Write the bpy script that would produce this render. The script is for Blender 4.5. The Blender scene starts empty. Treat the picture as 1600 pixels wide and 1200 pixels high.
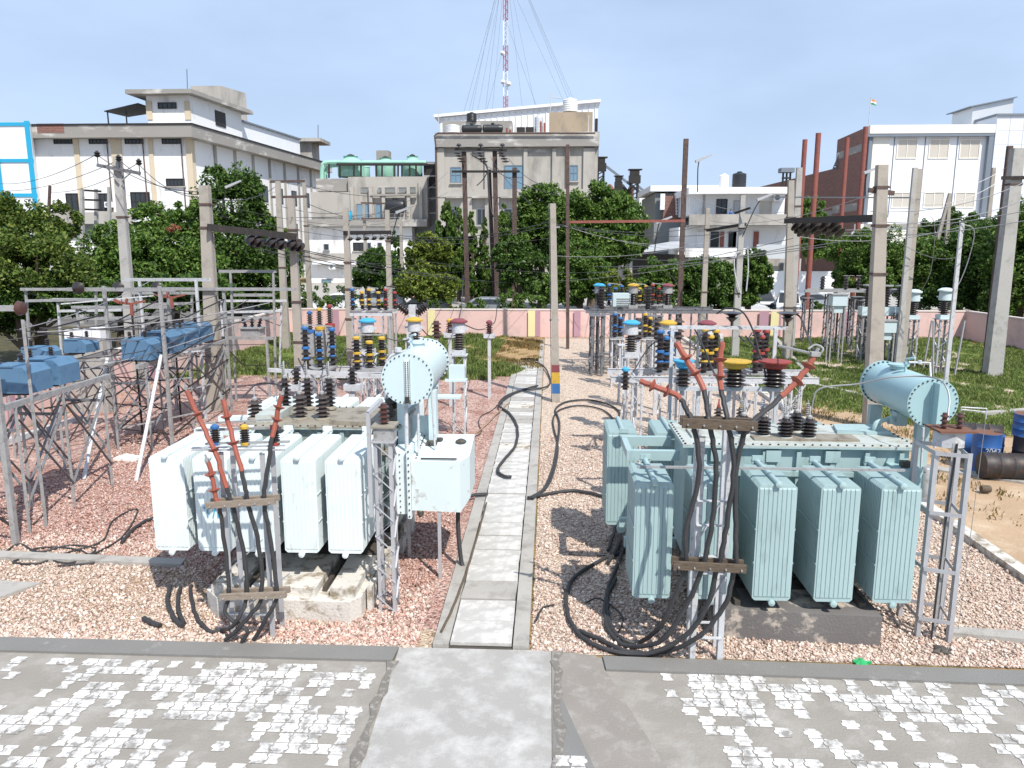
import bpy, math, random
import numpy as np
from mathutils import Vector, Matrix
random.seed(7); RNG = np.random.default_rng(7)
C = bpy.context.scene.collection
sc = bpy.context.scene
R = math.radians
# ---------------------------------------------------------------- camera
PITCH, YAW, CAMH, FPX = R(10.3), R(2.72), 5.0, 1200.0
cd = bpy.data.cameras.new('camera'); cam = bpy.data.objects.new('camera', cd); C.objects.link(cam)
cam.location = (0, 0, CAMH); cam.rotation_euler = (R(90) - PITCH, 0, YAW)
cd.lens = 27.0; cd.sensor_width = 36.0; cd.clip_start = 0.1; cd.clip_end = 3000
sc.camera = cam
# ---------------------------------------------------------------- sky and sun
SUN_EL = R(52); SX, SY = -0.55, 0.835           # horizontal travel direction of the light
w = bpy.data.worlds.new('World'); sc.world = w; w.use_nodes = True
nt = w.node_tree; nt.nodes.clear()
out = nt.nodes.new('ShaderNodeOutputWorld'); bg = nt.nodes.new('ShaderNodeBackground')
sky = nt.nodes.new('ShaderNodeTexSky'); sky.sky_type = 'NISHITA'; sky.sun_disc = False
sky.sun_elevation = SUN_EL; sky.sun_rotation = math.atan2(-SX, -SY)
sky.air_density = 1.0; sky.dust_density = 1.0; sky.ozone_density = 3.0; sky.altitude = 200
tc = nt.nodes.new('ShaderNodeTexCoord'); mp = nt.nodes.new('ShaderNodeMapping'); mp.inputs['Scale'].default_value = (1.0, 1.0, 2.6)
nz = nt.nodes.new('ShaderNodeTexNoise'); nz.inputs['Scale'].default_value = 3.1; nz.inputs['Detail'].default_value = 5; nz.inputs['Roughness'].default_value = .5
cr = nt.nodes.new('ShaderNodeValToRGB'); cr.color_ramp.elements[0].position = .36; cr.color_ramp.elements[0].color = (.66, .66, .66, 1); cr.color_ramp.elements[1].position = .72
cr.color_ramp.elements[1].color = (.92, .92, .92, 1)
mx = nt.nodes.new('ShaderNodeMix'); mx.data_type = 'RGBA'; mx.inputs[7].default_value = (7.0, 8.9, 12.0, 1)
nt.links.new(tc.outputs['Generated'], mp.inputs[0]); nt.links.new(mp.outputs[0], nz.inputs['Vector'])
nt.links.new(nz.outputs['Fac'], cr.inputs[0]); nt.links.new(cr.outputs[0], mx.inputs[0])
nt.links.new(sky.outputs[0], mx.inputs[6]); nt.links.new(mx.outputs[2], bg.inputs[0])
bg.inputs[1].default_value = 0.085
nt.links.new(bg.outputs[0], out.inputs[0])
sl = bpy.data.lights.new('sun', 'SUN'); sl.energy = 5.0; sl.angle = R(0.53); sl.color = (1.0, .955, .88)
so = bpy.data.objects.new('sun', sl); C.objects.link(so); so.location = (20, -20, 40)
ld = Vector((SX, SY, -math.tan(SUN_EL) * math.hypot(SX, SY)))
so.rotation_euler = ld.to_track_quat('-Z', 'Y').to_euler()
sc.view_settings.view_transform = 'Standard'; sc.view_settings.look = 'None'; sc.view_settings.exposure = 0.16; sc.view_settings.gamma = 1
# ---------------------------------------------------------------- pixel of the photo -> point in the place
def ray(px, py):
    u = (px - 800) / FPX; v = (600 - py) / FPX; cp, sp, cs, ss = math.cos(PITCH), math.sin(PITCH), math.cos(YAW), math.sin(YAW)
    return Vector((-ss * cp + u * cs - v * ss * sp, cs * cp + u * ss + v * cs * sp, -sp + v * cp))
def G(px, py, z=0.0):
    r = ray(px, py); t = (z - CAMH) / r.z; return Vector((r.x * t, r.y * t, z))
def A(px, py, Y):
    r = ray(px, py); t = Y / r.y; return Vector((r.x * t, Y, CAMH + r.z * t))
# ---------------------------------------------------------------- materials
MATS = {}
def mat(name, col, rough=.6, metal=0., var=.12, vs=3., col2=None, v2=(.45, .7), bump=0., bs=40., spec=.5, streak=None, isl=0.):
    """base colour with broad noise variation, an optional second (stain/wear) colour and bump"""
    m = bpy.data.materials.new(name); m.use_nodes = True; n = m.node_tree; b = n.nodes['Principled BSDF']
    L = n.links.new
    b.inputs['Roughness'].default_value = rough; b.inputs['Metallic'].default_value = metal; b.inputs['Specular IOR Level'].default_value = spec
    t = n.nodes.new('ShaderNodeTexCoord'); co = t.outputs['Object']
    if streak:
        ma = n.nodes.new('ShaderNodeMapping'); ma.inputs['Scale'].default_value = streak; L(co, ma.inputs[0]); co = ma.outputs[0]
    a = n.nodes.new('ShaderNodeTexNoise'); a.inputs['Scale'].default_value = vs; a.inputs['Detail'].default_value = 6; L(co, a.inputs['Vector'])
    d = n.nodes.new('ShaderNodeMix'); d.data_type = 'RGBA'
    d.inputs[6].default_value = tuple(c * (1 - var) for c in col) + (1,); d.inputs[7].default_value = tuple(min(1, c * (1 + var)) for c in col) + (1,)
    L(a.outputs['Fac'], d.inputs[0]); o = d.outputs[2]
    if col2:
        e = n.nodes.new('ShaderNodeTexNoise'); e.inputs['Scale'].default_value = vs * 2.3; e.inputs['Detail'].default_value = 8; e.inputs['Roughness'].default_value = .65; L(co, e.inputs['Vector'])
        q = n.nodes.new('ShaderNodeMapRange'); q.inputs[1].default_value = v2[0]; q.inputs[2].default_value = v2[1]; L(e.outputs['Fac'], q.inputs[0])
        f = n.nodes.new('ShaderNodeMix'); f.data_type = 'RGBA'; f.inputs[7].default_value = tuple(col2) + (1,); L(q.outputs[0], f.inputs[0]); L(o, f.inputs[6]); o = f.outputs[2]
    if isl:
        g = n.nodes.new('ShaderNodeNewGeometry'); hv = n.nodes.new('ShaderNodeHueSaturation')
        r = n.nodes.new('ShaderNodeMapRange'); r.inputs[3].default_value = 1 - isl; r.inputs[4].default_value = 1 + isl
        L(g.outputs['Random Per Island'], r.inputs[0]); L(r.outputs[0], hv.inputs['Value']); L(o, hv.inputs['Color']); o = hv.outputs[0]
    L(o, b.inputs['Base Color'])
    if bump:
        k = n.nodes.new('ShaderNodeTexNoise'); k.inputs['Scale'].default_value = bs; k.inputs['Detail'].default_value = 5; L(co, k.inputs['Vector'])
        u = n.nodes.new('ShaderNodeBump'); u.inputs['Strength'].default_value = bump; u.inputs['Distance'].default_value = .02; L(k.outputs['Fac'], u.inputs['Height']); L(u.outputs[0], b.inputs['Normal'])
    MATS[name] = m; return m
def gravel_mat(name, cols, cell=.035, blot=None):
    m = bpy.data.materials.new(name); m.use_nodes = True; n = m.node_tree; b = n.nodes['Principled BSDF']; L = n.links.new
    b.inputs['Roughness'].default_value = .9; b.inputs['Specular IOR Level'].default_value = .2
    t = n.nodes.new('ShaderNodeTexCoord'); v = n.nodes.new('ShaderNodeTexVoronoi'); v.inputs['Scale'].default_value = 1 / cell; L(t.outputs['Object'], v.inputs['Vector'])
    s = n.nodes.new('ShaderNodeSeparateColor'); L(v.outputs['Color'], s.inputs[0])
    r = n.nodes.new('ShaderNodeValToRGB'); r.color_ramp.interpolation = 'LINEAR'
    el = r.color_ramp.elements
    while len(el) < len(cols): el.new(.5)
    for i, c in enumerate(cols): el[i].position = i / (len(cols) - 1); el[i].color = tuple(c) + (1,)
    L(s.outputs[0], r.inputs[0]); o = r.outputs[0]
    if blot:
        a = n.nodes.new('ShaderNodeTexNoise'); a.inputs['Scale'].default_value = .8; a.inputs['Detail'].default_value = 5; L(t.outputs['Object'], a.inputs['Vector'])
        q = n.nodes.new('ShaderNodeMapRange'); q.inputs[1].default_value = .48; q.inputs[2].default_value = .66; q.inputs[4].default_value = .7; L(a.outputs['Fac'], q.inputs[0])
        f = n.nodes.new('ShaderNodeMix'); f.data_type = 'RGBA'; f.blend_type = 'MULTIPLY'; f.inputs[7].default_value = tuple(blot) + (1,); L(q.outputs[0], f.inputs[0]); L(o, f.inputs[6]); o = f.outputs[2]
    L(o, b.inputs['Base Color'])
    u = n.nodes.new('ShaderNodeBump'); u.inputs['Strength'].default_value = 1; u.inputs['Distance'].default_value = .03; u.invert = True; L(v.outputs['Distance'], u.inputs['Height']); L(u.outputs[0], b.inputs['Normal'])
    return m
def stone_mat(name, cols):
    m = bpy.data.materials.new(name); m.use_nodes = True; n = m.node_tree; b = n.nodes['Principled BSDF']; L = n.links.new
    b.inputs['Roughness'].default_value = .85; b.inputs['Specular IOR Level'].default_value = .25
    g = n.nodes.new('ShaderNodeNewGeometry'); r = n.nodes.new('ShaderNodeValToRGB'); el = r.color_ramp.elements
    while len(el) < len(cols): el.new(.5)
    for i, c in enumerate(cols): el[i].position = i / (len(cols) - 1); el[i].color = tuple(c) + (1,)
    L(g.outputs['Random Per Island'], r.inputs[0]); L(r.outputs[0], b.inputs['Base Color']); return m
def leaf_mat(name, cols, trans=.25):
    m = stone_mat(name, cols); n = m.node_tree; b = n.nodes['Principled BSDF']; b.inputs['Roughness'].default_value = .5
    o = n.nodes['Material Output']; t = n.nodes.new('ShaderNodeBsdfTranslucent'); x = n.nodes.new('ShaderNodeMixShader'); x.inputs[0].default_value = trans
    r = [k for k in n.nodes if k.type == 'VALTORGB'][0]; n.links.new(r.outputs[0], t.inputs[0])
    n.links.new(b.outputs[0], x.inputs[1]); n.links.new(t.outputs[0], x.inputs[2]); n.links.new(x.outputs[0], o.inputs[0]); return m
M = {
 'galv': mat('galvanised', (.36, .36, .36), .55, .25, .3, 6, (.2, .17, .145), (.52, .72)),
 'whitepaint': mat('white_paint', (.52, .53, .55), .5, 0, .15, 5, (.26, .23, .2), (.53, .72)),
 'galvd': mat('dull_galvanised', (.19, .195, .21), .6, .3, .3, 6, (.10, .085, .075), (.5, .7)),
 'silver': mat('silver_paint', (.46, .46, .48), .45, .3, .15, 8, (.3, .24, .2), (.62, .78)),
 'dark': mat('dark_steel', (.02, .018, .017), .6, .1, .3, 5, (.055, .035, .028), (.5, .7)),
 'rust': mat('rusty_steel', (.11, .07, .06), .8, 0, .3, 4, (.055, .04, .035), (.45, .65)),
 'redpipe': mat('red_oxide_paint', (.27, .085, .065), .6, 0, .2, 3, (.18, .06, .04), (.5, .7)),
 'pole': mat('pole_concrete', (.37, .335, .29), .85, 0, .15, 1.2, (.24, .22, .19), (.5, .75), .3, 30),
 'pole2': mat('pole_concrete_grey', (.40, .39, .37), .85, 0, .15, 1.2, (.25, .24, .22), (.5, .75), .3, 30),
 'tx1': mat('pale_blue_white_paint', (.68, .755, .76), .42, 0, .06, 1.8, (.40, .44, .41), (.58, .80), streak=(2, 2, .6)),
 'tx2': mat('pale_cyan_paint', (.345, .465, .47), .45, 0, .08, 1.8, (.22, .30, .29), (.55, .80), streak=(2, 2, .6)),
 'tx1tank': mat('stained_tank_paint', (.36, .45, .45), .55, 0, .15, 2, (.24, .2, .14), (.45, .65)),
 'lid1': mat('oil_stained_lid', (.28, .25, .2), .6, 0, .25, 2, (.13, .1, .07), (.5, .7)),
 'lid2': mat('grey_lid', (.44, .47, .44), .5, 0, .15, 2, (.3, .27, .2), (.5, .7)),
 'tx1box': mat('stained_box_paint', (.62, .70, .71), .45, 0, .06, 2, (.30, .26, .2), (.60, .72)),
 'consv': mat('conservator_paint', (.54, .65, .67), .35, 0, .05, 1.5, (.36, .42, .4), (.68, .8)),
 'consv2': mat('conservator_cyan_paint', (.34, .50, .52), .35, 0, .05, 1.5, (.26, .36, .36), (.68, .8)),
 'bolt': mat('bolt_dark', (.06, .055, .05), .5, .4),
 'porc': mat('brown_porcelain', (.028, .021, .02), .28, 0, .25, 10, spec=.6),
 'porcred': mat('red_brown_porcelain', (.075, .032, .026), .3, 0, .2, 10),
 'porcgrey': mat('dusty_porcelain', (.06, .047, .043), .5, 0, .25, 10),
 'blue': mat('blue_phase_paint', (.03, .13, .34), .55, 0, .15, 6, (.04, .07, .12), (.56, .72)),
 'lblue': mat('light_blue_phase_paint', (.05, .33, .56), .5, 0, .1, 6),
 'yellow': mat('yellow_phase_paint', (.52, .33, .04), .55, 0, .15, 6, (.2, .14, .06), (.56, .72)),
 'red': mat('red_phase_paint', (.28, .045, .035), .55, 0, .15, 6, (.12, .03, .03), (.56, .72)),
 'maroon': mat('maroon_phase_paint', (.20, .05, .06), .6, 0, .15, 6),
 'term': mat('heat_shrink_red', (.31, .085, .055), .6, 0, .25, 8, (.19, .065, .045), (.55, .75)),
 'cable': mat('black_cable', (.035, .035, .037), .6, 0, .25, 12, (.16, .155, .15), (.62, .8)),
 'wire': mat('aluminium_wire', (.33, .33, .34), .5, .5),
 'wiredark': mat('dark_wire', (.06, .06, .065), .6, .2),
 'wood': mat('weathered_wood', (.13, .095, .065), .85, 0, .3, 6, (.05, .04, .03), (.48, .66), .5, 60, streak=(.6, 4, 6)),
 'wood2': mat('pale_wood', (.29, .235, .185), .85, 0, .2, 6, (.18, .13, .1), (.5, .7), .5, 60, streak=(.6, 4, 6)),
 'bluebox': mat('blue_enamel', (.09, .185, .30), .5, 0, .12, 2, (.05, .12, .2), (.55, .7)),
 'pink': mat('pink_wall_paint', (.70, .48, .44), .9, 0, .1, .5, (.50, .38, .35), (.50, .72)),
 'ystripe': mat('yellow_wall_paint', (.74, .66, .36), .9, 0, .1, 1),
 'pstripe': mat('mauve_wall_paint', (.42, .25, .30), .9, 0, .1, 1),
 'coping': mat('coping_paint', (.66, .58, .54), .9, 0, .1, 2),
 'conc': mat('concrete', (.37, .35, .32), .9, 0, .2, 1.5, (.24, .22, .2), (.5, .72), .4, 40),
 'concpale': mat('pale_worn_concrete', (.58, .55, .50), .9, 0, .2, 1.9, (.27, .22, .16), (.50, .62), .6, 30),
 'concdark': mat('dark_oily_concrete', (.15, .14, .135), .75, 0, .25, 1.1, (.46, .40, .34), (.52, .60), .4, 30),
 'kerb': mat('kerb_dark_paint', (.19, .183, .172), .8, 0, .15, 2, (.3, .29, .28), (.6, .75), .3, 50),
 'slab': mat('cover_slab_concrete', (.43, .415, .39), .9, 0, .16, 2.2, (.60, .58, .55), (.46, .66), .35, 50),
 'plaster': mat('white_plaster', (.80, .80, .80), .9, 0, .06, .2, (.40, .39, .37), (.56, .72), streak=(1, 1, .35)),
 'ochre': mat('ochre_plaster', (.60, .51, .38), .9, 0, .12, .3, (.4, .36, .3), (.55, .75)),
 'bconc': mat('raw_building_concrete', (.41, .385, .35), .95, 0, .2, .16, (.24, .225, .205), (.48, .66), streak=(1, 1, .4)),
 'bconcdark': mat('parapet_concrete', (.29, .275, .255), .95, 0, .22, .25, (.58, .56, .53), (.53, .66), streak=(.5, .5, 1.2)),
 'whitepanel': mat('white_panel', (.80, .81, .84), .5, 0, .04, .5),
 'cream': mat('cream_paint', (.76, .73, .66), .8, 0, .05, .5),
 'beigeglass': mat('beige_blind_glass', (.54, .50, .44), .25, 0, .08, .5),
 'glass': mat('dark_window_glass', (.035, .04, .045), .15, 0, .3, .6),
 'skyglass': mat('blue_reflecting_glass', (.16, .26, .34), .12, 0, .35, .5),
 'cyanpaint': mat('bright_blue_paint', (.02, .35, .58), .6, 0, .05, 1),
 'greytrim': mat('slate_trim', (.17, .2, .24), .6, 0, .1, 1),
 'tankblack': mat('black_plastic_tank', (.02, .022, .025), .4, 0, .2, 2),
 'tankwhite': mat('white_plastic_tank', (.78, .78, .78), .4, 0, .05, 2),
 'green': mat('cooling_tower_green', (.30, .55, .45), .6, 0, .1, .6, (.2, .38, .32), (.55, .7)),
 'metalroof': mat('metal_sheet_roof', (.62, .64, .66), .4, .3, .1, .5),
 'greysheet': mat('grey_sheeting', (.2, .215, .215), .7, 0, .2, .3),
 'mred': mat('mast_red', (.48, .13, .11), .6), 'mwhite': mat('mast_white', (.75, .75, .76), .6),
 'asphalt': mat('asphalt', (.10, .095, .09), .95, 0, .2, .3, (.2, .18, .15), (.5, .7)),
 'bark': mat('bark', (.12, .09, .065), .95, 0, .3, 3, bump=.5, bs=15),
 'tyre': mat('tyre_rubber', (.02, .02, .02), .8), 'rim': mat('wheel_rim', (.45, .46, .47), .35, .6),
 'carwhite': mat('white_car_paint', (.75, .76, .77), .25, 0, .03), 'carsilver': mat('silver_car_paint', (.42, .44, .46), .3, .5, .03),
 'carblue': mat('blue_tarpaulin', (.03, .09, .2), .5, 0, .1), 'cardark': mat('dark_car_paint', (.05, .06, .07), .25, .2, .03),
 'carred': mat('tail_lamp_red', (.4, .02, .02), .3), 'lamp': mat('headlamp', (.7, .72, .74), .2),
 'drumblue': mat('blue_drum', (.025, .10, .30), .45, 0, .15, 4, (.12, .06, .04), (.62, .75)),
 'drumblack': mat('black_rusty_drum', (.03, .026, .026), .55, 0, .3, 4, (.11, .045, .025), (.52, .72)),
 'drumtop': mat('rusty_drum_top', (.17, .075, .045), .8, 0, .3, 5),
 'grime_and_shade': mat('oily_grime_and_shade', (.07, .06, .05), .6, 0, .3, 5),  # grime colour, also used for the shade painted under the tanks
 'plastic': mat('green_plastic', (.03, .35, .12), .4), 'rag': mat('white_rag', (.75, .73, .7), .9),
 'skin': mat('skin', (.32, .19, .13), .6), 'cloth': mat('blue_cloth', (.08, .18, .42), .8), 'orange': mat('flag_saffron', (.8, .3, .06), .8), 'flaggreen': mat('flag_green', (.04, .3, .1), .8),
}
def brick_mat():
    m = bpy.data.materials.new('brickwork'); m.use_nodes = True; n = m.node_tree; b = n.nodes['Principled BSDF']; b.inputs['Roughness'].default_value = .95
    t = n.nodes.new('ShaderNodeTexCoord'); s = n.nodes.new('ShaderNodeSeparateXYZ'); a = n.nodes.new('ShaderNodeMath'); a.operation = 'ADD'; c = n.nodes.new('ShaderNodeCombineXYZ')
    k = n.nodes.new('ShaderNodeTexBrick'); k.inputs['Scale'].default_value = 1; k.inputs['Brick Width'].default_value = .46; k.inputs['Row Height'].default_value = .17; k.inputs['Mortar Size'].default_value = .02
    k.inputs['Color1'].default_value = (.26, .10, .07, 1); k.inputs['Color2'].default_value = (.17, .07, .055, 1); k.inputs['Mortar'].default_value = (.24, .2, .18, 1)
    L = n.links.new; L(t.outputs['Object'], s.inputs[0]); L(s.outputs[0], a.inputs[0]); L(s.outputs[1], a.inputs[1]); L(a.outputs[0], c.inputs[0]); L(s.outputs[2], c.inputs[1]); L(c.outputs[0], k.inputs['Vector']); L(k.outputs[0], b.inputs['Base Color']); return m
M['brick'] = brick_mat()
# ---------------------------------------------------------------- mesh builder
def catmull(P, n=6):
    P = [Vector(p) for p in P]
    if len(P) < 3: return P
    o = []; Q = [2 * P[0] - P[1]] + P + [2 * P[-1] - P[-2]]
    for i in range(1, len(Q) - 2):
        for k in range(n):
            t = k / n; a, b, c, d = Q[i - 1], Q[i], Q[i + 1], Q[i + 2]
            o.append(.5 * ((2 * b) + (c - a) * t + (2 * a - 5 * b + 4 * c - d) * t * t + (3 * b - a - 3 * c + d) * t ** 3))
    o.append(P[-1]); return o
class MB:
    def __init__(s): s.v = []; s.f = []
    def add(s, vs, fs):
        k = len(s.v); s.v += [tuple(v) for v in vs]; s.f += [tuple(i + k for i in f) for f in fs]; return s
    def box(s, x0, x1, y0, y1, z0, z1):
        return s.add([(x0, y0, z0), (x1, y0, z0), (x1, y1, z0), (x0, y1, z0), (x0, y0, z1), (x1, y0, z1), (x1, y1, z1), (x0, y1, z1)],
                     [(3, 2, 1, 0), (4, 5, 6, 7), (0, 1, 5, 4), (1, 2, 6, 5), (2, 3, 7, 6), (3, 0, 4, 7)])
    def cbox(s, c, sx, sy, sz):
        return s.box(c[0] - sx / 2, c[0] + sx / 2, c[1] - sy / 2, c[1] + sy / 2, c[2] - sz / 2, c[2] + sz / 2)
    def bar(s, p, q, a, b=None, a2=None, b2=None):
        b = b or a; a2 = a2 or a; b2 = b2 or b
        p = Vector(p); q = Vector(q); d = (q - p).normalized(); u = d.cross(Vector((0, 0, 1)))
        u = Vector((1, 0, 0)) if u.length < .05 else u.normalized(); v = u.cross(d)
        vs = [p + u * x * a / 2 + v * y * b / 2 for x, y in ((-1, -1), (1, -1), (1, 1), (-1, 1))] + [q + u * x * a2 / 2 + v * y * b2 / 2 for x, y in ((-1, -1), (1, -1), (1, 1), (-1, 1))]
        return s.add(vs, [(0, 1, 2, 3), (7, 6, 5, 4), (1, 0, 4, 5), (2, 1, 5, 6), (3, 2, 6, 7), (0, 3, 7, 4)])
    def angle(s, p, q, a=.05, t=.006, sx=1, sy=1):      # an L-section standing member
        p = Vector(p); q = Vector(q)
        s.bar(p + Vector((sx * a / 2, 0, 0)), q + Vector((sx * a / 2, 0, 0)), a, t); s.bar(p + Vector((0, sy * (a / 2 + t / 2 + .001), 0)), q + Vector((0, sy * (a / 2 + t / 2 + .001), 0)), t, a); return s
    def tube(s, P, r, n=8, r2=None):
        P = [Vector(p) for p in P]; k = len(s.v); m = len(P); u = None
        for i, p in enumerate(P):
            d = (P[min(i + 1, m - 1)] - P[max(i - 1, 0)]); d = d.normalized() if d.length > 1e-9 else Vector((0, 0, 1))
            if u is None:
                u = d.cross(Vector((0, 0, 1))); u = Vector((1, 0, 0)) if u.length < .05 else u.normalized()
            else:
                u = u - d * u.dot(d); u.normalize()
            v = d.cross(u); rr = r if r2 is None else r + (r2 - r) * i / (m - 1)
            for j in range(n):
                t = 2 * math.pi * j / n; s.v.append(tuple(p + u * math.cos(t) * rr + v * math.sin(t) * rr))
        for i in range(m - 1):
            for j in range(n): s.f.append((k + i * n + j, k + i * n + (j + 1) % n, k + (i + 1) * n + (j + 1) % n, k + (i + 1) * n + j))
        s.f.append(tuple(k + j for j in reversed(range(n)))); s.f.append(tuple(k + (m - 1) * n + j for j in range(n))); return s
    def lathe(s, c, prof, n=12, axis='z', mat4=None):
        c = Vector(c); k = len(s.v)
        for r, h in prof:
            for j in range(n):
                t = 2 * math.pi * j / n; x, y = r * math.cos(t), r * math.sin(t)
                p = Vector((x, y, h)) if axis == 'z' else Vector((x, h, y)) if axis == 'y' else Vector((h, x, y))
                if mat4: p = mat4 @ p
                s.v.append(tuple(c + p))
        m = len(prof)
        for i in range(m - 1):
            for j in range(n):
                q = (k + i * n + j, k + i * n + (j + 1) % n, k + (i + 1) * n + (j + 1) % n, k + (i + 1) * n + j); s.f.append(q)
        s.f.append(tuple(k + j for j in reversed(range(n)))); s.f.append(tuple(k + (m - 1) * n + j for j in range(n))); return s
    def poly(s, P, z0, z1):      # vertical prism over a plan polygon
        n = len(P); return s.add([(p[0], p[1], z0) for p in P] + [(p[0], p[1], z1) for p in P],
            [tuple(reversed(range(n))), tuple(range(n, 2 * n))] + [(i, (i + 1) % n, n + (i + 1) % n, n + i) for i in range(n)])
    def extr(s, P, d):           # a 3-d polygon pushed along d
        n = len(P); d = Vector(d); P = [Vector(p) for p in P]
        return s.add(P + [p + d for p in P], [tuple(range(n)), tuple(reversed(range(n, 2 * n)))] + [((i + 1) % n, i, n + i, n + (i + 1) % n) for i in range(n)])
    def build(s, name, m, parent=None, smooth=True, local=False):
        me = bpy.data.meshes.new(name)
        if parent is not None:
            if not local:
                o = wloc(parent); s.v = [(x - o.x, y - o.y, z - o.z) for x, y, z in s.v]
            org = Vector((0, 0, 0))
        else:
            if local: org = Vector((0, 0, 0))
            else:
                a = np.array(s.v); org = Vector(((a[:, 0].min() + a[:, 0].max()) / 2, (a[:, 1].min() + a[:, 1].max()) / 2, a[:, 2].min()))
                s.v = [(x - org.x, y - org.y, z - org.z) for x, y, z in s.v]
        me.from_pydata(s.v, [], s.f); me.validate()
        me.materials.append(M[m] if isinstance(m, str) else m)
        import bmesh as _b
        bm = _b.new(); bm.from_mesh(me); _b.ops.recalc_face_normals(bm, faces=bm.faces); bm.to_mesh(me); bm.free()
        if smooth:
            me.shade_smooth(); me.set_sharp_from_angle(angle=R(38))
        ob = bpy.data.objects.new(name, me); C.objects.link(ob); ob.location = org
        if parent is not None: ob.parent = parent
        return ob
def merge(a, b):
    import bmesh as _b
    k = len(a.data.materials); a.data.materials.append(b.data.materials[0]); d = wloc(b) - wloc(a); me = b.data.copy(); me.transform(Matrix.Translation(d))
    for p in me.polygons: p.material_index = k
    bm = _b.new(); bm.from_mesh(a.data); bm.from_mesh(me); bm.to_mesh(a.data); bm.free(); bpy.data.objects.remove(b); return a
def wloc(o):
    v = Vector(o.location)
    while o.parent: o = o.parent; v += Vector(o.location)
    return v
def tag(o, label=None, cat=None, group=None, kind=None):
    if label: o['label'] = label
    if cat: o['category'] = cat
    if group: o['group'] = group
    if kind: o['kind'] = kind
    return o
def thing(name, label, cat, loc=(0, 0, 0), group=None):
    o = bpy.data.objects.new(name, None); o.empty_display_size = .3; C.objects.link(o); o.location = loc; return tag(o, label, cat, group)
def dup(root, loc, label=None, rotz=None, group=None, scale=None):
    def cp(o, par):
        c = o.copy(); C.objects.link(c)
        if par is not None: c.parent = par
        for ch in [x for x in KIDS.get(o.name, [])]: cp(ch, c)
        return c
    KIDS.clear()
    for o in bpy.data.objects:
        if o.parent: KIDS.setdefault(o.parent.name, []).append(o)
    r = cp(root, None); r.location = loc
    if rotz is not None: r.rotation_euler = (0, 0, rotz)
    if scale: r.scale = (scale,) * 3
    return tag(r, label, group=group)
KIDS = {}
def struct(name, mb, m, smooth=False):
    o = mb.build(name, m, None, smooth); return tag(o, kind='structure')
def raw_mesh(name, V, Fc, m, parent=None, smooth=False):
    me = bpy.data.meshes.new(name); nv = len(V); nf, k = Fc.shape
    me.vertices.add(nv); me.vertices.foreach_set('co', np.asarray(V, dtype=np.float32).ravel())
    me.loops.add(nf * k); me.loops.foreach_set('vertex_index', Fc.astype(np.int32).ravel())
    me.polygons.add(nf); me.polygons.foreach_set('loop_start', (np.arange(nf) * k).astype(np.int32)); me.polygons.foreach_set('loop_total', np.full(nf, k, dtype=np.int32))
    me.update(calc_edges=True); me.materials.append(M[m] if isinstance(m, str) else m)
    o = bpy.data.objects.new(name, me); C.objects.link(o)
    if parent: o.parent = parent
    return o
def text_part(body, m, size, loc, rot, parent, name='lettering'):
    cu = bpy.data.curves.new('t', 'FONT'); cu.body = body; cu.size = size; cu.extrude = .002; cu.align_x = 'CENTER'; cu.align_y = 'CENTER'
    to = bpy.data.objects.new('t', cu); C.objects.link(to); bpy.context.view_layer.update()
    me = bpy.data.meshes.new_from_object(to.evaluated_get(bpy.context.evaluated_depsgraph_get())); bpy.data.objects.remove(to)
    me.materials.clear(); me.materials.append(M[m]); o = bpy.data.objects.new(name, me); C.objects.link(o); o.parent = parent
    o.location = Vector(loc) - wloc(parent); o.rotation_euler = rot; return o
# ================================================================ SETTING
def sheet(name, P, z, m, n=None):
    mb = MB(); mb.add([(p[0], p[1], z) for p in P], [tuple(range(len(P)))]); return struct(name, mb, m)
def ground_material():
    m = bpy.data.materials.new('earth'); m.use_nodes = True; n = m.node_tree; b = n.nodes['Principled BSDF']; L = n.links.new; b.inputs['Roughness'].default_value = 1; b.inputs['Specular IOR Level'].default_value = .1
    t = n.nodes.new('ShaderNodeTexCoord')
    a = n.nodes.new('ShaderNodeTexNoise'); a.inputs['Scale'].default_value = .35; a.inputs['Detail'].default_value = 8; a.inputs['Roughness'].default_value = .62; L(t.outputs['Object'], a.inputs['Vector'])
    r = n.nodes.new('ShaderNodeValToRGB'); e = r.color_ramp.elements; e[0].position = .38; e[0].color = (.075, .10, .03, 1); e[1].position = .60; e[1].color = (.36, .22, .12, 1); k = e.new(.49); k.color = (.26, .18, .09, 1)
    L(a.outputs['Fac'], r.inputs[0]); f = n.nodes.new('ShaderNodeTexNoise'); f.inputs['Scale'].default_value = 14; f.inputs['Detail'].default_value = 8; L(t.outputs['Object'], f.inputs['Vector'])
    h = n.nodes.new('ShaderNodeMix'); h.data_type = 'RGBA'; h.blend_type = 'OVERLAY'; h.inputs[0].default_value = .6; L(r.outputs[0], h.inputs[6]); L(f.outputs['Fac'], h.inputs[7]); L(h.outputs[2], b.inputs['Base Color'])
    u = n.nodes.new('ShaderNodeBump'); u.inputs['Strength'].default_value = .7; u.inputs['Distance'].default_value = .05; L(f.outputs['Fac'], u.inputs['Height']); L(u.outputs[0], b.inputs['Normal']); return m
M['earth'] = ground_material()
M['sand'] = mat('dry_sandy_soil', (.41, .29, .19), 1, 0, .25, .7, (.52, .41, .29), (.5, .72), .8, 18, spec=.1)
M['drygrass'] = mat('dry_earth', (.36, .24, .13), 1, 0, .3, 1.4, (.22, .18, .07), (.5, .7), .8, 20, spec=.1)
M['grassbase'] = mat('grass_soil', (.13, .17, .045), 1, 0, .3, .6, (.30, .24, .10), (.54, .7), .8, 20, spec=.1)
sheet('ground', [(-900, -300), (900, -300), (900, 1500), (-900, 1500)], -.004, 'earth')
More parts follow.
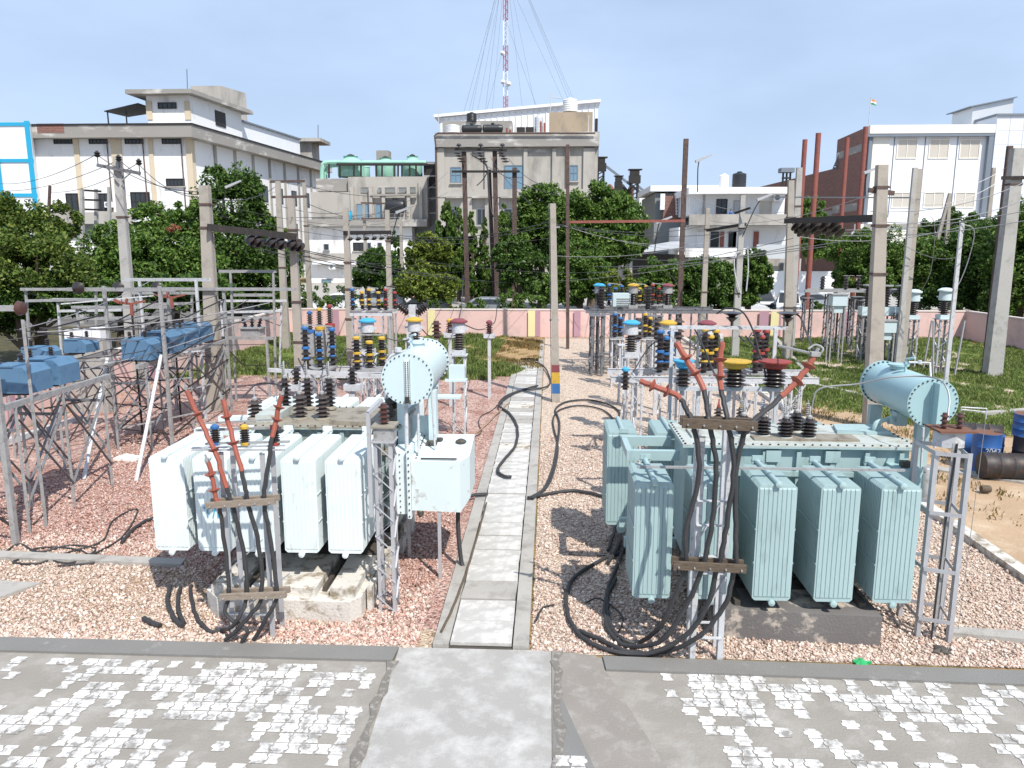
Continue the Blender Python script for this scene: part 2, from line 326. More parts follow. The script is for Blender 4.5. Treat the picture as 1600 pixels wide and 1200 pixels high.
M['gred'] = gravel_mat('red_gravel', [(.17, .095, .08), (.40, .235, .195), (.53, .345, .295), (.60, .47, .41), (.28, .165, .135)], .04, (.62, .42, .36))
M['gbeige'] = gravel_mat('beige_gravel', [(.18, .13, .09), (.50, .38, .28), (.64, .51, .39), (.39, .29, .21), (.74, .65, .53)], .036, (.75, .62, .52))
M['gpink'] = gravel_mat('pinkish_gravel', [(.20, .145, .11), (.56, .44, .34), (.68, .55, .45), (.43, .33, .26), (.76, .66, .56)], .036)
sheet('gravel_bed', [(-14.4, 12.6), (-6, 11.5), (-4.6, 10.1), (-1.43, 9.3), (-1.43, 29), (-14.4, 28.8)], .004, 'gred')
sheet('gravel_bed', [(-14.4, 8.8), (-1.43, 8.84), (-1.43, 9.3), (-4.6, 10.1), (-6, 11.5), (-14.4, 12.6)], .004, 'gbeige')
sheet('gravel_bed', [(-.18, 8.8), (7.16, 8.7), (7.16, 41.8), (-.18, 41.8)], .004, 'gpink')
sheet('gravel_bed', [(9.65, 27.4), (12.0, 22.6), (15.2, 23.8), (20.5, 41.4), (12.2, 41.2)], .008, 'gpink')
sheet('dry_earth', [(-5.2, 33), (-.22, 29.5), (-.22, 41.8), (-3.2, 41.8)], .008, 'drygrass')
sheet('grass_ground', [(-14.4, 28.9), (-1.4, 29.1), (-.9, 30), (-2.4, 34), (-2.2, 41.8), (-14.4, 41.8)], .004, 'grassbase')
sheet('grass_ground', [(7.45, 24), (18, 17), (22, 42), (7.45, 41.8)], .004, 'grassbase')
sheet('sandy_soil', [(7.42, 8), (26, 8), (26, 19), (14.5, 19.5), (10.5, 20.6), (9.2, 25), (7.42, 26)], .0055, 'sand')
sheet('asphalt_road', [(-120, 46), (120, 46), (120, 61), (-120, 61)], .004, 'asphalt')
sheet('concrete_yard', [(-140, 61.5), (140, 61.5), (140, 100), (-140, 100)], .004, 'conc')
M['drive1'] = mat('whitish_blotched_concrete', (.33, .315, .295), .9, 0, .2, 1.0, (.50, .49, .47), (.46, .70), .4, 45)
M['grime_and_shade2'] = mat('dirt_film', (.17, .155, .135), .95, 0, .3, 5, (.3, .28, .26), (.5, .62))
M['shadesoil'] = mat('shade_darkened_soil', (.075, .07, .04), 1, 0, .35, 1.2, (.14, .12, .07), (.52, .7), .6, 15, spec=.1)  # soil colour darkened to stand for the shade under the trees
sheet('painted_shade_ground', [(-70, 6), (-14.75, 6), (-14.75, 45.8), (-70, 45.8)], .003, 'shadesoil')  # tree shade painted as a dark ground sheet
sheet('painted_shade_ground', [(-14.7, 42.4), (60, 42.4), (60, 45.8), (-14.7, 45.8)], .003, 'shadesoil')
# front strip: kerb, drive, paving
def strip(name, P, z0, z1, m): mb = MB(); mb.poly(P, z0, z1); return struct(name, mb, m)
strip('kerb', [(-16, 8.5), (-1.86, 8.5), (-1.84, 8.82), (-16, 8.82)], -.05, .035, 'kerb')
strip('kerb', [(.72, 8.42), (12, 8.2), (12, 8.5), (.7, 8.72)], -.05, .035, 'kerb')
sheet('concrete_drive', [(-1.84, 8.84), (.07, 8.84), (.07, 5.4), (-1.75, 5.4)], .016, 'drive1')
for P_, z_ in (((-1.95, 8.5, -1.83, -1.99), 1), ((.04, 8.8, .13, .04), 2)):
    rr_ = random.Random(z_); L_ = []; R_ = []
    for k in range(15): yy = P_[1] - k * .22; xx = P_[0] + (P_[3] - P_[0] + .12) * 0; L_.append((xx + .06 + rr_.uniform(-.05, .03), yy)); R_.append((xx + .13 + rr_.uniform(-.02, .06), yy))
    for k in range(14): pass
    sheet('dirt_line', L_ + R_[::-1], .027, 'grime_and_shade2')
M['drive2'] = mat('brownish_concrete', (.245, .22, .195), .9, 0, .2, 1.8, (.33, .31, .285), (.5, .7), .4, 40)
sheet('concrete_drive', [(.075, 8.84), (.62, 8.75), (1.17, 6.73), (1.5, 5.4), (.075, 5.4)], .020, 'drive2')
sheet('concrete_patch', [(.085, 7.85), (.19, 7.8), (.34, 7.2), (.5, 6.6), (.7, 5.8), (.085, 5.8)], .024, 'kerb')
M['pavegrout'] = mat('cement_film', (.26, .236, .208), .95, 0, .22, 1.1, (.34, .32, .29), (.48, .7), .35, 30)
sheet('pavement', [(-18, 8.52), (-1.84, 8.52), (-1.74, 5.2), (-18, 5.2)], .004, 'pavegrout')
sheet('pavement', [(.62, 8.73), (1.18, 6.73), (1.6, 5.2), (16, 5.2), (16, 8.2)], .004, 'pavegrout')
sheet('ground_apron', [(-40, 5.4), (40, 5.4), (40, -30), (-40, -30)], 0, 'pavegrout')
def paver_mat():
    m = mat('white_paver', (.70, .69, .67), .85, 0, .08, 3, bump=.2, bs=60, isl=.12); n = m.node_tree; L = n.links.new; b = n.nodes['Principled BSDF']
    src = b.inputs['Base Color'].links[0].from_socket; t = n.nodes['Texture Coordinate']
    a = n.nodes.new('ShaderNodeTexNoise'); a.inputs['Scale'].default_value = 5.5; a.inputs['Detail'].default_value = 9; a.inputs['Roughness'].default_value = .7; L(t.outputs['Object'], a.inputs['Vector'])
    q = n.nodes.new('ShaderNodeMapRange'); q.inputs[1].default_value = .45; q.inputs[2].default_value = .60; L(a.outputs['Fac'], q.inputs[0])
    f = n.nodes.new('ShaderNodeMix'); f.data_type = 'RGBA'; f.inputs[7].default_value = (.26, .243, .225, 1); L(q.outputs[0], f.inputs[0]); L(src, f.inputs[6]); L(f.outputs[2], b.inputs['Base Color']); return m
M['paver'] = paver_mat()
from mathutils import noise as MN
def pavers(x0, x1, y0, y1, inside, seed, thr):
    mb = MB(); tw, tl, d, g = .150, .165, .022, .0065
    for i in range(int((x1 - x0) / tw)):
        for j in range(int((y1 - y0) / tl)):
            cx = x0 + (i + .5) * tw; cy = y0 + (j + .5) * tl
            if not inside(cx, cy): continue
            v = .75 * MN.noise(Vector((cx * .8 + seed, cy * 1.3, seed))) + .75 * MN.noise(Vector((cx * 3.1, cy * 3.1, seed + 5)))
            if v + random.uniform(-.5, .5) < thr: continue
            hw, hl = tw / 2 - g, tl / 2 - g; sg = d if (i + j) % 2 else -d
            L_ = [(-hw, -hl), (-hw + .012, -hl * .5), (-hw + sg, -hl * .25), (-hw + sg, hl * .25), (-hw + .0, hl * .5), (-hw, hl)]
            Rr = [(hw, hl), (hw, hl * .5), (hw - sg, hl * .25), (hw - sg, -hl * .25), (hw - .012, -hl * .5), (hw, -hl)]
            P = [(cx + a, cy + b) for a, b in L_ + Rr]; zt = .0085 + random.uniform(0, .003)
            mb.add([(p[0], p[1], zt) for p in P], [tuple(reversed(range(len(P))))])
    return mb
struct('pavement', pavers(-9.5, -1.9, 5.6, 8.49, lambda x, y: True, 3.3, .02), 'paver')
struct('pavement', pavers(.3, 9.0, 5.6, 8.5, lambda x, y: x > 1.3 + (8.4 - y) * .26 and y < 8.62 - x * .02 and (y > 0), 9.1, -.06), 'paver')
struct('pavement', pavers(.1, .6, 5.8, 7.0, lambda x, y: x < .13 + (7.6 - y) * .3, 2.1, -.4).__class__() if False else pavers(.1, .62, 5.85, 6.95, lambda x, y: x < .16 + (7.4 - y) * .27, 2.1, -.3), 'paver').location.z += .018
# cable trench: walls and the loose cover slabs
strip('trench_wall', [(-1.42, 8.86), (-1.22, 8.86), (-1.22, 32.4), (-1.42, 32.4)], -.05, .06, 'conc')
strip('trench_wall', [(-.41, 8.86), (-.21, 8.86), (-.21, 40.5), (-.41, 40.5)], -.05, .06, 'conc')
strip('trench_floor', [(-1.215, 8.86), (-.415, 8.86), (-.415, 34), (-1.215, 34)], -.05, .008, 'grime_and_shade')
y = 8.9; k = 0
while y < 32.3:
    L_ = random.choice((.5, .55, .6, .62)); dz = random.uniform(-.008, .014); sk = random.uniform(-.012, .012)
    mb = MB(); mb.poly([(-1.205 + sk, y + .012), (-.43 + sk, y + .012 + sk), (-.43 - sk, y + L_ - .012 + sk), (-1.2 - sk, y + L_ - .012)], .018, .058 + dz)
    m = M['slab'] if random.random() < .75 else M['concpale'] if random.random() < .3 else M['conc']
    o = mb.build('cover_slab', m, None, False); tag(o, 'grey concrete cover slab laid across the cable trench walkway', 'cover slab', 'cover slabs along the cable trench'); y += L_; k += 1
# edging of the gravel beds
strip('kerb', [(7.16, 8.4), (7.38, 8.4), (7.38, 41.6), (7.16, 41.8)], -.05, .12, 'concpale')
strip('kerb', [(9.5, 27.3), (9.66, 27.45), (12.05, 22.75), (11.9, 22.5)], -.05, .1, 'conc')
strip('kerb', [(11.9, 22.5), (12.05, 22.75), (15.3, 23.9), (15.35, 23.65)], -.05, .1, 'conc')
strip('kerb', [(9.5, 27.3), (9.66, 27.45), (12.2, 41.2), (12.0, 41.2)], -.05, .1, 'conc')
def slab(label, P, z0, z1, m, name='concrete_slab', cat='slab'):
    mb = MB(); mb.poly(P, z0, z1); return tag(mb.build(name, m, None, False), label, cat)
slab('long pale concrete edging beam lying on gravel left of the left transformer plinth', [(-9.4, 11.5), (-5.75, 11.3), (-5.72, 11.08), (-9.4, 11.26)], 0, .07, 'conc', 'edging_beam', 'beam')
slab('flat concrete slab corner at the left edge of the beige gravel', [(-9.5, 10.5), (-7.5, 10.35), (-8.0, 9.5), (-9.5, 9.2)], 0, .06, 'conc')
slab('short buried concrete strip in the gravel at the right edge', [(5.25, 9.62), (5.2, 9.45), (7.1, 9.15), (7.1, 9.45)], 0, .07, 'conc')
slab('thin grey concrete strip on the sand in front of the oil drums', [(7.9, 17.5), (8.1, 17.75), (12, 15.3), (11.8, 15.0)], 0, .05, 'conc')
slab('small metal angle frame lying on the sand at the right edge', [(8.3, 12.35), (8.3, 12.42), (9.4, 12.45), (9.4, 12.38)], .01, .04, 'galv', 'steel_angle', 'steel bar')
slab('pale pipe kerb at the foot of the left pink wall', [(-14.0, 16), (-13.85, 16), (-13.4, 21), (-13.55, 21)], 0, .14, 'whitepaint', 'pipe_kerb', 'pipe')
mb = MB(); mb.lathe((0, 0, 0), [(.01, -.02), (.5, 0), (.42, .08), (.2, .13), (.02, .15)], 14)
mb.v = [(-1.75 + x * 1.1, 30.4 + y * 1.2, z * 1.1 + .02) for x, y, z in mb.v]
tag(mb.build('soil_heap', mat('brown_gravel_heap', (.34, .18, .08), 1, 0, .3, 4, bump=1, bs=30), None), 'small brown heap of soil beside the far end of the walkway', 'soil heap')
# boundary wall
wl = thing('boundary_wall', 'low pink painted boundary wall with yellow and mauve stripes around the substation', 'wall', (0, 42, 0))
WR = (22.8, 37.7)
def wallseg(p, q, h=1.45, t=.2):
    p = Vector(p); q = Vector(q); d = (q - p).normalized(); nn = Vector((-d.y, d.x)) * t
    mb = MB(); mb.poly([p, q, q + nn, p + nn], -.1, h); mb.build('wall_panel', 'pink', wl, False)
    e = Vector((-d.y, d.x)); mb = MB(); mb.poly([p - e * .03, q - e * .03, q + nn + e * .03, p + nn + e * .03], h + .002, h + .07); mb.build('coping', 'coping', wl, False)
wallseg((-14.5, 42), (22.3, 42.2)); wallseg((-14.5, 6), (-14.5, 41.99)); wallseg((22.31, 42.2), WR); wallseg(WR, (WR[0] + (WR[0] - 22.31) * 3, WR[1] + (WR[1] - 42.2) * 3))
for px, wpx, m in ((412, 14, 'pstripe'), (668, 12, 'ystripe'), (825, 11, 'ystripe'), (836, 8, 'pstripe'), (897, 10, 'pstripe'), (1187, 14, 'pstripe'), (1205, 12, 'ystripe'), (1216, 5, 'pstripe'), (438, 8, 'ystripe'), (520, 10, 'pstripe'), (1320, 10, 'pstripe')):
    x = A(px, 500, 41.95).x; ww = wpx * 42 / 1200
    mb = MB(); mb.box(x, x + ww, 41.975 + x * .002, 42.0 + x * .004, .02, 1.445); mb.build('painted_stripe', m, wl, False)
for yy in (19.5, 23, 27): mb = MB(); mb.box(-14.503, -14.493, yy, yy + .35, .02, 1.445); mb.build('painted_stripe', 'ystripe' if yy == 23 else 'pstripe', wl, False)
# ================================================================ shared insulator shapes
def sheds(h, r, n, core=.55, top=True):
    P = [(r * core * 1.15, 0), (r * core * 1.15, h * .04)]
    for i in range(n):
        z = h * (.05 + .9 * i / n); dz = h * .9 / n; P += [(r * core, z), (r * core, z + dz * .25), (r, z + dz * .34), (r * .97, z + dz * .5), (r * core, z + dz * .8)]
    P += [(r * core, h * .96), (r * core * .9, h)]; return P
def insul(parent, c, h, r, n, m='porc', capm=None, basem=None, name='insulator', seg=12):
    mb = MB(); mb.lathe(c, sheds(h, r, n), seg); o = mb.build(name, m, parent)
    if capm: mb = MB(); mb.lathe((c[0], c[1], c[2] + h), [(r * .7, 0), (r * .85, .01), (r * .85, r * .6), (r * .4, r * .95), (.02, r)], seg); mb.build('cap', capm, o)
    if basem: mb = MB(); mb.lathe((c[0], c[1], c[2] - r * .7), [(r * .9, 0), (r * .9, r * .5), (r * .6, r * .68)], seg); mb.build('base_flange', basem, o)
    return o
def cable(label, P, r=.022, m='cable', z=None, group=None, name='power_cable', cat='cable', term=None, n=6, seg=8):
    """a cable from photo points (px, py, Y) or ground points (px, py)"""
    Q = [A(*p) if len(p) == 3 else G(p[0], p[1], r + .022) for p in P]; Q = [Vector((q.x, q.y, q.z + .055)) if len(p) == 2 and -1.55 < q.x < -.1 and q.y > 8.8 else q for p, q in zip(P, Q)]; Q = catmull(Q, n); rj = random.Random(len(label) + int(P[0][0])); Q = [Q[0]] + [q + Vector((rj.uniform(-1, 1), rj.uniform(-1, 1), rj.uniform(0, .6))) * r * .28 for q in Q[1:-1]] + [Q[-1]]
    if not term:
        mb = MB(); mb.tube(Q, r, seg); return tag(mb.build(name, m), label, cat, group)
    t = thing(name, label, cat, Q[-1], group); k = int(len(Q) * term)
    mb = MB(); mb.tube(Q[k:], r, seg); mb.build('sheath', m, t)
    mb = MB(); mb.tube(Q[:k + 1], r * 1.13, seg); d = (Q[1] - Q[0]).normalized()
    e = mb.build('termination', 'term', t)
    for i in (max(1, k // 3), max(2, 2 * k // 3)):
        dd = (Q[i + 1] - Q[i]).normalized(); mt = dd.to_track_quat('Z', 'Y').to_matrix().to_4x4()
        mb = MB(); mb.lathe(Q[i], [(r * 1.2, 0), (r * 2.7, -.006), (r * 2.7, .0), (r * 1.2, .03)], 12, mat4=mt); mb.build('rain_shed', 'term', e)
    mb = MB(); mb.bar(Q[0], Q[0] - d * .1, .035, .012); mb.cbox(Q[0] - d * .03, .035, .035, .035); mb.build('lug', 'galv', t)
    return t
# ================================================================ TRANSFORMERS
def radiator(tx, x0, y0, d, zb, zt, m, w=.48, pitch=.045, back=False, side=1, label=None):
    """bank of flat fins from y0 to y0+d; outermost fin carries the vertical flutes"""
    r = None; n = int(d / pitch); mb = MB(); c = .035
    for i in range(n):
        y = y0 + i * pitch
        P = [(x0 + c, y, zb), (x0 + w - c, y, zb), (x0 + w, y, zb + c), (x0 + w, y, zt - c), (x0 + w - c, y, zt), (x0 + c, y, zt), (x0, y, zt - c), (x0, y, zb + c)]
        mb.extr(P, (0, .022, 0))
        if i in (0, n - 1) or i % 3 == 0:
            for q in range(8):
                xx = x0 + .045 + q * (w - .09) / 7
                for s_, yy in ((-1, y), (1, y + .022)):
                    k = .009 * s_; mb.add([(xx - .026, yy, zb + .04), (xx - .021, yy + k, zb + .06), (xx + .021, yy + k, zb + .06), (xx + .026, yy, zb + .04),
                        (xx - .026, yy, zt - .04), (xx - .021, yy + k, zt - .06), (xx + .021, yy + k, zt - .06), (xx + .026, yy, zt - .04)], [(0, 1, 5, 4), (1, 2, 6, 5), (2, 3, 7, 6), (0, 3, 2, 1), (4, 5, 6, 7)])
    ye = y0 + (n - 1) * pitch + .022
    for xx in (x0 + .0, x0 + w):      # edge beads closing the fin pack side
        pass
    for z in (zb + (zt - zb) * .33, zb + (zt - zb) * .62):
        for xx in (x0 - .006, x0 + w + .006): mb.bar((xx, y0, z), (xx, ye, z), .01, .014)
    r = mb.build('radiator', m, tx, False)
    if label: r['label'] = label
    cx = x0 + w / 2
    for z, s_ in ((zt + .015, 1), (zb - .012, -1)):
        mb = MB(); mb.tube([(cx, y0 - .045, z), (cx, y0 - .04, z), (cx, ye + (.16 if not back else .05), z)], .036, 10); mb.lathe((cx, y0 - .05, z), [(.012, -.012), (.043, 0), (.043, .03)], 10, 'y')
        mb.build('header_pipe', m, r)
    mb = MB(); ya = ye + .12 if not back else y0 - .12
    for a, b in ((-.05, .05), (.05, -.05)): pass
    mb.lathe((cx, ya, zb - .012), [(.075, -.02), (.075, .02)], 10, 'y'); mb.build('pipe_flange', m, r); mb = MB(); mb.lathe((cx, ya, zt + .015), [(.075, -.02), (.075, .02)], 10, 'y'); mb.box(cx - .07, cx + .07, ya - .03, ya + .0, zt + .03, zt + .1); mb.build('valve', m, r)
    return r
def conservator(tx, cx, cz, y0, y1, r, m, flag=0):
    mb = MB(); mb.lathe((cx, y0, cz), [(r * .93, 0), (r * .93, y1 - y0)], 40, 'y'); c = mb.build('conservator', m, tx)
    for yy, s_ in ((y0, -1), (y1, 1)):
        mb = MB(); mb.lathe((cx, yy, cz), [(r, -.03), (r, .03)] if s_ < 0 else [(r, -.03), (r, .03)], 44, 'y'); e = mb.build('end_flange', m, c)
        bb = MB()
        for k in range(30):
            t = 2 * math.pi * k / 30; bb.cbox((cx + math.cos(t) * r * .93, yy - .036, cz + math.sin(t) * r * .93), .018, .014, .018)
            if s_ > 0: bb.cbox((cx + math.cos(t) * r * .97, yy - .04, cz + math.sin(t) * r * .97), .018, .02, .018)
        bb.build('bolts', 'bolt', c, False)
    g = MB(); g.box(cx - .035, cx + .035, y0 - .055, y0 - .031, cz - r * .8, cz + r * .75); gg = g.build('level_gauge', 'tx1' if flag else m, c, False)
    bb = MB()
    if flag:
        for k in range(17):
            z = cz - r * .62 + k * r * 1.28 / 16
            for dx in (-.018, .018): bb.cbox((cx + dx, y0 - .06, z), .014, .012, .014)
        bb.cbox((cx + .0, y0 - .075, cz - r * .78), .06, .05, .09)
    else:
        bb.box(cx - .006, cx + .006, y0 - .062, y0 - .056, cz - r * .65, cz + r * .6)
    bb.build('gauge_bolts', 'bolt', c, False)
    mb = MB(); mb.box(cx - .014, cx + .003 + .014 * 0, y0 - .2, y0 - .03, cz - r * .85, cz + r * .85) if not flag else mb.box(cx + .045, cx + .052, y0 - .07, y0 - .031, cz - r * .8, cz + r * .8)
    mb.build('gauge_guard', m, c, False)
    mb = MB(); ym = y0 + (y1 - y0) * .45; mb.lathe((cx - r * .1, ym + .3, cz + r * .9), [(.12, 0), (.12, .05), (.15, .05), (.15, .075)], 16); mb.build('inspection_cover', m, c)
    mb = MB(); mb.tube([(cx - r * .2, ym, cz + r * .85), (cx - r * .2, ym, cz + r + .16), (cx + .02 * r, ym - .1, cz + r + .19)], .02, 8); mb.lathe((cx - r * .2, ym, cz + r + .1), [(.035, -.02), (.035, .02)], 8); mb.build('filler_pipe', m, c)
    return c
def bushing(tx, x, y, z, h, r, n, m='porc', horn=True, rod=.12, capm=None, mount=None):
    mb = MB(); mb.lathe((x, y, z), sheds(h, r, n, .5), 14); b = mb.build('bushing', m, tx)
    mb = MB(); mb.lathe((x, y, z - .05), [(r * 1.1, 0), (r * 1.1, .03), (r * .8, .05)], 14)
    mb.build('bushing_flange', mount or 'lid2', b)
    mb = MB(); mb.lathe((x, y, z + h), [(r * .35, 0), (r * .35, .03), (.012, .05), (.012, rod), (.004, rod + .01)], 8); mb.build('terminal', capm or 'galv', b)
    if horn:
        mb = MB(); hx = x - .03
        for k in range(6): mb.lathe((hx, y + .02, z + h + .06 + k * .028), [(.016, 0), (.03, .006), (.016, .014)], 8)
        mb.tube([(hx, y + .02, z + h), (hx, y + .02, z + h + .26)], .008, 6); mb.build('arcing_horn', 'galv', b)
    return b
def tank_body(tx, x0, x1, y0, y1, z0, zl, m, lidm):
    mb = MB(); mb.box(x0, x1, y0, y1, z0, zl - .03); 
    for k in range(7):
        x = x0 + .12 + k * (x1 - x0 - .24) / 6
        mb.box(x - .03, x + .03, y0 - .06, y0 - .002, z0 + .02, zl - .08); mb.box(x - .03, x + .03, y1 + .002, y1 + .06, z0 + .02, zl - .08)
    for z in (z0 + .35, zl - .42):
        mb.box(x0 - .05, x1 + .05, y0 - .085, y0 - .062, z, z + .07)
    mb.build('tank', m, tx, False)
    mb = MB(); mb.box(x0 - .09, x1 + .09, y0 - .09, y1 + .09, zl - .028, zl - .008); mb.build('tank_rim', m, tx, False)
    mb = MB(); mb.box(x0 - .085, x1 + .085, y0 - .085, y1 + .085, zl - .006, zl + .014); l = mb.build('tank_lid', lidm, tx, False)
    mb = MB(); n = int((x1 - x0) / .11)
    for k in range(n + 1):
        x = x0 - .05 + k * (x1 - x0 + .1) / n
        for y in (y0 - .055, y1 + .055): mb.lathe((x, y, zl + .014), [(.014, 0), (.014, .018)], 6)
    for k in range(10):
        y = y0 - .055 + k * (y1 - y0 + .11) / 9
        for x in (x0 - .055, x1 + .055): mb.lathe((x, y, zl + .014), [(.014, 0), (.014, .018)], 6)
    merge(l, mb.build('bolts', 'bolt', l, False)); return l
# ---- left transformer
T1 = thing('power_transformer', 'left power transformer in pale blue white paint with square end cable box and lidded conservator', 'transformer', (-3.6, 12.1, .4))
tank_body(T1, -4.7, -2.35, 11.45, 12.75, .62, 2.22, 'tx1tank', 'lid1')
for i in range(5): radiator(T1, -5.42 + i * .607, 9.85, 1.38, .82, 2.17, 'tx1')
rb = [radiator(T1, -5.3 + i * .62, 13.0, 1.2, .82, 2.15, 'tx1', back=True) for i in range(5)]
for B_ in ((-5.6, -4.79, 11.6, 11.75, 2.02, 2.12), (-5.6, -4.79, 12.5, 12.62, 2.02, 2.12), (-5.6, -4.79, 11.6, 11.72, .85, .95)): mb = MB(); mb.box(*B_); mb.build('header_beam', 'tx1', T1, False)
c1x, c1z = A(637, 592, 11.0).x, A(637, 592, 11.0).z
conservator(T1, c1x, c1z, 11.0, 12.75, .385, 'consv', 1)
mb = MB()
mb.box(c1x - .28, c1x - .16, 11.55, 11.8, 1.2, c1z - .33); mb.box(c1x + .2, c1x + .32, 11.6, 11.8, .9, c1z - .3); mb.extr([(c1x - .1, 11.9, 2.3), (c1x + .3, 11.9, 2.3), (c1x + .3, 11.9, 1.2), (c1x - .1, 11.9, 1.7)], (0, .05, 0))
mb.bar((c1x - .35, 12.2, 2.2), (c1x + .25, 12.2, c1z - .3), .1, .06); mb.build('conservator_support', 'consv', T1, False)
mb = MB(); mb.tube([(c1x - .05, 11.1, c1z - .35), (c1x - .05, 11.05, 2.0), (c1x - .08, 11.1, 1.3)], .03, 8); mb.tube([(c1x + .12, 11.15, c1z - .33), (c1x + .12, 11.1, 1.75)], .02, 8); mb.tube([(c1x + .3, 11.3, c1z - .2), (c1x + .34, 11.3, 1.9)], .015, 6)
mb.lathe((c1x - .08, 11.08, 1.45), [(.05, 0), (.09, .01), (.09, .06), (.05, .07)], 10); mb.build('oil_pipe', 'whitepaint', T1)
mb = MB(); mb.tube([(c1x - .5, 11.9, 2.45), (c1x - .3, 11.85, 2.5), (c1x - .25, 11.6, 2.7)], .055, 10); mb.cbox((c1x - .5, 11.9, 2.4), .2, .2, .2); mb.lathe((c1x - .42, 11.8, 2.52), [(.06, 0), (.1, .02), (.1, .07), (.04, .1), (.03, .18), (.08, .2), (.08, .22)], 10); mb.build('relay_and_valve', 'bolt', T1)
mb = MB(); mb.tube([A(605, 564, 12.3), A(612, 555, 12.3), A(640, 546, 12.3)], .024, 8); mb.tube([A(603, 625, 12.3), A(605, 562, 12.3)], .03, 8); mb.lathe(A(622, 548, 12.3), [(.06, -.02), (.06, .05)], 8); mb.build('vent_pipe', 'whitepaint', T1)
for px, py, h, n in ((470, 660, .38, 5), (505, 660, .38, 5), (400, 662, .27, 4)):
    p = A(px, py, 11.9); bushing(T1, p.x, p.y, 2.27, h, .115, n, 'porcgrey', mount='lid1', rod=.2, horn=False)
for px in (447, 482, 516): p = A(px, 640, 12.6); bushing(T1, p.x, p.y, 2.3, .48, .1, 6, 'porc', mount='lid1', rod=.28)
mb = MB(); p = A(603, 640, 12.4)
insul(T1, (A(603, 640, 12).x, 12.45, 2.3), .4, .09, 4, 'porcred', name='neutral_bushing')
mb = MB(); mb.poly([(-3.4, 11.55), (-2.9, 11.45), (-2.5, 11.6), (-2.5, 12.5), (-3.2, 12.6)], 2.237, 2.3); mb.build('turret_cover', 'lid1', T1, False)
mb = MB(); mb.box(-4.6, -4.25, 11.6, 12.3, 2.237, 2.36); mb.build('lid_box', 'lid2', T1, False)
# cable box
kx0, kx1 = A(643, 760, 10.9).x, A(719, 760, 10.9).x
mb = MB(); mb.add([(kx0, 10.9, 1.08), (kx1, 10.9, 1.06), (kx1 + .12, 11.15, 1.2), (kx1 + .12, 11.95, 1.2), (kx0, 11.95, 1.08), (kx0, 10.9, 1.84), (kx1, 10.9, 1.84), (kx1 + .12, 11.15, 1.87), (kx1 + .12, 11.95, 2.0), (kx0, 11.95, 2.0)],
    [(4, 3, 2, 1, 0), (5, 6, 7, 8, 9), (0, 1, 6, 5), (1, 2, 7, 6), (2, 3, 8, 7), (3, 4, 9, 8), (4, 0, 5, 9)]); kb = mb.build('cable_box', 'tx1box', T1, False)
kb['label'] = 'stained white box with bolted front flange'
mb = MB(); mb.box(kx0 - .06, kx0 - .005, 10.86, 11.98, .96, 2.03); mb.box(kx0 - .3, kx0 - .065, 10.95, 11.9, 1.0, 1.95); mb.build('box_throat', 'tx1', kb, False)
mb = MB()
for k in range(11): mb.cbox((kx0 - .03, 10.853, 1.0 + k * .1), .02, .014, .02); mb.cbox((kx0 - .18, 10.943, 1.03 + k * .09), .016, .014, .016)
for k in range(10): mb.cbox((kx0 + .06 + .0 * k, 11 + k * .09, 1.865 + k * .015), .02, .02, .02)
mb.bar((kx0 + .14, 10.94, 1.875), (kx1 - .05, 10.94, 1.875), .02, .02); mb.lathe((kx0 + .33, 11.65, 1.95), [(.03, 0), (.05, .03), (.05, .06)], 8); mb.lathe((kx1 - .06, 11.6, 1.95), [(.08, 0), (.09, .03), (.04, .06)], 8); mb.cbox((kx0 + .22, 11.55, 1.96), .16, .2, .05)
mb.lathe((kx0 + .12, 10.93, .98), [(.03, 0), (.05, .02), (.05, .08), (.03, .1)], 8); merge(kb, mb.build('box_fittings', 'grime_and_shade', kb, False))
for px, py, yy in ((688, 903, 11.05), (640, 870, 11.9)):
    q = G(px, py); mb = MB(); mb.bar((q.x, q.y, 0), (q.x, q.y, 1.05), .05, .03); mb.build('leg', 'silver', kb, False)
mb = MB(); q0 = Vector((kx1 - .1, 11.5, 1.15)); mb.tube(catmull([q0, q0 + Vector((.0, -.1, -.5)), q0 + Vector((.05, -.2, -1.0)), q0 + Vector((.1, -.25, -1.14))]), .035, 8); mb.build('cable_tail', 'cable', kb)
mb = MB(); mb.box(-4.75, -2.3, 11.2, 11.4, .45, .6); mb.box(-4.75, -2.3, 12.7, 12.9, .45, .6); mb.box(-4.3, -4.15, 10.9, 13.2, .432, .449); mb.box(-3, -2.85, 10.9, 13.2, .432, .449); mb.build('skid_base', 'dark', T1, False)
text_part('T/F  II', 'cyanpaint', .21, (A(345, 802, 9.82).x, 9.828, A(345, 802, 9.82).z), (R(90), 0, 0), T1)
# plinth of the left transformer
t = thing('transformer_plinth', 'chipped pale concrete plinth with two rail grooves under the left transformer', 'plinth', (-3.5, 11.3, 0))
mb = MB(); mb.poly([(-4.7, 9.75), (-4.45, 9.5), (-2.62, 9.45), (-2.5, 9.6), (-2.45, 13.4), (-4.75, 13.4)], 0, .3); mb.build('plinth_block', 'concpale', t, False)
mb = MB()
for a, b in ((-4.62, -4.2), (-4.06, -3.12), (-2.98, -2.58)): mb.poly([(a + .05, 9.62), (b, 9.58), (b, 13.3), (a, 13.3)], .302, .42)
mb.build('rail_upstand', 'concpale', t, False)
for x in (-4.15, -3.07): mb = MB(); mb.box(x, x + .06, 9.75, 13.3, .303, .37); mb.build('rail', 'grime_and_shade', t, False)
mb = MB(); mb.box(-4.66, -2.5, 10.75, 13.35, .422, .43); mb.build('painted_shade', 'grime_and_shade', t, False)  # dark sheet paints the shade under the tank onto the plinth
mb = MB()
for k in range(9): mb.box(-2.47, -2.4 + (k % 2) * .05, 9.8 + k * .4, 10.1 + k * .4, 0, .36 - (k % 3) * .05)
mb.build('rubble_edge', 'concpale', t, False)
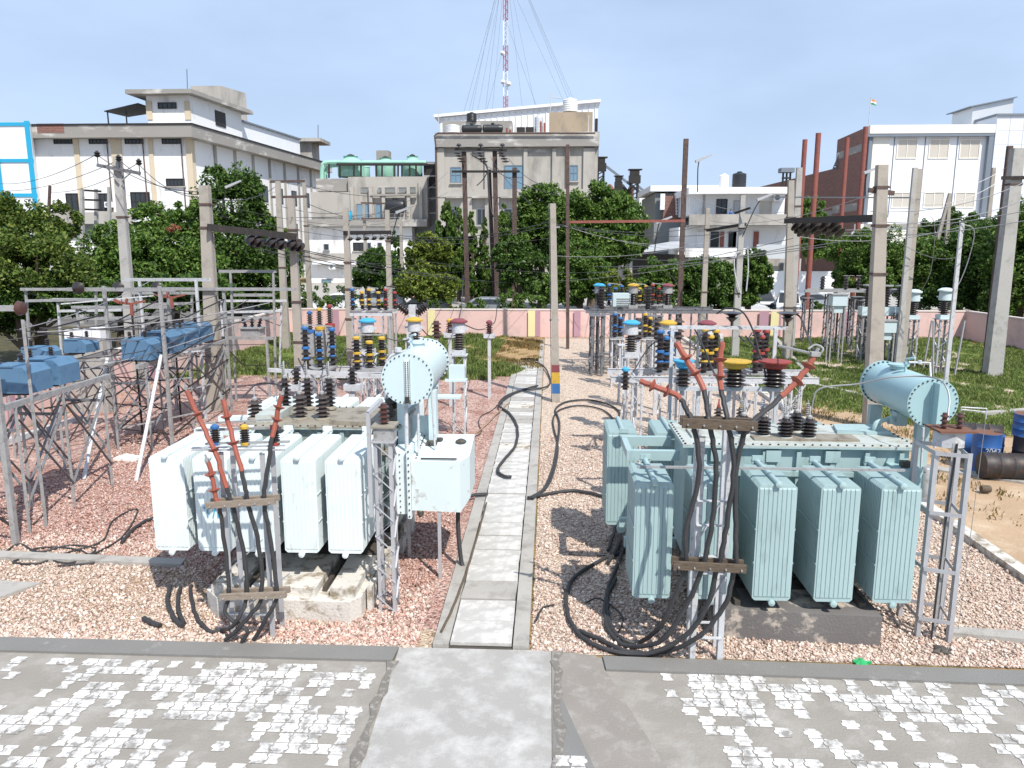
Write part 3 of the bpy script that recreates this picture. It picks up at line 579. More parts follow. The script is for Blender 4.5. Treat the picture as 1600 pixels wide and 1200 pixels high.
# ---- right transformer
T2 = thing('power_transformer', 'right power transformer in light cyan paint with angled view of bare cylindrical conservator', 'transformer', (3.0, 11.0, .4))
tank_body(T2, 1.95, 4.95, 10.42, 11.55, .62, 2.28, 'tx2', 'lid2')
RX = (1.10, 1.86, 2.61, 3.38, 4.11)
for i, x in enumerate(RX): radiator(T2, x, 9.25, .9, .55, 2.08, 'tx2')
for i, x in enumerate((.95, 1.7, 2.5, 3.3, 4.1)): radiator(T2, x, 11.85, .95, .55, 2.08, 'tx2', back=True)
for z in (2.0, .7):
    for y0_ in (10.55, 11.35): mb = MB(); mb.box(1.12, 1.86, y0_, y0_ + .09, z, z + .14); mb.build('header_beam', 'tx2', T2, False)
mb = MB(); mb.box(1.12, 1.2, 10.65, 11.34, 2.01, 2.13); mb.build('header_beam', 'tx2', T2, False)
mb = MB(); mb.bar((1.15, 9.55, 2.2), (4.5, 9.55, 2.2), .03, .03); mb.build('bank_tie_bar', 'galv', T2, False)
c2x, c2z = A(1456, 629, 10.7).x, A(1456, 629, 10.7).z
conservator(T2, c2x, c2z, 10.7, 12.3, .345, 'consv2', 0)
mb = MB(); mb.box(c2x - .32, c2x - .14, 11.9, 12.0, 1.9, c2z - .3); mb.box(c2x - .02, c2x + .16, 11.0, 11.1, 1.7, c2z - .33); mb.bar((4.95, 11.9, 1.95), (c2x + .1, 11.5, 2.05), .25, .1); mb.bar((5.0, 11.0, 1.75), (c2x + .14, 11.05, 1.8), .2, .08)
mb.extr([(5.03, 11.5, 2.2), (5.03, 11.5, 1.3), (c2x, 11.5, 2.1)], (0, .03, 0)); mb.build('conservator_support', 'tx2', T2, False)
mb = MB(); mb.tube(catmull([(4.75, 11.1, 2.29), (4.75, 11.1, 2.42), (4.85, 11.15, 2.47), (5.25, 11.4, 2.47)]), .035, 8); mb.cbox((5.2, 11.35, 2.47), .16, .16, .2); mb.tube([(5.2, 11.35, 2.47), (c2x - .1, 11.7, 2.5), (c2x - .05, 11.7, c2z - .3)], .03, 8); mb.lathe((5.0, 11.22, 2.47), [(.06, -.02), (.06, .02)], 10, 'x'); mb.build('oil_pipe', 'tx2', T2)
mb = MB(); mb.tube([A(1460, 700, 10.7), A(1460, 660, 10.7)], .015, 6); mb.tube([A(1437, 760, 10.6), A(1443, 668, 10.6)], .018, 6); mb.build('breather_pipe', 'whitepaint', T2)
mb = MB(); mb.tube([A(1420, 566, 11.6), A(1453, 567, 11.6), A(1455, 600, 11.4)], .017, 8); mb.lathe(A(1437, 566, 11.6), [(.03, -.02), (.03, .03)], 8); mb.build('vent_pipe', 'whitepaint', T2)
for px, py, yy in ((1192, 676, 10.85), (1227, 680, 10.75), (1263, 682, 10.75), (1244, 665, 11.15), (1160, 690, 10.9)):
    p = A(px, py, yy); bushing(T2, p.x, yy, 2.33, .26, .11, 5, 'porc', rod=.16)
for k in range(3): bushing(T2, 2.55 + k * .33, 11.35, 2.33, .28, .07, 5, 'porcgrey', rod=.12, horn=False, capm='yellow' if k == 1 else 'red' if k == 0 else 'blue')
mb = MB(); mb.box(2.9, 4.35, 10.6, 10.95, 2.296, 2.32); mb.build('bushing_plate', 'lid1', T2, False)
mb = MB(); mb.box(2.05, 2.45, 10.7, 11.2, 2.296, 2.33); mb.box(2.1, 2.3, 10.8, 11.0, 2.332, 2.38); mb.build('manhole_cover', 'lid2', T2, False)
mb = MB(); mb.poly([(4.2, 11.05), (4.95, 11.0), (4.95, 11.5), (4.3, 11.5)], 2.296, 2.34); mb.build('lid_stiffener', 'tx2', T2, False)
m0 = MB(); x = A(1425, 760, 10.2).x; m0.box(x - .28, x + .08, 10.1, 10.7, 1.2, 2.05); m0.build('marshalling_box', 'consv2', T2, False)
mb = MB(); x = A(1408, 735, 10.3).x; mb.cbox((x, 10.2, 2.1), .12, .1, .08); mb.tube([(x - .05, 10.2, 2.12), (x + .25, 10.15, 2.0)], .012, 6); mb.build('junction_fittings', 'bolt', T2)
mb = MB(); mb.lathe((A(1447, 740, 10.4).x, 10.4, 1.55), [(.05, 0), (.07, .02), (.07, .42), (.05, .45)], 12); mb.build('breather', 'galv', T2)
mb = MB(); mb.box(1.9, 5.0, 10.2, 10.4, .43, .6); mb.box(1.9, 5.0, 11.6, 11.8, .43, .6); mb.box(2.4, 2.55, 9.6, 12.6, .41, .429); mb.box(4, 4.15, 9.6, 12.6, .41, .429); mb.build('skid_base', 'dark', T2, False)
for x in (2.35, 3.1, 3.9): 
    mb = MB(); mb.tube([(x, 9.2, .5), (x, 9.2, .5)], .01, 5) if False else mb.box(x - .1, x + .1, 10.34, 10.41, 2.06, 2.22); mb.build('lid_bracket', 'tx2', T2, False)
t = thing('transformer_plinth', 'dark oil stained concrete plinth with pale blotch under the right transformer', 'plinth', (3.2, 11, 0))
mb = MB(); mb.poly([(2.2, 9.28), (4.22, 9.17), (4.25, 12.9), (2.2, 12.9)], 0, .4); mb.build('plinth_block', 'concdark', t, False)
for x in (2.44, 4.02): mb = MB(); mb.box(x, x + .08, 9.4, 12.8, .402, .47); mb.build('rail', 'grime_and_shade', t, False)
mb = MB(); mb.box(2.22, 4.2, 9.9, 12.85, .401, .409); mb.build('painted_shade', 'grime_and_shade', t, False)  # shade beneath the right tank, painted as a dark sheet
# ================================================================ CABLE STANDS in front of the transformers
def cable_stand(label, posts, zt, bars, woods, m='silver'):
    P = [Vector(p) for p in posts]; t = thing('cable_stand', label, 'cable stand', sum(P, Vector()) / len(P))
    for p in P: mb = MB(); mb.angle(p, (p.x, p.y, zt), .065, .008); mb.build('post', m, t, False)
    for a, b in bars: mb = MB(); mb.bar(a, b, .05, .012); mb.build('crossbar', m, t, False)
    for a, b, mm, h in woods:
        mb = MB(); mb.bar(a, b, .045, h); o = mb.build('wooden_clamp', mm, t, False); a = Vector(a); b = Vector(b); mb = MB(); mb.bar(a + Vector((0, .145, 0)), b + Vector((0, .145, 0)), .045, h); mb.build('wooden_clamp', mm, t, False)
        mb = MB()
        for k in range(5): q = a.lerp(b, .07 + k * .215); mb.tube([q + Vector((0, -.045, -.01)), q + Vector((0, .18, -.01))], .011, 6)
        mb.build('clamp_bolts', 'galv', o, False)
    return t
y1 = 9.0
def AX(px, py, Y=9.0): return A(px, py, Y)
xl = [G(353, 990).x, G(375, 1000).x, G(412, 990).x, G(437, 1005).x]
b1 = A(360, 980, y1).x; 
S1 = cable_stand('silver angle iron cable stand with pale wooden clamps in front of the left transformer', [(b1, 9.0, 0), (b1 + .52, 9.0, 0), (b1 + .02, 9.3, 0), (b1 + .54, 9.3, 0)], A(0, 703, y1).z,
    [(A(300, 703, 8.98), A(445, 703, 8.98)), (A(300, 700, 9.3), A(445, 696, 9.3)), (A(346, 706, 9.02), (b1, 9.02, .9)), ((b1, 8.97, .35), (b1 + .55, 8.97, .35)), ((b1, 8.97, .9), (b1 + .5, 8.97, 1.35)), ((b1, 9.32, .2), (b1 + .7, 9.32, .75))],
    [(A(322, 790, 8.79), A(430, 783, 8.79), 'wood2', .075), (A(343, 933, 8.78), A(447, 929, 8.78), 'wood2', .075)], 'silver')
for px, cm in ((337, 'blue'), (383, 'yellow'), (430, 'red')):
    p = A(px, 690, 9.12); insul(S1, (p.x, 9.12, p.z), .16, .062, 5, 'porc', cm, cm)
mb = MB(); mb.bar(A(322, 693, 9.12), A(452, 690, 9.12), .06, .02); mb.bar(A(306, 672, 9.25), A(440, 668, 9.25), .03, .03); mb.bar(A(306, 662, 9.3), A(440, 655, 9.3), .02, .02); mb.build('busbar', 'galv', S1, False)
b2 = G(1077, 1030).x
S2 = cable_stand('white and silver angle cable stand with dark wooden clamps in front of the right transformer', [(b2, 8.72, 0), (b2 + .33, 8.72, 0), (b2 + .02, 9.05, 0), (b2 + .35, 9.05, 0)], A(0, 668, 8.75).z,
    [((b2 - .0, 8.69, z), (b2 + .36, 8.69, z)) for z in (.32, 1.15, 1.75, 2.05)] + [((b2, 8.69, .35), (b2 + .36, 8.69, 1.1)), ((b2, 9.08, 1.2), (b2 + .36, 9.08, 1.9)), ((b2, 9.08, 1.2), (b2 + .36, 9.08, 1.2)), ((b2, 9.08, .32), (b2 + .36, 9.08, .32))],
    [(A(1066, 661, 8.49), A(1183, 666, 8.49), 'wood', .11), (A(1052, 883, 8.49), A(1166, 889, 8.49), 'wood', .095)], 'whitepaint')
# power cables with red heat-shrink ends
lab = 'red ended black cable on the left stand, '
cable(lab + 'leftmost long one reaching the blue insulator', [(292, 610, 9.0), (312, 655, 8.98), (338, 712, 8.9), (356, 770, 8.86), (363, 790, 8.86), (378, 850, 8.86), (386, 930, 8.84), (366, 975, 8.75), (348, 985), (325, 985), (306, 960), (298, 925), (299, 915)], .027, term=.24)
cable(lab + 'middle one leaning toward the yellow insulator', [(348, 624, 9.0), (358, 665, 8.98), (373, 720, 8.9), (384, 765, 8.86), (388, 790, 8.86), (404, 850, 8.86), (409, 930, 8.84), (392, 960, 8.8), (370, 985, 8.8), (352, 1000)], .027, term=.26)
cable(lab + 'rightmost one by the red insulator', [(440, 618, 9.0), (432, 655, 8.98), (423, 700, 8.9), (414, 760, 8.86), (413, 790, 8.86), (424, 850, 8.86), (432, 930, 8.84), (420, 960, 8.8), (396, 1000)], .027, term=.22)
cable(lab + 'short one ending just above the upper clamp', [(325, 722, 8.85), (332, 750, 8.85), (338, 780, 8.84), (344, 800, 8.86), (352, 860, 8.88), (358, 925, 8.86), (352, 960, 8.8), (385, 985, 8.8), (378, 1003)], .026, term=.3)
lab = 'red ended black cable on the right stand, '
cable(lab + 'curved short one hanging to the left', [(1000, 595, 8.8), (1030, 607, 8.75), (1060, 620, 8.7), (1075, 645, 8.64), (1084, 665, 8.58), (1092, 740, 8.56), (1072, 830, 8.56), (1072, 885, 8.56), (1055, 930, 8.6), (1030, 980, 8.7), (1000, 1003), (975, 1000), (958, 985), (950, 960), (950, 930), (962, 905)], .03, term=.15)
cable(lab + 'slanting one from the white clamp', [(1056, 535, 8.9), (1078, 570, 8.84), (1100, 610, 8.7), (1106, 650, 8.6), (1108, 665, 8.57), (1118, 720, 8.56), (1115, 800, 8.56), (1098, 885, 8.56), (1070, 950, 8.6), (1035, 1000, 8.65), (985, 1010), (958, 995), (946, 965), (950, 920), (966, 880), (975, 850)], .03, term=.14)
cable(lab + 'upright one beside the yellow insulator', [(1128, 535, 8.9), (1125, 575, 8.84), (1127, 610, 8.75), (1135, 650, 8.6), (1138, 665, 8.57), (1146, 730, 8.56), (1137, 810, 8.56), (1122, 885, 8.56), (1098, 960, 8.6), (1055, 1005, 8.65), (1000, 1022), (940, 1012), (900, 985), (885, 945), (895, 905), (940, 875), (975, 862)], .03, term=.13)
cable(lab + 'slanting up right past the red insulator', [(1273, 555, 8.9), (1250, 590, 8.84), (1215, 625, 8.75), (1180, 655, 8.62), (1165, 672, 8.57), (1150, 740, 8.56), (1150, 820, 8.56), (1148, 885, 8.56), (1130, 950, 8.6), (1085, 1000, 8.62), (1030, 1020), (980, 1018), (940, 1000), (905, 985)], .03, term=.14)
# leads from the right-hand terminations
mb = MB(); a = A(1273, 553, 8.9); mb.cbox(a, .1, .1, .05); mb.bar(a, A(1216, 540, 9.1), .05, .02); mb.tube(catmull([a + Vector((.05, 0, -.02)), a + Vector((.09, 0, .06)), a + Vector((.02, .05, .1)), a + Vector((-.06, .05, .05))]), .012, 6)
tag(mb.build('clamp_bracket', 'galv'), 'metal clamp bracket on top of the right slanting cable end', 'bracket')
# ================================================================ COLUMNS beside the transformers
def lattice(label, x, y, z0, z1, w, n=None, m='silver', name='lattice_column', cat='lattice column', plate=True, group=None, parts=True, t=None, d=None, leg=.045):
    d = d or w
    t = thing(name, label, cat, (x, y, z0), group); n = n or max(2, int((z1 - z0) / (w * 1.15)))
    for sx, sy in ((-1, -1), (1, -1), (1, 1), (-1, 1)):
        mb = MB(); mb.angle((x + sx * w / 2, y + sy * d / 2, z0), (x + sx * w / 2, y + sy * d / 2, z1), leg, leg * .13 + .001, -sx, -sy); mb.build('leg', m, t, False)
    mb = MB(); h = (z1 - z0) / n; e = leg * .55
    for k in range(n):
        a, b = z0 + k * h, z0 + (k + 1) * h; s_ = 1 if k % 2 else -1
        for y_ in (-d / 2 - e * .2, d / 2 + e * .2): mb.bar((x - s_ * w / 2, y + y_, a), (x + s_ * w / 2, y + y_, b), e * 1.2, .006)
        for x_ in (-w / 2 - e * .2, w / 2 + e * .2): mb.bar((x + x_, y - s_ * d / 2, a), (x + x_, y + s_ * d / 2, b), e * 1.2, .006)
    mb.build('lacing', m, t, False)
    if plate: mb = MB(); mb.box(x - w * .65, x + w * .65, y - d * .65, y + d * .65, z1 + .001, z1 + .02); mb.build('top_plate', m, t, False)
    return t
cx_ = G(608, 952).x; ct = A(610, 690, 9.85).z
lattice('tall narrow silver lattice column right of the left transformer radiators', cx_, 9.9, 0, ct, .24, 11, 'silver')
mb = MB(); mb.bar((cx_ - .16, 9.7, ct - 1.0), (cx_ - .16, 9.7, ct + .42), .05, .05); mb.bar((cx_ - .16, 9.7, ct + .42), (cx_ - .02, 9.9, ct + .56), .05, .05); tag(mb.build('bent_channel', 'silver', None, False), 'bent silver channel strapped to the left lattice column top', 'channel')
t = thing('potential_transformer', 'small grey box with red brown insulator on top of the left lattice column', 'instrument transformer', (cx_, 9.9, ct + .02))
mb = MB(); mb.box(cx_ - .12, cx_ + .14, 9.78, 10.05, ct + .022, ct + .2); mb.build('box', 'galv', t, False); mb = MB(); mb.box(cx_ - .15, cx_ + .17, 9.75, 10.08, ct + .201, ct + .225); mb.build('cover', 'lid1', t, False)
insul(t, (cx_, 9.92, ct + .226), .28, .075, 4, 'porcred')
# right four-legged stand
st = thing('support_stand', 'silver four legged angle stand with perforated cable tray at the right of the right transformer', 'support stand', (4.9, 9.5, 0))
LX = [(4.78, 9.42), (5.12, 9.3), (5.22, 9.75), (4.8, 9.98)]; zt = A(1480, 705, 9.4).z
for x, y in LX: mb = MB(); mb.angle((x, y, 0), (x, y, zt), .055, .007); mb.build('leg', 'silver', st, False)
for z in (.28, .95, 1.7, zt - .03):
    mb = MB()
    for i in range(4): a, b = LX[i], LX[(i + 1) % 4]; mb.bar((a[0], a[1] - .02, z), (b[0], b[1] - .02, z), .008, .05)
    mb.build('crossbar', 'silver', st, False)
mb = MB(); mb.bar((4.98, 9.4, 0), (5.0, 9.4, zt + .1), .055, .012); mb.build('cable_tray', 'galv', st, False)
mb = MB(); mb.tube([(4.95, 9.37, 0), (4.97, 9.37, 1.5), (5.02, 9.38, zt + .1)], .012, 6); mb.build('control_cable', 'cable', st)
t = thing('potential_transformer', 'rusty topped metal box with two brown insulators on the right stand', 'instrument transformer', (5.05, 9.6, zt))
mb = MB(); mb.lathe((0, 0, 0), [(.17, 0), (.17, .2)], 8); mb.v = [(5.05 + x * 1.15, 9.65 + y, zt + .01 + z) for x, y, z in mb.v]; mb.build('tank_box', 'whitepaint', t, False)
mb = MB(); mb.box(4.84, 5.28, 9.45, 9.85, zt + .211, zt + .235); mb.build('rusty_cover', 'drumtop', t, False)
for x in (4.96, 5.15): insul(t, (x, 9.62, zt + .237), .2, .05, 3, 'porcred')
mb = MB(); a = Vector((5.15, 9.62, zt + .46)); mb.tube([a, a + Vector((0, 0, .05)), a + Vector((.32, .02, .03)), a + Vector((.31, .0, -.1))], .009, 6); mb.tube([a + Vector((0, 0, .02)), a + Vector((.3, .02, -.01))], .008, 6); mb.build('terminal_rod', 'whitepaint', t)
mb = MB(); mb.tube([a + Vector((.31, 0, -.1)), G(1497, 985, .05)], .004, 5); tag(mb.build('earth_wire', 'wire'), 'thin wire hanging from the terminal rod of the right stand to the gravel', 'wire')
cable('grey flexible cable arching over the right conservator to the brown insulator', [(1480, 660, 9.6), (1483, 620, 9.8), (1470, 595, 10.0), (1440, 588, 10.4), (1390, 590, 10.5), (1340, 600, 10.7), (1280, 608, 10.8), (1268, 640, 10.8)], .011, 'wire')
# ================================================================ LOOSE CABLES ON THE GROUND
cable('long black cable looping beside the walkway into the trench edge, outer loop', [(830, 782), (852, 760), (868, 715), (874, 660), (868, 640), (885, 628), (920, 625), (950, 632), (968, 645), (958, 670), (954, 720), (960, 760), (968, 785), (962, 820), (950, 860)], .028)
cable('black cable of the inner loop beside the walkway', [(832, 783), (860, 752), (872, 700), (864, 660), (872, 642), (900, 634), (935, 638), (956, 652), (963, 680), (966, 720), (970, 770)], .024)
cable('thick black cable arching from the trench toward the right transformer', [(825, 782), (850, 773), (890, 767), (930, 772), (960, 786), (970, 810), (966, 850), (950, 880)], .034)
cable('black cable snaking across the walkway slabs with a bare red end', [(840, 605), (815, 612), (798, 620), (780, 635), (795, 648), (808, 670), (805, 700), (785, 725), (778, 740), (788, 748), (799, 749)], .034, 'cable')
cable('black cable crossing the far end of the walkway to the banded pole', [(770, 590), (768, 575), (790, 568), (830, 567), (850, 575), (860, 595), (850, 608), (815, 612), (790, 622), (780, 632)], .03)
cable('tan hose lying on red gravel near the cable box', [(680, 690), (730, 683), (755, 668), (775, 650), (795, 632)], .02, mat('tan_hose', (.33, .22, .14), .7), name='hose', cat='hose')
cable('thin rope strand on the red gravel beside the walkway', [(790, 622), (770, 640), (752, 650), (748, 662), (752, 675), (738, 685)], .012, 'cable', name='rope', cat='rope')
cable('tangled thin black wire on beige gravel at the lower left', [(0, 868), (30, 850), (60, 862), (110, 852), (150, 858), (120, 872), (60, 868), (20, 878), (60, 880), (110, 862), (160, 845), (175, 815), (205, 797), (215, 800), (190, 840), (140, 868), (100, 880), (50, 860), (90, 855), (130, 862), (150, 878), (90, 884)], .015, 'cable', name='wire_tangle', cat='wire', seg=6)
cable('black cable end poking from under the left radiator onto red gravel', [(190, 848), (205, 830), (225, 815), (245, 808)], .028)
cable('stub of black cable buried upright in beige gravel, first left of the plinth', [(266, 915, 10.2), (262, 940), (272, 965), (285, 978)], .032)
cable('stub of black cable buried in gravel close to the plinth corner', [(282, 918, 10.2), (278, 940), (280, 960), (288, 975)], .03)
cable('short black cable offcut lying left of the plinth', [(225, 966), (238, 974), (250, 978)], .035)
cable('grey cable joining the cable box to the trench wall', [(722, 780), (740, 778), (762, 776)], .035)
cable('small black wire scrap on gravel right of the walkway', [(838, 975), (848, 950), (866, 945)], .014, name='wire_scrap', cat='wire')
cable('thin black wire curling in gravel inside the big cable loop', [(915, 942), (935, 935), (960, 950), (973, 965), (968, 985), (955, 995)], .010, name='wire_scrap', cat='wire')
cable('thin rod lying on the shaded gravel left of the right transformer', [(888, 866), (920, 868), (950, 868)], .010, name='steel_rod', cat='rod')
cable('wooden stick lying against the left edge of the trench wall', [(690, 992), (712, 945), (735, 880), (752, 820), (760, 790)], .018, 'wood', name='stick', cat='stick')
def scrap(name, label, cat, px, py, s, m):
    q = G(px, py, .01); mb = MB(); n = 14; P = [(q.x, q.y, .05 * s)]
    for k in range(n): t = 2 * math.pi * k / n; rr = s * random.uniform(.06, .13); P.append((q.x + math.cos(t) * rr, q.y + math.sin(t) * rr, .012 + random.uniform(0, .03) * s))
    Q = [(x, y, .002) for x, y, z in P]; mb.add(P + Q, [(0, 1 + k, 1 + (k + 1) % n) for k in range(n)] + [(1 + k, n + 2 + k, n + 2 + (k + 1) % n, 1 + (k + 1) % n) for k in range(n)] + [tuple(range(2 * n + 1, n + 1, -1))]); return tag(mb.build(name, m, None, False), label, cat)
scrap('plastic_scrap', 'crumpled green plastic scrap at the kerb below the right plinth', 'plastic scrap', 1345, 1036, 1, 'plastic')
scrap('rag', 'white rag on red gravel left of the left transformer', 'rag', 201, 717, 2.6, 'rag')
scrap('ash_heap', 'small black burnt scrap on gravel near the right stand', 'scrap', 1470, 1017, 1.1, 'grime_and_shade')
# ================================================================ OIL DRUMS
def drum(label, x, y, z, m, topm, lying=None, tilt=0):
    t = thing('oil_drum', label, 'oil drum', (x, y, z)); r, h = .29, .88
    mt = Matrix.Identity(4)
    if lying is not None: mt = Matrix.Translation((0, 0, r)) @ Matrix.Rotation(lying, 4, 'Z') @ Matrix.Rotation(R(90), 4, 'X') @ Matrix.Translation((0, 0, -h / 2))
    elif tilt: mt = Matrix.Rotation(tilt, 4, 'Y')
    P = [(r * .98, 0), (r * 1.02, .01), (r * .99, .03)]
    for z_ in (.3, .58): P += [(r * .99, z_ - .02), (r * 1.03, z_), (r * .99, z_ + .02)]
    P += [(r * .99, h - .03), (r * 1.02, h - .01), (r * 1.02, h)]
    mb = MB(); mb.lathe((x, y, z), P, 24, mat4=mt); b = mb.build('shell', m, t)
    mb = MB(); mb.lathe((x, y, z), [(r * .96, h - .012), (r * .96, h + .004)], 24, mat4=mt); mb.build('lid', topm, t, False)
    mb = MB(); mb.lathe((x, y, z), [(.03, h + .004), (.03, h + .02)], 8, mat4=mt @ Matrix.Translation((.18, 0, 0))); mb.build('bung', 'rust', t, False); return t
q = G(1537, 735); d1 = drum('upright blue oil drum with white scrawl standing at the grass edge', q.x, q.y, 0, 'drumblue', 'drumtop')
text_part('2042', 'whitepaint', .16, (q.x - .02, q.y - .306, .52), (R(90), 0, R(-4)), d1)
q = G(1592, 742); d2 = drum('black oil drum standing at the right edge with orange letters HO', q.x + .12, q.y, 0, 'drumblack', 'drumtop')
text_part('HO', 'yellow', .2, (q.x + .0, q.y - .30, .32), (R(90), 0, R(-14)), d2)
drum('dark blue drum with rusty lid stacked on the black drum at the right edge', q.x + .1, q.y + .05, .885, 'drumblue', 'drumtop').scale = (1, 1, .55)
q = G(1552, 742); drum('black rusty drum lying on its side in front of the blue drums', q.x, q.y - .3, 0, 'drumblack', 'drumblack', R(84))
q = G(1540, 728); drum('blue drum lying tipped behind the black lying drum', q.x + .05, q.y + .35, .12, 'drumblue', 'drumblue', R(60))
q = G(1570, 722); drum('dull black drum lying behind beside the stacked drums', q.x - .05, q.y + 1.0, .1, 'drumblack', 'drumblack', R(70))
mb = MB(); mb.lathe(G(1540, 764, .1), [(.07, -.09), (.08, -.05), (.08, .05), (.07, .09)], 12, 'x'); tag(mb.build('coil', 'wood'), 'small rusty wire coil on the sand before the drums', 'wire coil')
# ================================================================ MID-YARD EQUIPMENT
def stand_table(label, x0, x1, y0, y1, zt, legx, m='whitepaint', t=None, channel=.13, brace=True, lw=.22, extra=0):
    """two long channels on lattice legs"""
    t = thing('steel_gantry', label, 'steel structure', ((x0 + x1) / 2, y0, 0))
    for y in (y0, y1): mb = MB(); mb.box(x0, x1, y - .03, y + .03, zt - channel, zt - .008); mb.box(x0, x1, y - .045, y + .045, zt - .007, zt); mb.box(x0, x1, y - .045, y + .045, zt - channel - .008, zt - channel - .001); mb.build('channel', m, t, False)
    for x in legx:
        for y in (y0, y1):
            mb = MB()
            for sx in (-1, 1):
                for sy in (-1, 1): mb.bar((x + sx * lw / 2, y + sy * lw * .3, 0), (x + sx * lw / 2, y + sy * lw * .3, zt - channel - .01), .035, .035)
            n = 7; h = (zt - channel) / n
            for k in range(n): s_ = 1 if k % 2 else -1; mb.bar((x - s_ * lw / 2, y - lw * .3 - .02, k * h), (x + s_ * lw / 2, y - lw * .3 - .02, k * h + h), .04, .008)
            mb.build('leg', 'silver' if m == 'whitepaint' and not extra else m, t, False)
        mb = MB(); mb.bar((x, y0, .5), (x, y1, 1.4), .03); mb.bar((x, y1, .5), (x, y0, 1.4), .03); mb.box(x - .02, x + .02, y0, y1, zt - channel + .01, zt - channel + .06); mb.build('brace', m, t, False)
    if brace: mb = MB(); mb.bar((x0 + .3, y0 - .05, zt - channel - .02), (legx[0] + .6, y0 - .05, zt - 1.3), .03); mb.bar((x1 - .3, y0 - .05, zt - channel - .02), (legx[-1] - .6, y0 - .05, zt - 1.3), .03); mb.build('brace', m, t, False)
    return t
def isolator(label, x, y, z, cm, cm2=None, n=3, h=.85, r=.11, dx=.24, dy=.3, bl=None):
    """one phase of an isolator: a row of stacked insulator posts joined by a blade"""
    cm2 = cm2 or cm; t = thing('isolator', label, 'isolator', (x, y, z)); mb = MB(); mb.box(x - dx * (n - 1) / 2 - .1, x + dx * (n - 1) / 2 + .1, y - .06, y + dy * (n - 1) + .06, z + .002, z + .05); mb.build('base_channel', 'galv', t, False)
    for k in range(n):
        px, py_ = x + (k - (n - 1) / 2) * dx, y + k * dy; hh = h * (1, .8, .9)[k % 3]; half = hh / 2
        mb = MB(); mb.lathe((px, py_, z + .05), sheds(half, r, 3, .5), 12); mb.lathe((px, py_, z + .05 + half + .08), sheds(half - .08, r, 3, .5), 12); o = mb.build('insulator_post', 'porc', t)
        for zz, rr in ((z + .05 + half * .45, 1.0), (z + .05 + half, 1.05), (z + .05 + hh, .95)):
            mb = MB(); mb.lathe((px, py_, zz), [(r * .55, 0), (r * rr * .8, .012), (r * rr * .8, .055), (r * .5, .085)], 12); mb.build('coloured_cap', cm if k != 1 else cm2, o)
    mb = MB(); a = Vector((x - dx * (n - 1) / 2, y, z + h + .17)); b = Vector((x + dx * (n - 1) / 2, y + dy * (n - 1), z + h * .9 + .17)); mb.bar(a, b, .03, .03); mb.lathe(a - Vector((0, 0, .05)), [(.05, 0), (.05, .07)], 8); mb.build('blade', 'galv', t, False); return t
def ct(label, x, y, z, cm, s=1.0, body='whitepaint', insm='porcgrey'):
    t = thing('current_transformer', label, 'current transformer', (x, y, z)); q = s
    mb = MB(); mb.box(x - .17 * q, x + .17 * q, y - .17 * q, y + .17 * q, z + .002, z + .13 * q); mb.build('base_box', body, t, False)
    mb = MB(); mb.lathe((x, y, z + .132 * q), sheds(.42 * q, .16 * q, 6, .55), 14); mb.build('insulator', insm, t)
    mb = MB(); mb.lathe((x, y, z + .56 * q), [(.16 * q, 0), (.185 * q, .02), (.17 * q, .27 * q)], 16); mb.bar((x - .26 * q, y, z + .68 * q), (x + .26 * q, y, z + .68 * q), .03, .05); mb.build('head', body, t)
    mb = MB(); mb.lathe((x, y, z + .835 * q), [(.19 * q, 0), (.235 * q, .015), (.235 * q, .05 * q), (.12 * q, .11 * q), (.03, .12 * q)], 18); mb.build('head_cap', cm, t); return t
def post(label, x, y, h, cm, w=.1, ih=.32, r=.12, pm='whitepaint', name='post_insulator', cat='post insulator', im='porcred', blk=True, group=None):
    t = thing(name, label, cat, (x, y, 0), group); mb = MB(); mb.box(x - w / 2, x + w / 2, y - w / 2, y + w / 2, 0, h); mb.build('steel_post', pm, t, False)
    if blk: mb = MB(); mb.box(x - .18, x + .18, y - .1, y + .1, h + .001, h + .14); mb.build('mounting_block', pm, t, False); h += .142
    insul(t, (x, y, h), ih, r, 4, im, cm); return t
def wire(label, P, r=.012, m='wire', group=None, sag=0, name='overhead_wire', cat='wire', seg=5):
    Q = [A(*p) for p in P]
    if len(Q) == 2 and sag: 
        a, b = Q; Q = [a.lerp(b, k / 14) + Vector((0, 0, -sag * 4 * (k / 14) * (1 - k / 14))) for k in range(15)]
    else: Q = catmull(Q, 6)
    mb = MB(); mb.tube(Q, r, seg); return tag(mb.build(name, m), label, cat, group)
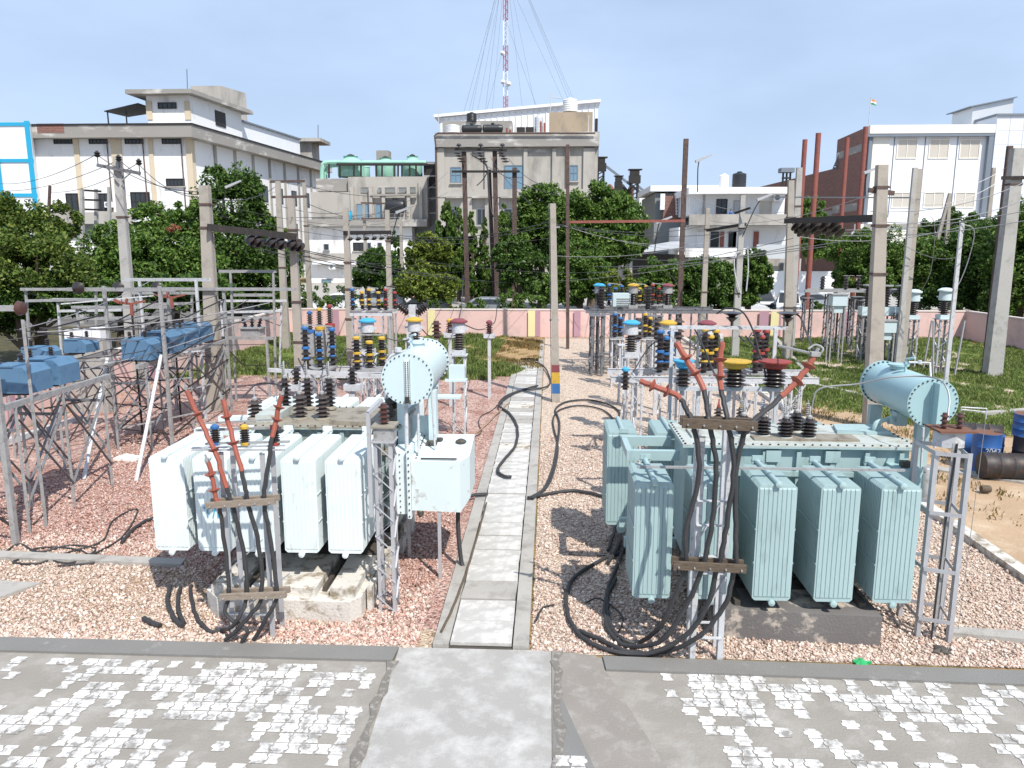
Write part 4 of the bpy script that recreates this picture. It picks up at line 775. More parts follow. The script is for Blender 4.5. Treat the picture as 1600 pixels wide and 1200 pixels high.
# left bay
zl = A(500, 573, 18.8).z
xL0, xL1 = A(442, 578, 18).x, A(605, 578, 18).x
stand_table('white channel gantry on lattice legs behind the left transformer', xL0, xL1 + .4, 18.0, 18.9, 1.98, [xL0 + .9, xL0 + 2.2, xL1 - .1])
mb = MB(); a = A(420, 578, 17.6); mb.bar(a, A(600, 588, 17.6), .06, .09); tag(mb.build('channel_beam', 'whitepaint', None, False), 'long white channel laid in front of the left gantry behind the left transformer', 'steel beam')
isolator('isolator phase with blue caps on the left white gantry', A(500, 570, 18.4).x, 18.1, 1.985, 'blue', 'blue', h=.95, r=.115)
isolator('isolator phase with yellow caps on the left white gantry', A(578, 570, 18.4).x, 18.1, 1.985, 'yellow', 'yellow', h=.72, r=.125)
for px, cm, hh, nm in ((487, 'blue', 1.15, 'blue'), (502, 'yellow', 1.35, 'yellow'), (518, 'red', 1.45, 'red')):
    x = A(px, 560, 19.8).x; t = thing('surge_arrester', 'tall striped post arrester with %s ends behind the blue isolator of the left gantry' % nm, 'surge arrester', (x, 19.8, 0))
    mb = MB(); mb.box(x - .05, x + .05, 19.75, 19.85, 0, 2.1); mb.build('post', 'galv', t, False); zb = A(px, {487: 520, 502: 515, 518: 510}[px], 19.8).z
    mb = MB(); mb.box(x - .1, x + .1, 19.7, 19.9, 2.101, zb); mb.build('bracket', 'galv', t, False)
    mb = MB(); mb.lathe((x, 19.8, zb), [(.13, 0), (.13, .07), (.07, .09)], 12); mb.build('lower_cap', cm, t); o = insul(t, (x, 19.8, zb + .09), .4, .085, 6, 'porcgrey', cm)
mb = MB()
for px, cm, nm, yy in ((575, 'lblue', 'light blue', 20), (648, 'yellow', 'yellow', 20.3), (717, 'maroon', 'maroon', 20)):
    x = A(px, 530, yy).x; lattice('silver lattice support under the %s capped current transformer in the left bay' % nm, x, yy, 0, 2.12, .34, 6, 'whitepaint', name='lattice_support', leg=.04)
    ct('current transformer with %s cap and white head in the left bay' % nm, x, yy, 2.145, cm)
x = A(717, 600, 19.3).x; mb = MB(); mb.box(x - .35, x + .2, 19.2, 19.5, 1.55, 1.6); mb.box(x - .25, x + .15, 19.25, 19.55, 1.601, 1.95); mb.box(x - 1.0, x + .1, 18.7, 19.1, 1.2, 1.25)
tag(mb.build('junction_box', 'consv', None, False), 'pale grey junction box and shelf on the support below the maroon capped transformer', 'junction box')
q = G(765, 622); post('maroon topped post insulator on a slim white post beside the walkway head', q.x, q.y, A(760, 528, q.y).z, 'maroon')
q = G(704, 612); post('yellow topped post insulator on a white post behind the maroon capped transformer', A(703, 520, 23.5).x, 23.5, A(704, 527, 23.5).z, 'yellow')
x = A(682, 520, 24.5).x; t = post('bare red brown insulator stack on a post left of the maroon capped transformer', x, 24.5, A(682, 528, 24.5).z, None, ih=.55, r=.16, im='porcred', blk=False)
x = A(645, 490, 27).x; t = thing('circuit_breaker', 'white breaker pole with black bushings spread to both sides behind the yellow capped transformer', 'circuit breaker', (x, 27, 0))
lattice('lattice legs under the white breaker pole', x, 27, 0, 1.7, .5, 4, 'whitepaint', name='lattice_support'); mb = MB(); mb.box(x - .2, x + .2, 26.8, 27.2, 1.73, 2.5); mb.box(x - .12, x + .12, 26.85, 27.15, 2.501, 2.9); mb.build('mechanism_box', 'whitepaint', t, False)
for s_ in (-1, 1):
    mb = MB(); mb.lathe((x + s_ * .15, 27, 2.6), sheds(.5, .17, 5), 12, mat4=Matrix.Rotation(s_ * R(50), 4, 'Y')); mb.build('bushing', 'porc', t)
xg = A(600, 540, 25).x
stand_table('light lattice gantry carrying the small far isolator left of the breaker pole', xg - 1.1, xg + .3, 25, 26, A(590, 487, 25).z, [xg - .9, xg + .1], brace=False)
zf = A(590, 487, 25).z
for k, (cm, nm) in enumerate((('blue', 'blue'), ('yellow', 'yellow'), ('red', 'red'))):
    isolator('small far isolator phase with %s caps on the lattice gantry in the left bay' % nm, xg - .9 + k * .55, 25, zf + .004, cm, 'yellow' if k == 0 else cm, n=2, h=.62, r=.1, dx=.2, dy=.5)
q = A(600, 574, 17.0); x = q.x
for px, nm in ((464, 'left'), (551, 'right')):
    p = A(px, 600, 16.2); t = post('brown insulator on grey plate between the left transformer and the gantry, %s one' % nm, p.x, 16.2, A(px, 610, 16.2).z, None, ih=.36, r=.1, im='porc')
# right bay
xR0, xR1 = A(955, 578, 17.5).x, A(1280, 585, 17.5).x
stand_table('long white channel gantry on lattice legs behind the right transformer', xR0, xR1, 17.5, 18.6, 2.02, [xR0 + .6, xR0 + 1.8, xR0 + 3.2, xR1 - .5], extra=1)
isolator('isolator phase with dark blue caps on the right white gantry', A(1040, 565, 18).x, 17.8, 2.025, 'blue', h=.9, r=.125, dx=.17)
isolator('isolator phase with golden caps on the right white gantry', A(1110, 560, 18).x, 17.8, 2.025, 'yellow', h=.95, r=.125, dx=.19)
isolator('isolator phase with red caps on the right white gantry', A(1190, 560, 18).x, 17.8, 2.025, 'red', h=.95, r=.12, dx=.19)
for px, cm, nm, ic in ((986, 'lblue', 'light blue', 'blue'), (1043, 'yellow', 'yellow', 'y'), (1104, 'maroon', 'maroon', 'm')):
    x = A(px, 530, 20).x; lattice('grey lattice support under the %s capped current transformer in the right bay' % nm, x, 20, 0, 2.1, .34, 6, 'whitepaint', name='lattice_support', leg=.04)
    ct('current transformer with %s cap and white head in the right bay' % nm, x, 20, 2.125, cm, 1.0)
for px, nm in ((978, 'left'), (1070, 'right')):
    x = A(px, 560, 17.3).x; t = thing('post_insulator', 'short insulator with blue cap on the %s part of the right gantry front channel' % nm, 'post insulator', (x, 17.3, 2.0)); insul(t, (x, 17.3, 1.75), .42, .1, 4, 'porc', 'lblue')
x = A(995, 500, 22.5).x
for px, nm in ((997, 'left'), (1027, 'middle'), (1060, 'right')):
    x = A(px, 520, 22.5).x; post('bare brown insulator stack on white post behind the right bay current transformers, %s one' % nm, x, 22.5, A(px, 530, 22.5).z, None, ih=.62, r=.17, im='porcgrey', blk=False)
# frame right behind the right transformer
YF = 13.4; fx0, fx1 = A(1060, 605, YF).x, A(1222, 605, YF).x
t = thing('insulator_gantry', 'white painted frame with two level bars standing behind the right transformer', 'steel structure', ((fx0 + fx1) / 2, YF, 0)); za, zb = A(1100, 607, YF).z, A(1100, 515, YF).z
mb = MB(); mb.box(fx0, fx1, YF - .03, YF + .03, za - .04, za + .04); mb.build('lower_bar', 'whitepaint', t, False); mb = MB(); mb.box(A(1050, 515, YF).x, A(1240, 515, YF).x, YF + .32, YF + .38, zb - .03, zb + .03); mb.build('upper_bar', 'whitepaint', t, False)
for px in (1066, 1092, 1140, 1215): x = A(px, 620, YF).x; mb = MB(); mb.box(x - .035, x + .035, YF + .035, YF + .09, 0, za + .0); mb.build('post', 'whitepaint', t, False)
for px in (1053, 1217): x = A(px, 560, YF).x; mb = MB(); mb.box(x - .03, x + .03, YF + .26, YF + .315, za - .9, zb); mb.build('upper_post', 'whitepaint', t, False)
for px, cm, nm, s_ in ((1067, 'lblue', 'blue', .85), (1147, 'yellow', 'yellow', 1.25), (1209, 'red', 'red', 1.25)):
    p = A(px, 600, YF); t = thing('insulator', 'black insulator with wide %s cap on the white frame behind the right transformer' % nm, 'insulator', (p.x, YF, za + .045))
    mb = MB(); mb.lathe((p.x, YF, za + .045), sheds(.3, .155 * s_, 4, .6), 14); mb.build('sheds', 'porc', t)
    mb = MB(); mb.lathe((p.x, YF, za + .35), [(.10 * s_, 0), (.15 * s_, .03), (.18 * s_, .12), (.225 * s_, .13), (.225 * s_, .15), (.18 * s_, .155), (.06, .18)], 16); mb.build('phase_cap', cm, t)
for px, nm in ((1143, 'left'), (1230, 'right')):
    p = A(px, 510, YF + .35); t = thing('disc_insulator', 'inverted black umbrella insulator on the upper bar, %s one' % nm, 'insulator', tuple(p))
    mb = MB(); mb.lathe((p.x, YF + .35, zb + .032), [(.02, 0), (.02, .06), (.04, .08), (.11, .15), (.05, .16), (.07, .18), (.2, .235), (.1, .245), (.02, .26)], 16); mb.build('disc', 'porc', t)
# mid-right far bay: gantry at y 31
YB = 30.5; bx0, bx1 = A(915, 487, YB).x, A(1035, 487, YB).x; zb = A(970, 484, YB).z
stand_table('dark lattice gantry of the middle distance bay right of the banded pole', bx0, bx1 + 2.3, YB, YB + 1.6, zb, [bx0 + .6, bx0 + 1.3, bx0 + 2.6, bx0 + 4.6], 'galvd', brace=False, lw=.32)
for px, cm, nm, yy in ((936, 'lblue', 'blue', 31.2), (989, 'yellow', 'yellow', 31.2), (1043, 'maroon', 'maroon', 31.2)):
    x = A(px, 470, yy).x; ct('far current transformer with %s cap on the middle distance gantry' % nm, x, yy, zb + .004, cm, 1.05, 'galv', 'porc')
for px, cm, nm in ((962, 'blue', 'blue'), (1000, 'yellow', 'yellow'), (1030, 'red', 'red')):
    x = A(px, 480, 33.5).x; isolator('far isolator phase with %s caps behind the middle distance gantry' % nm, x, 33.5, A(px, 478, 33.5).z, cm, h=.8, r=.12, n=3, dx=.3, dy=.3); lattice('grey lattice column under the far %s isolator phase' % nm, x, 33.8, 0, A(px, 478, 33.5).z - .01, .4, 6, 'galv', name='lattice_support')
x0, x1 = A(958, 470, 32.5).x, A(988, 470, 32.5).x
t = thing('breaker_kiosk', 'pale cyan steel cabinet with louvred front between the far capped insulators', 'cabinet', (x0, 32.5, 0)); mb = MB(); mb.box(x0, x1, 32.5, 33.2, A(0 + 970, 484, 32.5).z, A(970, 459, 32.5).z); mb.build('cabinet', 'consv', t, False); mb = MB(); [mb.box(x0 + .15, x1 - .1, 32.48, 32.498, A(970, 484, 32.5).z + .08 + k * .09, A(970, 484, 32.5).z + .12 + k * .09) for k in range(5)]; mb.build('louvres', 'galv', t, False)
mb = MB(); [mb.bar((xx, yy, 0), (xx, yy, A(970, 484, 32.5).z - .01), .06) for xx in (x0 + .05, x1 - .05) for yy in (32.55, 33.15)]; mb.build('legs', 'galv', t, False)
for px, py, w_, h_ in ((932, 500, .5, 2.2), (1020, 510, .4, 2.2)):
    q = G(px, 577); lattice('dark rusty lattice tower %s of the middle distance bay' % ('left' if px < 1000 else 'right'), A(px, 560, 29.5).x, 29.5, 0, zb - .15, .46, 6, 'galvd', leg=.075)
x = A(975, 540, 24).x; t = lattice('slim lattice stand left of the blue capped transformer in the right bay', x, 24, 0, 1.9, .3, 5, 'whitepaint')
for k, (cm, nm) in enumerate((('blue', 'blue'), ('yellow', 'yellow'))):
    x = A((965, 1012)[k], 520, 27).x; isolator('hanging isolator phase with %s caps under the middle distance gantry' % nm, x, 27, 1.75, cm, n=2, h=.75, r=.12, dx=.2, dy=.2); lattice('lattice pedestal under the %s capped isolator of the middle distance bay' % nm, x, 27.1, 0, 1.72, .4, 5, 'whitepaint', name='lattice_support')
for px, nm in ((928, 'first'), (948, 'second'), (968, 'third'), (1052, 'fourth')):
    x = A(px, 540, 30.2).x; lattice('dull lattice column below the middle distance gantry, %s from the left' % nm, x, 29.9 + (px % 3) * .25, 0, zb - .14, .34, 7, 'galvd', name='lattice_support', leg=.06)
for px, nm in ((940, 'left'), (1012, 'right')):
    x = A(px, 480, 30.9).x; t = thing('post_insulator', 'stout brown insulator standing on the middle distance gantry, %s one' % nm, 'post insulator', (x, 30.9, zb)); insul(t, (x, 30.9, zb + .004), .9, .16, 7, 'porc')
# far right yard
grp = 'lattice columns in the far right yard'
FR = [(1258, 535, 466), (1292, 545, 460), (1300, 553, 468), (1318, 540, 466), (1333, 548, 464), (1345, 555, 470), (1356, 565, 480), (1400, 570, 490)]
for i, (px, pb, pt) in enumerate(FR):
    q = G(px, pb); lattice(('first', 'second', 'third', 'fourth', 'fifth', 'sixth', 'seventh', 'eighth')[i] + ' grey lattice column from the left in the far right yard', q.x, q.y, 0, A(px, pt, q.y).z, .42, 7, 'galvd', leg=.065)
YR = 34; x0, x1 = A(1258, 455, YR).x, A(1410, 455, YR).x; zr = A(1330, 457, YR).z
t = thing('busbar_beam', 'long dark steel beam on the lattice columns of the far right yard', 'steel beam', (x0, YR, zr)); mb = MB(); mb.box(x0, x1, YR, YR + .1, zr, zr + .12); mb.build('front_channel', 'galv', t, False); mb = MB(); mb.box(x0 + .5, x1 + .3, YR + 1.2, YR + 1.3, zr - .02, zr + .1); mb.build('rear_channel', 'galv', t, False)
for i, px in enumerate((1285, 1293, 1322, 1330, 1342)):
    x = A(px, 445, YR).x; t = thing('post_insulator', 'small dark post insulator on the far right yard beam, number %s from the left end' % ('one', 'two', 'three', 'four', 'five')[i], 'post insulator', (x, YR, zr + .12)); insul(t, (x, YR + .05 + (i % 2) * .5, zr + .122), .55, .1, 4, 'porc'); mb = MB(); mb.bar((x - .12, YR + .05, zr + .72), (x + .12, YR + .05, zr + .72), .02); mb.build('arm', 'galv', t, False)
for i, (px, yy) in enumerate(((1357, 33), (1385, 33.4), (1408, 33.8))):
    x = A(px, 460, yy).x; t = thing('breaker_pole', 'dark ribbed breaker insulator with flat grey lid, %s of three in the far right yard' % ('left', 'middle', 'right')[i], 'circuit breaker', (x, yy, 0)); z0 = A(px, 492, yy).z
    lattice('lattice legs below the %s ribbed breaker insulator' % ('left', 'middle', 'right')[i], x, yy, 0, z0 - .03, .45, 5, 'galv', name='lattice_support'); mb = MB(); mb.box(x - .3, x + .3, yy - .25, yy + .25, z0, z0 + .35); mb.build('housing', 'consv', t, False)
    insul(t, (x, yy, z0 + .352), .85, .2, 7, 'porc'); mb = MB(); mb.lathe((x, yy, z0 + 1.21), [(.26, 0), (.26, .05)], 12); mb.build('lid', 'galv', t)
for px, yy, nm in ((1312, 33, 'left'), (1392, 31.5, 'right')):
    x = A(px, 480, yy).x; t = thing('breaker_tank', 'pale blue grey breaker tank hanging in the far right yard, %s one' % nm, 'breaker tank', (x, yy, 0)); z0 = A(px, 478 if px < 1350 else 520, yy).z
    mb = MB(); mb.box(x - .3, x + .3, yy, yy + .5, z0, z0 + .45); mb.box(x - .18, x + .18, yy + .1, yy + .4, z0 - .3, z0 - .001); mb.build('tank', 'consv', t, False); mb = MB(); mb.box(x - .35, x + .35, yy - .04, yy + .54, z0 + .452, z0 + .5); mb.build('cover', 'galv', t, False)
    mb = MB(); [mb.bar((x + a, yy + b, 0), (x + a, yy + b, z0 - .001), .05) for a in (-.25, .25) for b in (.05, .45)]; mb.build('legs', 'galv', t, False)
for px, pb, nm in ((1421, 575, 'left'), (1468, 585, 'right')):
    q = G(px - 3, pb); zz = A(px, 499, q.y).z; lattice('tall silver lattice stand under the grey capped transformer, %s of two in the right yard' % nm, q.x, q.y, 0, zz, .42, 6, 'silver', name='lattice_support', leg=.065)
    ct('grey transformer with flat teal lid on lattice stand, %s of two in the right yard' % nm, q.x, q.y, zz + .025, 'consv', 1.25, 'consv', 'porc')
    for dx in (-.6, .55):
        mb = MB(); mb.bar((q.x + dx * .7, q.y - .5, 0), (q.x + dx, q.y - .5, zz), .08, .04); tag(mb.build('steel_strut', 'silver', None, False), 'slim silver strut on the %s side of the %s lattice stand in the right yard' % ('left' if dx < 0 else 'right', nm), 'strut')
# ================================================================ LEFT YARD: blue boxes on raised frames
def bluebox(label, x, y, z, w=.62, d=.72, h=.5):
    h *= .78
    t = thing('equipment_box', label, 'equipment box', (x, y, z)); mb = MB(); c = .16
    mb.extr([(x, y, z), (x + w, y, z), (x + w, y, z + h - c * .7), (x + w - c * .7, y, z + h), (x, y, z + h)], (0, d, 0)); mb.build('body', 'bluebox', t, False)
    mb = MB(); mb.box(x + .02, x + w * .66, y - .02, y + d * .6, z + h + .001, z + h + .025); mb.build('cover_plate', 'bluebox', t, False)
    for k in (0, 1): insul(t, (x + .12 + k * .25, y + .2 + k * .25, z + h + .032), .16, .06, 3, 'porc')
    mb = MB(); mb.box(x + .1, x + w - .1, y + .05, y + .1, z - .04, z - .001); mb.box(x + .1, x + w - .1, y + d - .1, y + d - .05, z - .04, z - .001); mb.build('feet', 'dark', t, False); return t
def platform(label, x0, x1, y0, y1, z, m='galv'):
    t = thing('equipment_platform', label, 'steel structure', (x0, y0, 0))
    for x in (x0, x1): mb = MB(); mb.box(x - .04, x + .04, y0 - .3, y1 + .3, z - .1, z); mb.build('rail_beam', m, t, False)
    for x in (x0, x1):
        for y in (y0, (y0 + y1) / 2, y1):
            mb = MB(); mb.angle((x, y, 0), (x, y, z - .101), .055, .008); mb.build('leg', m, t, False)
    mb = MB()
    for x in (x0, x1):
        for a, b in ((y0, (y0 + y1) / 2), ((y0 + y1) / 2, y1)): mb.bar((x + .05, a, .5), (x + .05, b, z - .3), .05, .012); mb.bar((x + .065, b, .5), (x + .065, a, z - .3), .05, .012)
    for y in (y0, (y0 + y1) / 2, y1): mb.bar((x0, y - .03, .9), (x1, y - .03, z - .2), .05, .012); mb.bar((x1, y - .045, .9), (x0, y - .045, z - .2), .05, .012); mb.bar((x0, y, z - .5), (x1, y, z - .5), .05, .05)
    mb.build('braces', 'galvd', t, False); return t
platform('near raised steel platform at the left edge with crossed black braces', -9.95, -9.1, 12.4, 15.0, 2.36)
for k, (y, nm) in enumerate(((12.9, 'near one of the pair'), (13.75, 'far one of the pair'))): bluebox('blue metal box on the near left platform, ' + nm, -9.92, y, 2.405, .8, .62, .6)
platform('long raised steel platform in the left yard carrying a row of blue boxes', -10.55, -9.7, 17.8, 22.3, 2.2)
for k, nm in enumerate(('nearest', 'second nearest', 'third', 'farthest')): bluebox('blue metal box in the row on the long platform, %s of four' % nm, -10.28 - .09 * k, 17.9 + k * 1.1, 2.245, .72, .8, .62 + (k % 2) * .06)
platform('platform half hidden behind the long one in the left yard', -12.6, -11.8, 17.0, 20.0, 2.2)
for k in range(2): bluebox('smaller blue box at the back of the left yard beside dry heap, %s one' % ('near', 'far')[k], -12.5, 17.5 + k * 1.6, 2.245, .6, .6, .42)
t = thing('water_tank', 'row of white rectangular covers beyond the near blue boxes', 'cover', (-15.6, 22, 0)); 
for k in range(4): x0 = A(100 + k * 14.5, 520, 22).x; mb = MB(); mb.box(x0, x0 + .25, 22, 22.5, A(100, 532, 22).z, A(100, 516 - k, 22).z); mb.build('cover_panel', 'whitepanel', t, False)
mb = MB(); mb.box(A(100, 520, 22).x, A(158, 520, 22).x, 22.02, 22.5, 0, A(100, 532.5, 22).z); mb.build('base', 'conc', t, False)
def hframe(label, feet, tops, beams, braces=(), m='galv', w=.09):
    t = thing('steel_gantry', label, 'steel structure', tuple(feet[0])); 
    for f, p in zip(feet, tops): mb = MB(); mb.bar(f, p, w * .75, w * .75); mb.build('post', m, t, False)
    for a, b in beams: mb = MB(); mb.bar(a, b, .06, .09); mb.build('beam', m, t, False)
    if braces:
        mb = MB()
        for a, b in braces: mb.bar(a, b, .05, .02)
        mb.build('braces', 'dark', t, False)
    return t
def vpost(px, pb, pt): q = G(px, pb); return q, Vector((q.x, q.y, A(px, pt, q.y).z))
f1, t1 = vpost(25, 850, 472); f1b = Vector((f1.x - 1.6, f1.y + .1, 0)); t1b = Vector((f1b.x, f1b.y, t1.z))
hframe('near left frame post with stub beam ending in a dark round insulator', [f1, f1b], [t1, t1b], [(t1b - Vector((.3, 0, .1)), t1 + Vector((.5, 0, -.1)))], [(f1 + Vector((0, 0, .3)), f1b + Vector((0, 0, 1.3))), (f1 + Vector((0, 0, 1.6)), f1b + Vector((0, 0, 2.4)))], w=.12)
mb = MB(); mb.lathe(t1 + Vector((.5, 0, -.1)), [(.04, 0), (.12, .02), (.10, .1), (.05, .12)], 12, 'x'); tag(mb.build('disc_insulator', 'porcred'), 'dark maroon round insulator at the end of the near left stub beam', 'insulator')
P_ = [vpost(185, 690, 447), vpost(270, 700, 447)]; b0, b1_ = P_[0][1], P_[1][1]
f_back = [Vector((p[0].x - .3, 22.5, 0)) for p in P_]; t_back = [Vector((f.x, 22.5, 3.7)) for f in f_back]
hframe('tall galvanised gantry with two levels of beams in the middle of the left yard', [P_[0][0], P_[1][0]] + f_back, [b0, b1_] + t_back,
  [(b0 + Vector((-.9, -.06, -.08)), b1_ + Vector((.4, -.06, -.08))), (t_back[0] + Vector((-.8, -.06, 0)), t_back[1] + Vector((2.2, -.06, 0)))],
  [(P_[0][0] + Vector((0, 0, z)), P_[1][0] + Vector((0, 0, z))) for z in (.35, 1.0, 1.7, 2.4, 3.1)] + [(P_[0][0] + Vector((0, 0, z)), f_back[0] + Vector((0, 0, z + .5))) for z in (.3, 1.2, 2.2, 3.0)] + [(P_[1][0] + Vector((0, 0, z)), f_back[1] + Vector((0, 0, z + .4))) for z in (.3, 1.2, 2.2, 3.0)], w=.1)
for px, (bx, nm) in zip((122, 185, 245), ((b0, 'left'), (b0, 'middle'), (b1_, 'right'))):
    p = A(px, 450, b0.y - .25); mb = MB(); mb.lathe(p, [(.02, -.1), (.16, 0), (.12, .04), (.03, .1)], 12, 'y'); tag(mb.build('disc_insulator', 'porc'), 'dark disc insulator hanging from the upper beam of the left yard gantry, %s one' % nm, 'insulator')
f3, t3 = vpost(322, 655, 437); f4, t4 = vpost(235, 640, 437)
hframe('pale upper frame joining the left yard gantry to the big concrete pole', [f3, f4], [t3, t4], [(t4 + Vector((-.5, 0, 0)), t3 + Vector((.4, 0, 0)))], [(f4 + Vector((0, .05, 1.4)), f3 + Vector((0, .05, 1.4)))], 'whitepaint')
for px, pb, pt, nm in ((70, 826, 500, 'left'), (100, 735, 590, 'second'), (45, 772, 600, 'third')):
    f, t_ = vpost(px, pb, pt); mb = MB(); mb.angle(f, t_, .06, .008); tag(mb.build('steel_post', 'galv', None, False), 'slim galvanised upright in the near left yard, %s one' % nm, 'post')
for (px, pb), (qx, qy, Y_), nm in (((131, 749), (168, 560, 18.0), 'left'), ((213, 752), (252, 555, 18.2), 'right')):
    mb = MB(); mb.bar(G(px, pb), A(qx, qy, Y_), .07, .05); tag(mb.build('stay_strut', 'whitepaint', None, False), 'leaning pale stay strut footed on red gravel, %s of two' % nm, 'strut')
for k, (px, py, Y_) in enumerate(((205, 475, 19.5), (268, 465, 21))):
    t = thing('switch_blade', 'bright red oxide switch arm on top of the left yard gantry, %s one' % ('left', 'right')[k], 'switch', tuple(A(px, py + 15, Y_))); p = A(px, py, Y_); mb = MB(); mb.bar(p, p + Vector((0, 0, -.3)), .07, .06); mb.build('bracket', 'redpipe', t, False); mb = MB(); mb.bar(p, p + Vector((.38, 0, .08)), .045, .05); mb.bar(p, p + Vector((-.35, .1, .03)), .05, .06); mb.bar(p + Vector((-.35, .1, .03)), p + Vector((-.5, .1, .1)), .08, .07); mb.bar(p + Vector((-.15, 0, 0)), p + Vector((-.1, 0, .14)), .05, .05); mb.build('arm', 'redpipe', t, False)
    mb = MB(); mb.bar(p + Vector((0, 0, -.3)), Vector((p.x, p.y, 0)), .04); mb.build('operating_rod', 'dark', t, False)
# right group of the left yard: small transformer on frame at px 345-430
f5, t5 = vpost(392, 640, 424); f6, t6 = vpost(441, 632, 424)
hframe('slender galvanised isolator frame right of the big left concrete pole', [Vector((A(365, 560, 24).x, 24, 0)), Vector((A(428, 560, 24).x, 24, 0))], [A(360, 424, 24), A(427, 424, 24)], [(A(342, 424, 24), A(432, 424, 24)), (A(345, 497, 24), A(432, 497, 24)), (A(365, 461, 24), A(428, 461, 24))], w=.08)
t = thing('small_transformer', 'small grey transformer with three black bushings on a shelf in the slender frame', 'transformer', tuple(A(395, 527, 23.2)))
p = A(395, 524, 23.2); mb = MB(); mb.box(p.x - .3, p.x + .3, 23, 23.45, p.z, p.z + .22); mb.box(p.x - .36, p.x + .36, 22.95, 23.5, p.z + .221, p.z + .26); mb.build('tank', 'galv', t, False)
for k in range(3): mb = MB(); mb.lathe((p.x - .2 + k * .2, 23.2, p.z + .262), sheds(.28, .07, 3), 10, mat4=Matrix.Rotation(R(-18 + 18 * k), 4, 'Y')); mb.build('bushing', 'porc', t)
hframe('low shelf frame under the small grey transformer', [Vector((p.x - .9, 23, 0)), Vector((p.x + .5, 23, 0))], [Vector((p.x - .9, 23, p.z - .08)), Vector((p.x + .5, 23, p.z - .08))], [(Vector((p.x - 1.0, 23, p.z - .06)), Vector((p.x + .8, 23, p.z - .06)))], [(Vector((p.x - .9, 23, p.z - .2)), Vector((p.x - .3, 23, p.z - .9))), (Vector((p.x - .3, 23, p.z - .9)), Vector((p.x + .5, 23, p.z - .9)))])
# ================================================================ POLES
def pole(label, base, top, w, m='pole', taper=.62, d=None, clamps=(), band=None, name='concrete_pole', cat='pole', steel=False):
    base, top = Vector(base), Vector(top); t = thing(name, label, cat, tuple(base)); d = d or w * .8
    mb = MB(); mb.bar(base - Vector((0, 0, .1)), top, w, d, w * taper, d * taper); mb.build('shaft', m, t, False)
    if steel is False and w > .25:
        for z in clamps:
            q = base.lerp(top, z); ww = w * (1 - (1 - taper) * z); mb = MB(); mb.cbox(q, ww + .05, d * (1 - (1 - taper) * z) + .05, .06); mb.cbox(q + Vector((ww / 2 + .06, 0, 0)), .1, .04, .04); mb.build('clamp', 'rust', t, False)
        mb = MB(); mb.tube([base + Vector((w / 2 + .012, 0, 0)), top + Vector((w * taper / 2 + .012, 0, -.4))], .012, 6); mb.build('earth_pipe', 'wire', t)
    if band:
        for z0, z1, mm in band:
            a = base.lerp(top, z0 / top.z); b = base.lerp(top, z1 / top.z); ww = w * (1 - (1 - taper) * z0 / top.z) + .012; mb = MB(); mb.bar(a, b, ww, d * (ww / w) + .004); mb.build('painted_band', mm, t, False)
    return t
def bp(px, pb, tx, ty): q = G(px, pb); return q, A(tx, ty, q.y)
def at_y(px, Y, tx, ty): p = A(px, 560, Y); z = A(px, 560, Y); a = A(tx, ty, Y); x = p.x; return Vector((a.x if abs(a.x - x) < .6 else x, Y, 0)), a
a, b = bp(338, 640, 320, 290); pole('tall tapered concrete pole behind the left transformer with street lamp', a, b, .44, clamps=(.32, .55, .82, .92))
B2 = (a, b)
a = Vector((A(215, 560, 26).x, 26, 0)); b = A(184, 245, 26); pole('tall pale concrete pole with white crossarm among the left trees', (b.x - .1, 26, 0), b, .38, 'pole2', clamps=(.75,)); PL = b
t = thing('crossarm', 'grey crossarm with V braces and three pin insulators on the tall far left pole', 'crossarm', tuple(PL)); mb = MB(); c1, c2 = A(152, 258, 25.8), A(219, 271, 25.8); mb.bar(c1, c2, .09, .11); mb.build('arm', 'galvd', t, False)
mb = MB(); mb.bar(c1.lerp(c2, .2), A(186, 283, 25.8), .05, .03); mb.bar(c1.lerp(c2, .8), A(190, 283, 25.8), .05, .03); mb.build('braces', 'galv', t, False)
for k in (0.02, .52, .99): q = c1.lerp(c2, k); mb = MB(); mb.lathe(q + Vector((0, 0, .05)), [(.015, 0), (.015, .2), (.06, .22), (.11, .28), (.06, .3), (.1, .35), (.04, .4), (.03, .43)], 10); mb.build('pin_insulator', 'porc', t)
a, b = at_y(478, 24.2, 455, 310); pole('middle concrete pole rising behind the isolators of the left bay', a, b, .30, clamps=(.3, .5, .85))
B3 = (a, b)
a, b = at_y(556, 27.2, 540, 325); pole('concrete pole right of the isolators with the dark crossbar', a, b, .29, clamps=(.38, .55, .7)); B4 = (a, b)
a, b = at_y(608, 33, 605, 328); pole('concrete pole at the right end of the dark crossbar in the left bay', a, b, .27, clamps=(.5, .8)); B5 = (a, b)
a, b = at_y(466, 36, 434, 283); pole('left leg pole of the distant double pole by the pink wall corner', a, b, .34, clamps=(.5, .7)); B6 = (a, b)
a, b = at_y(490, 44.5, 475, 280); pole('right leg pole of the distant double pole by the pink wall corner', a, b, .30, clamps=(.5, .7)); B7 = (a, b)
a, b = at_y(574, 62, 568, 305); pole('left slim pole of the distant pair in front of the unfinished building', a, b, .3)
a, b = at_y(631, 60, 626, 340); pole('slim pole by the columnar tree in front of the unfinished building', a, b, .3)
for px, tx, ty, Y_, nm, w_ in ((160, 128, 296, 48, 'left', .34), (182, 150, 295, 50, 'middle', .3), (205, 170, 292, 52, 'right', .3), (100, 78, 290, 50, 'far left', .25)):
    a, b = at_y(px - 25, Y_, tx, ty); pole('distant slim pole before the white building with barred windows, %s one' % nm, a, b, w_, 'pole2' if px > 120 else 'rust')
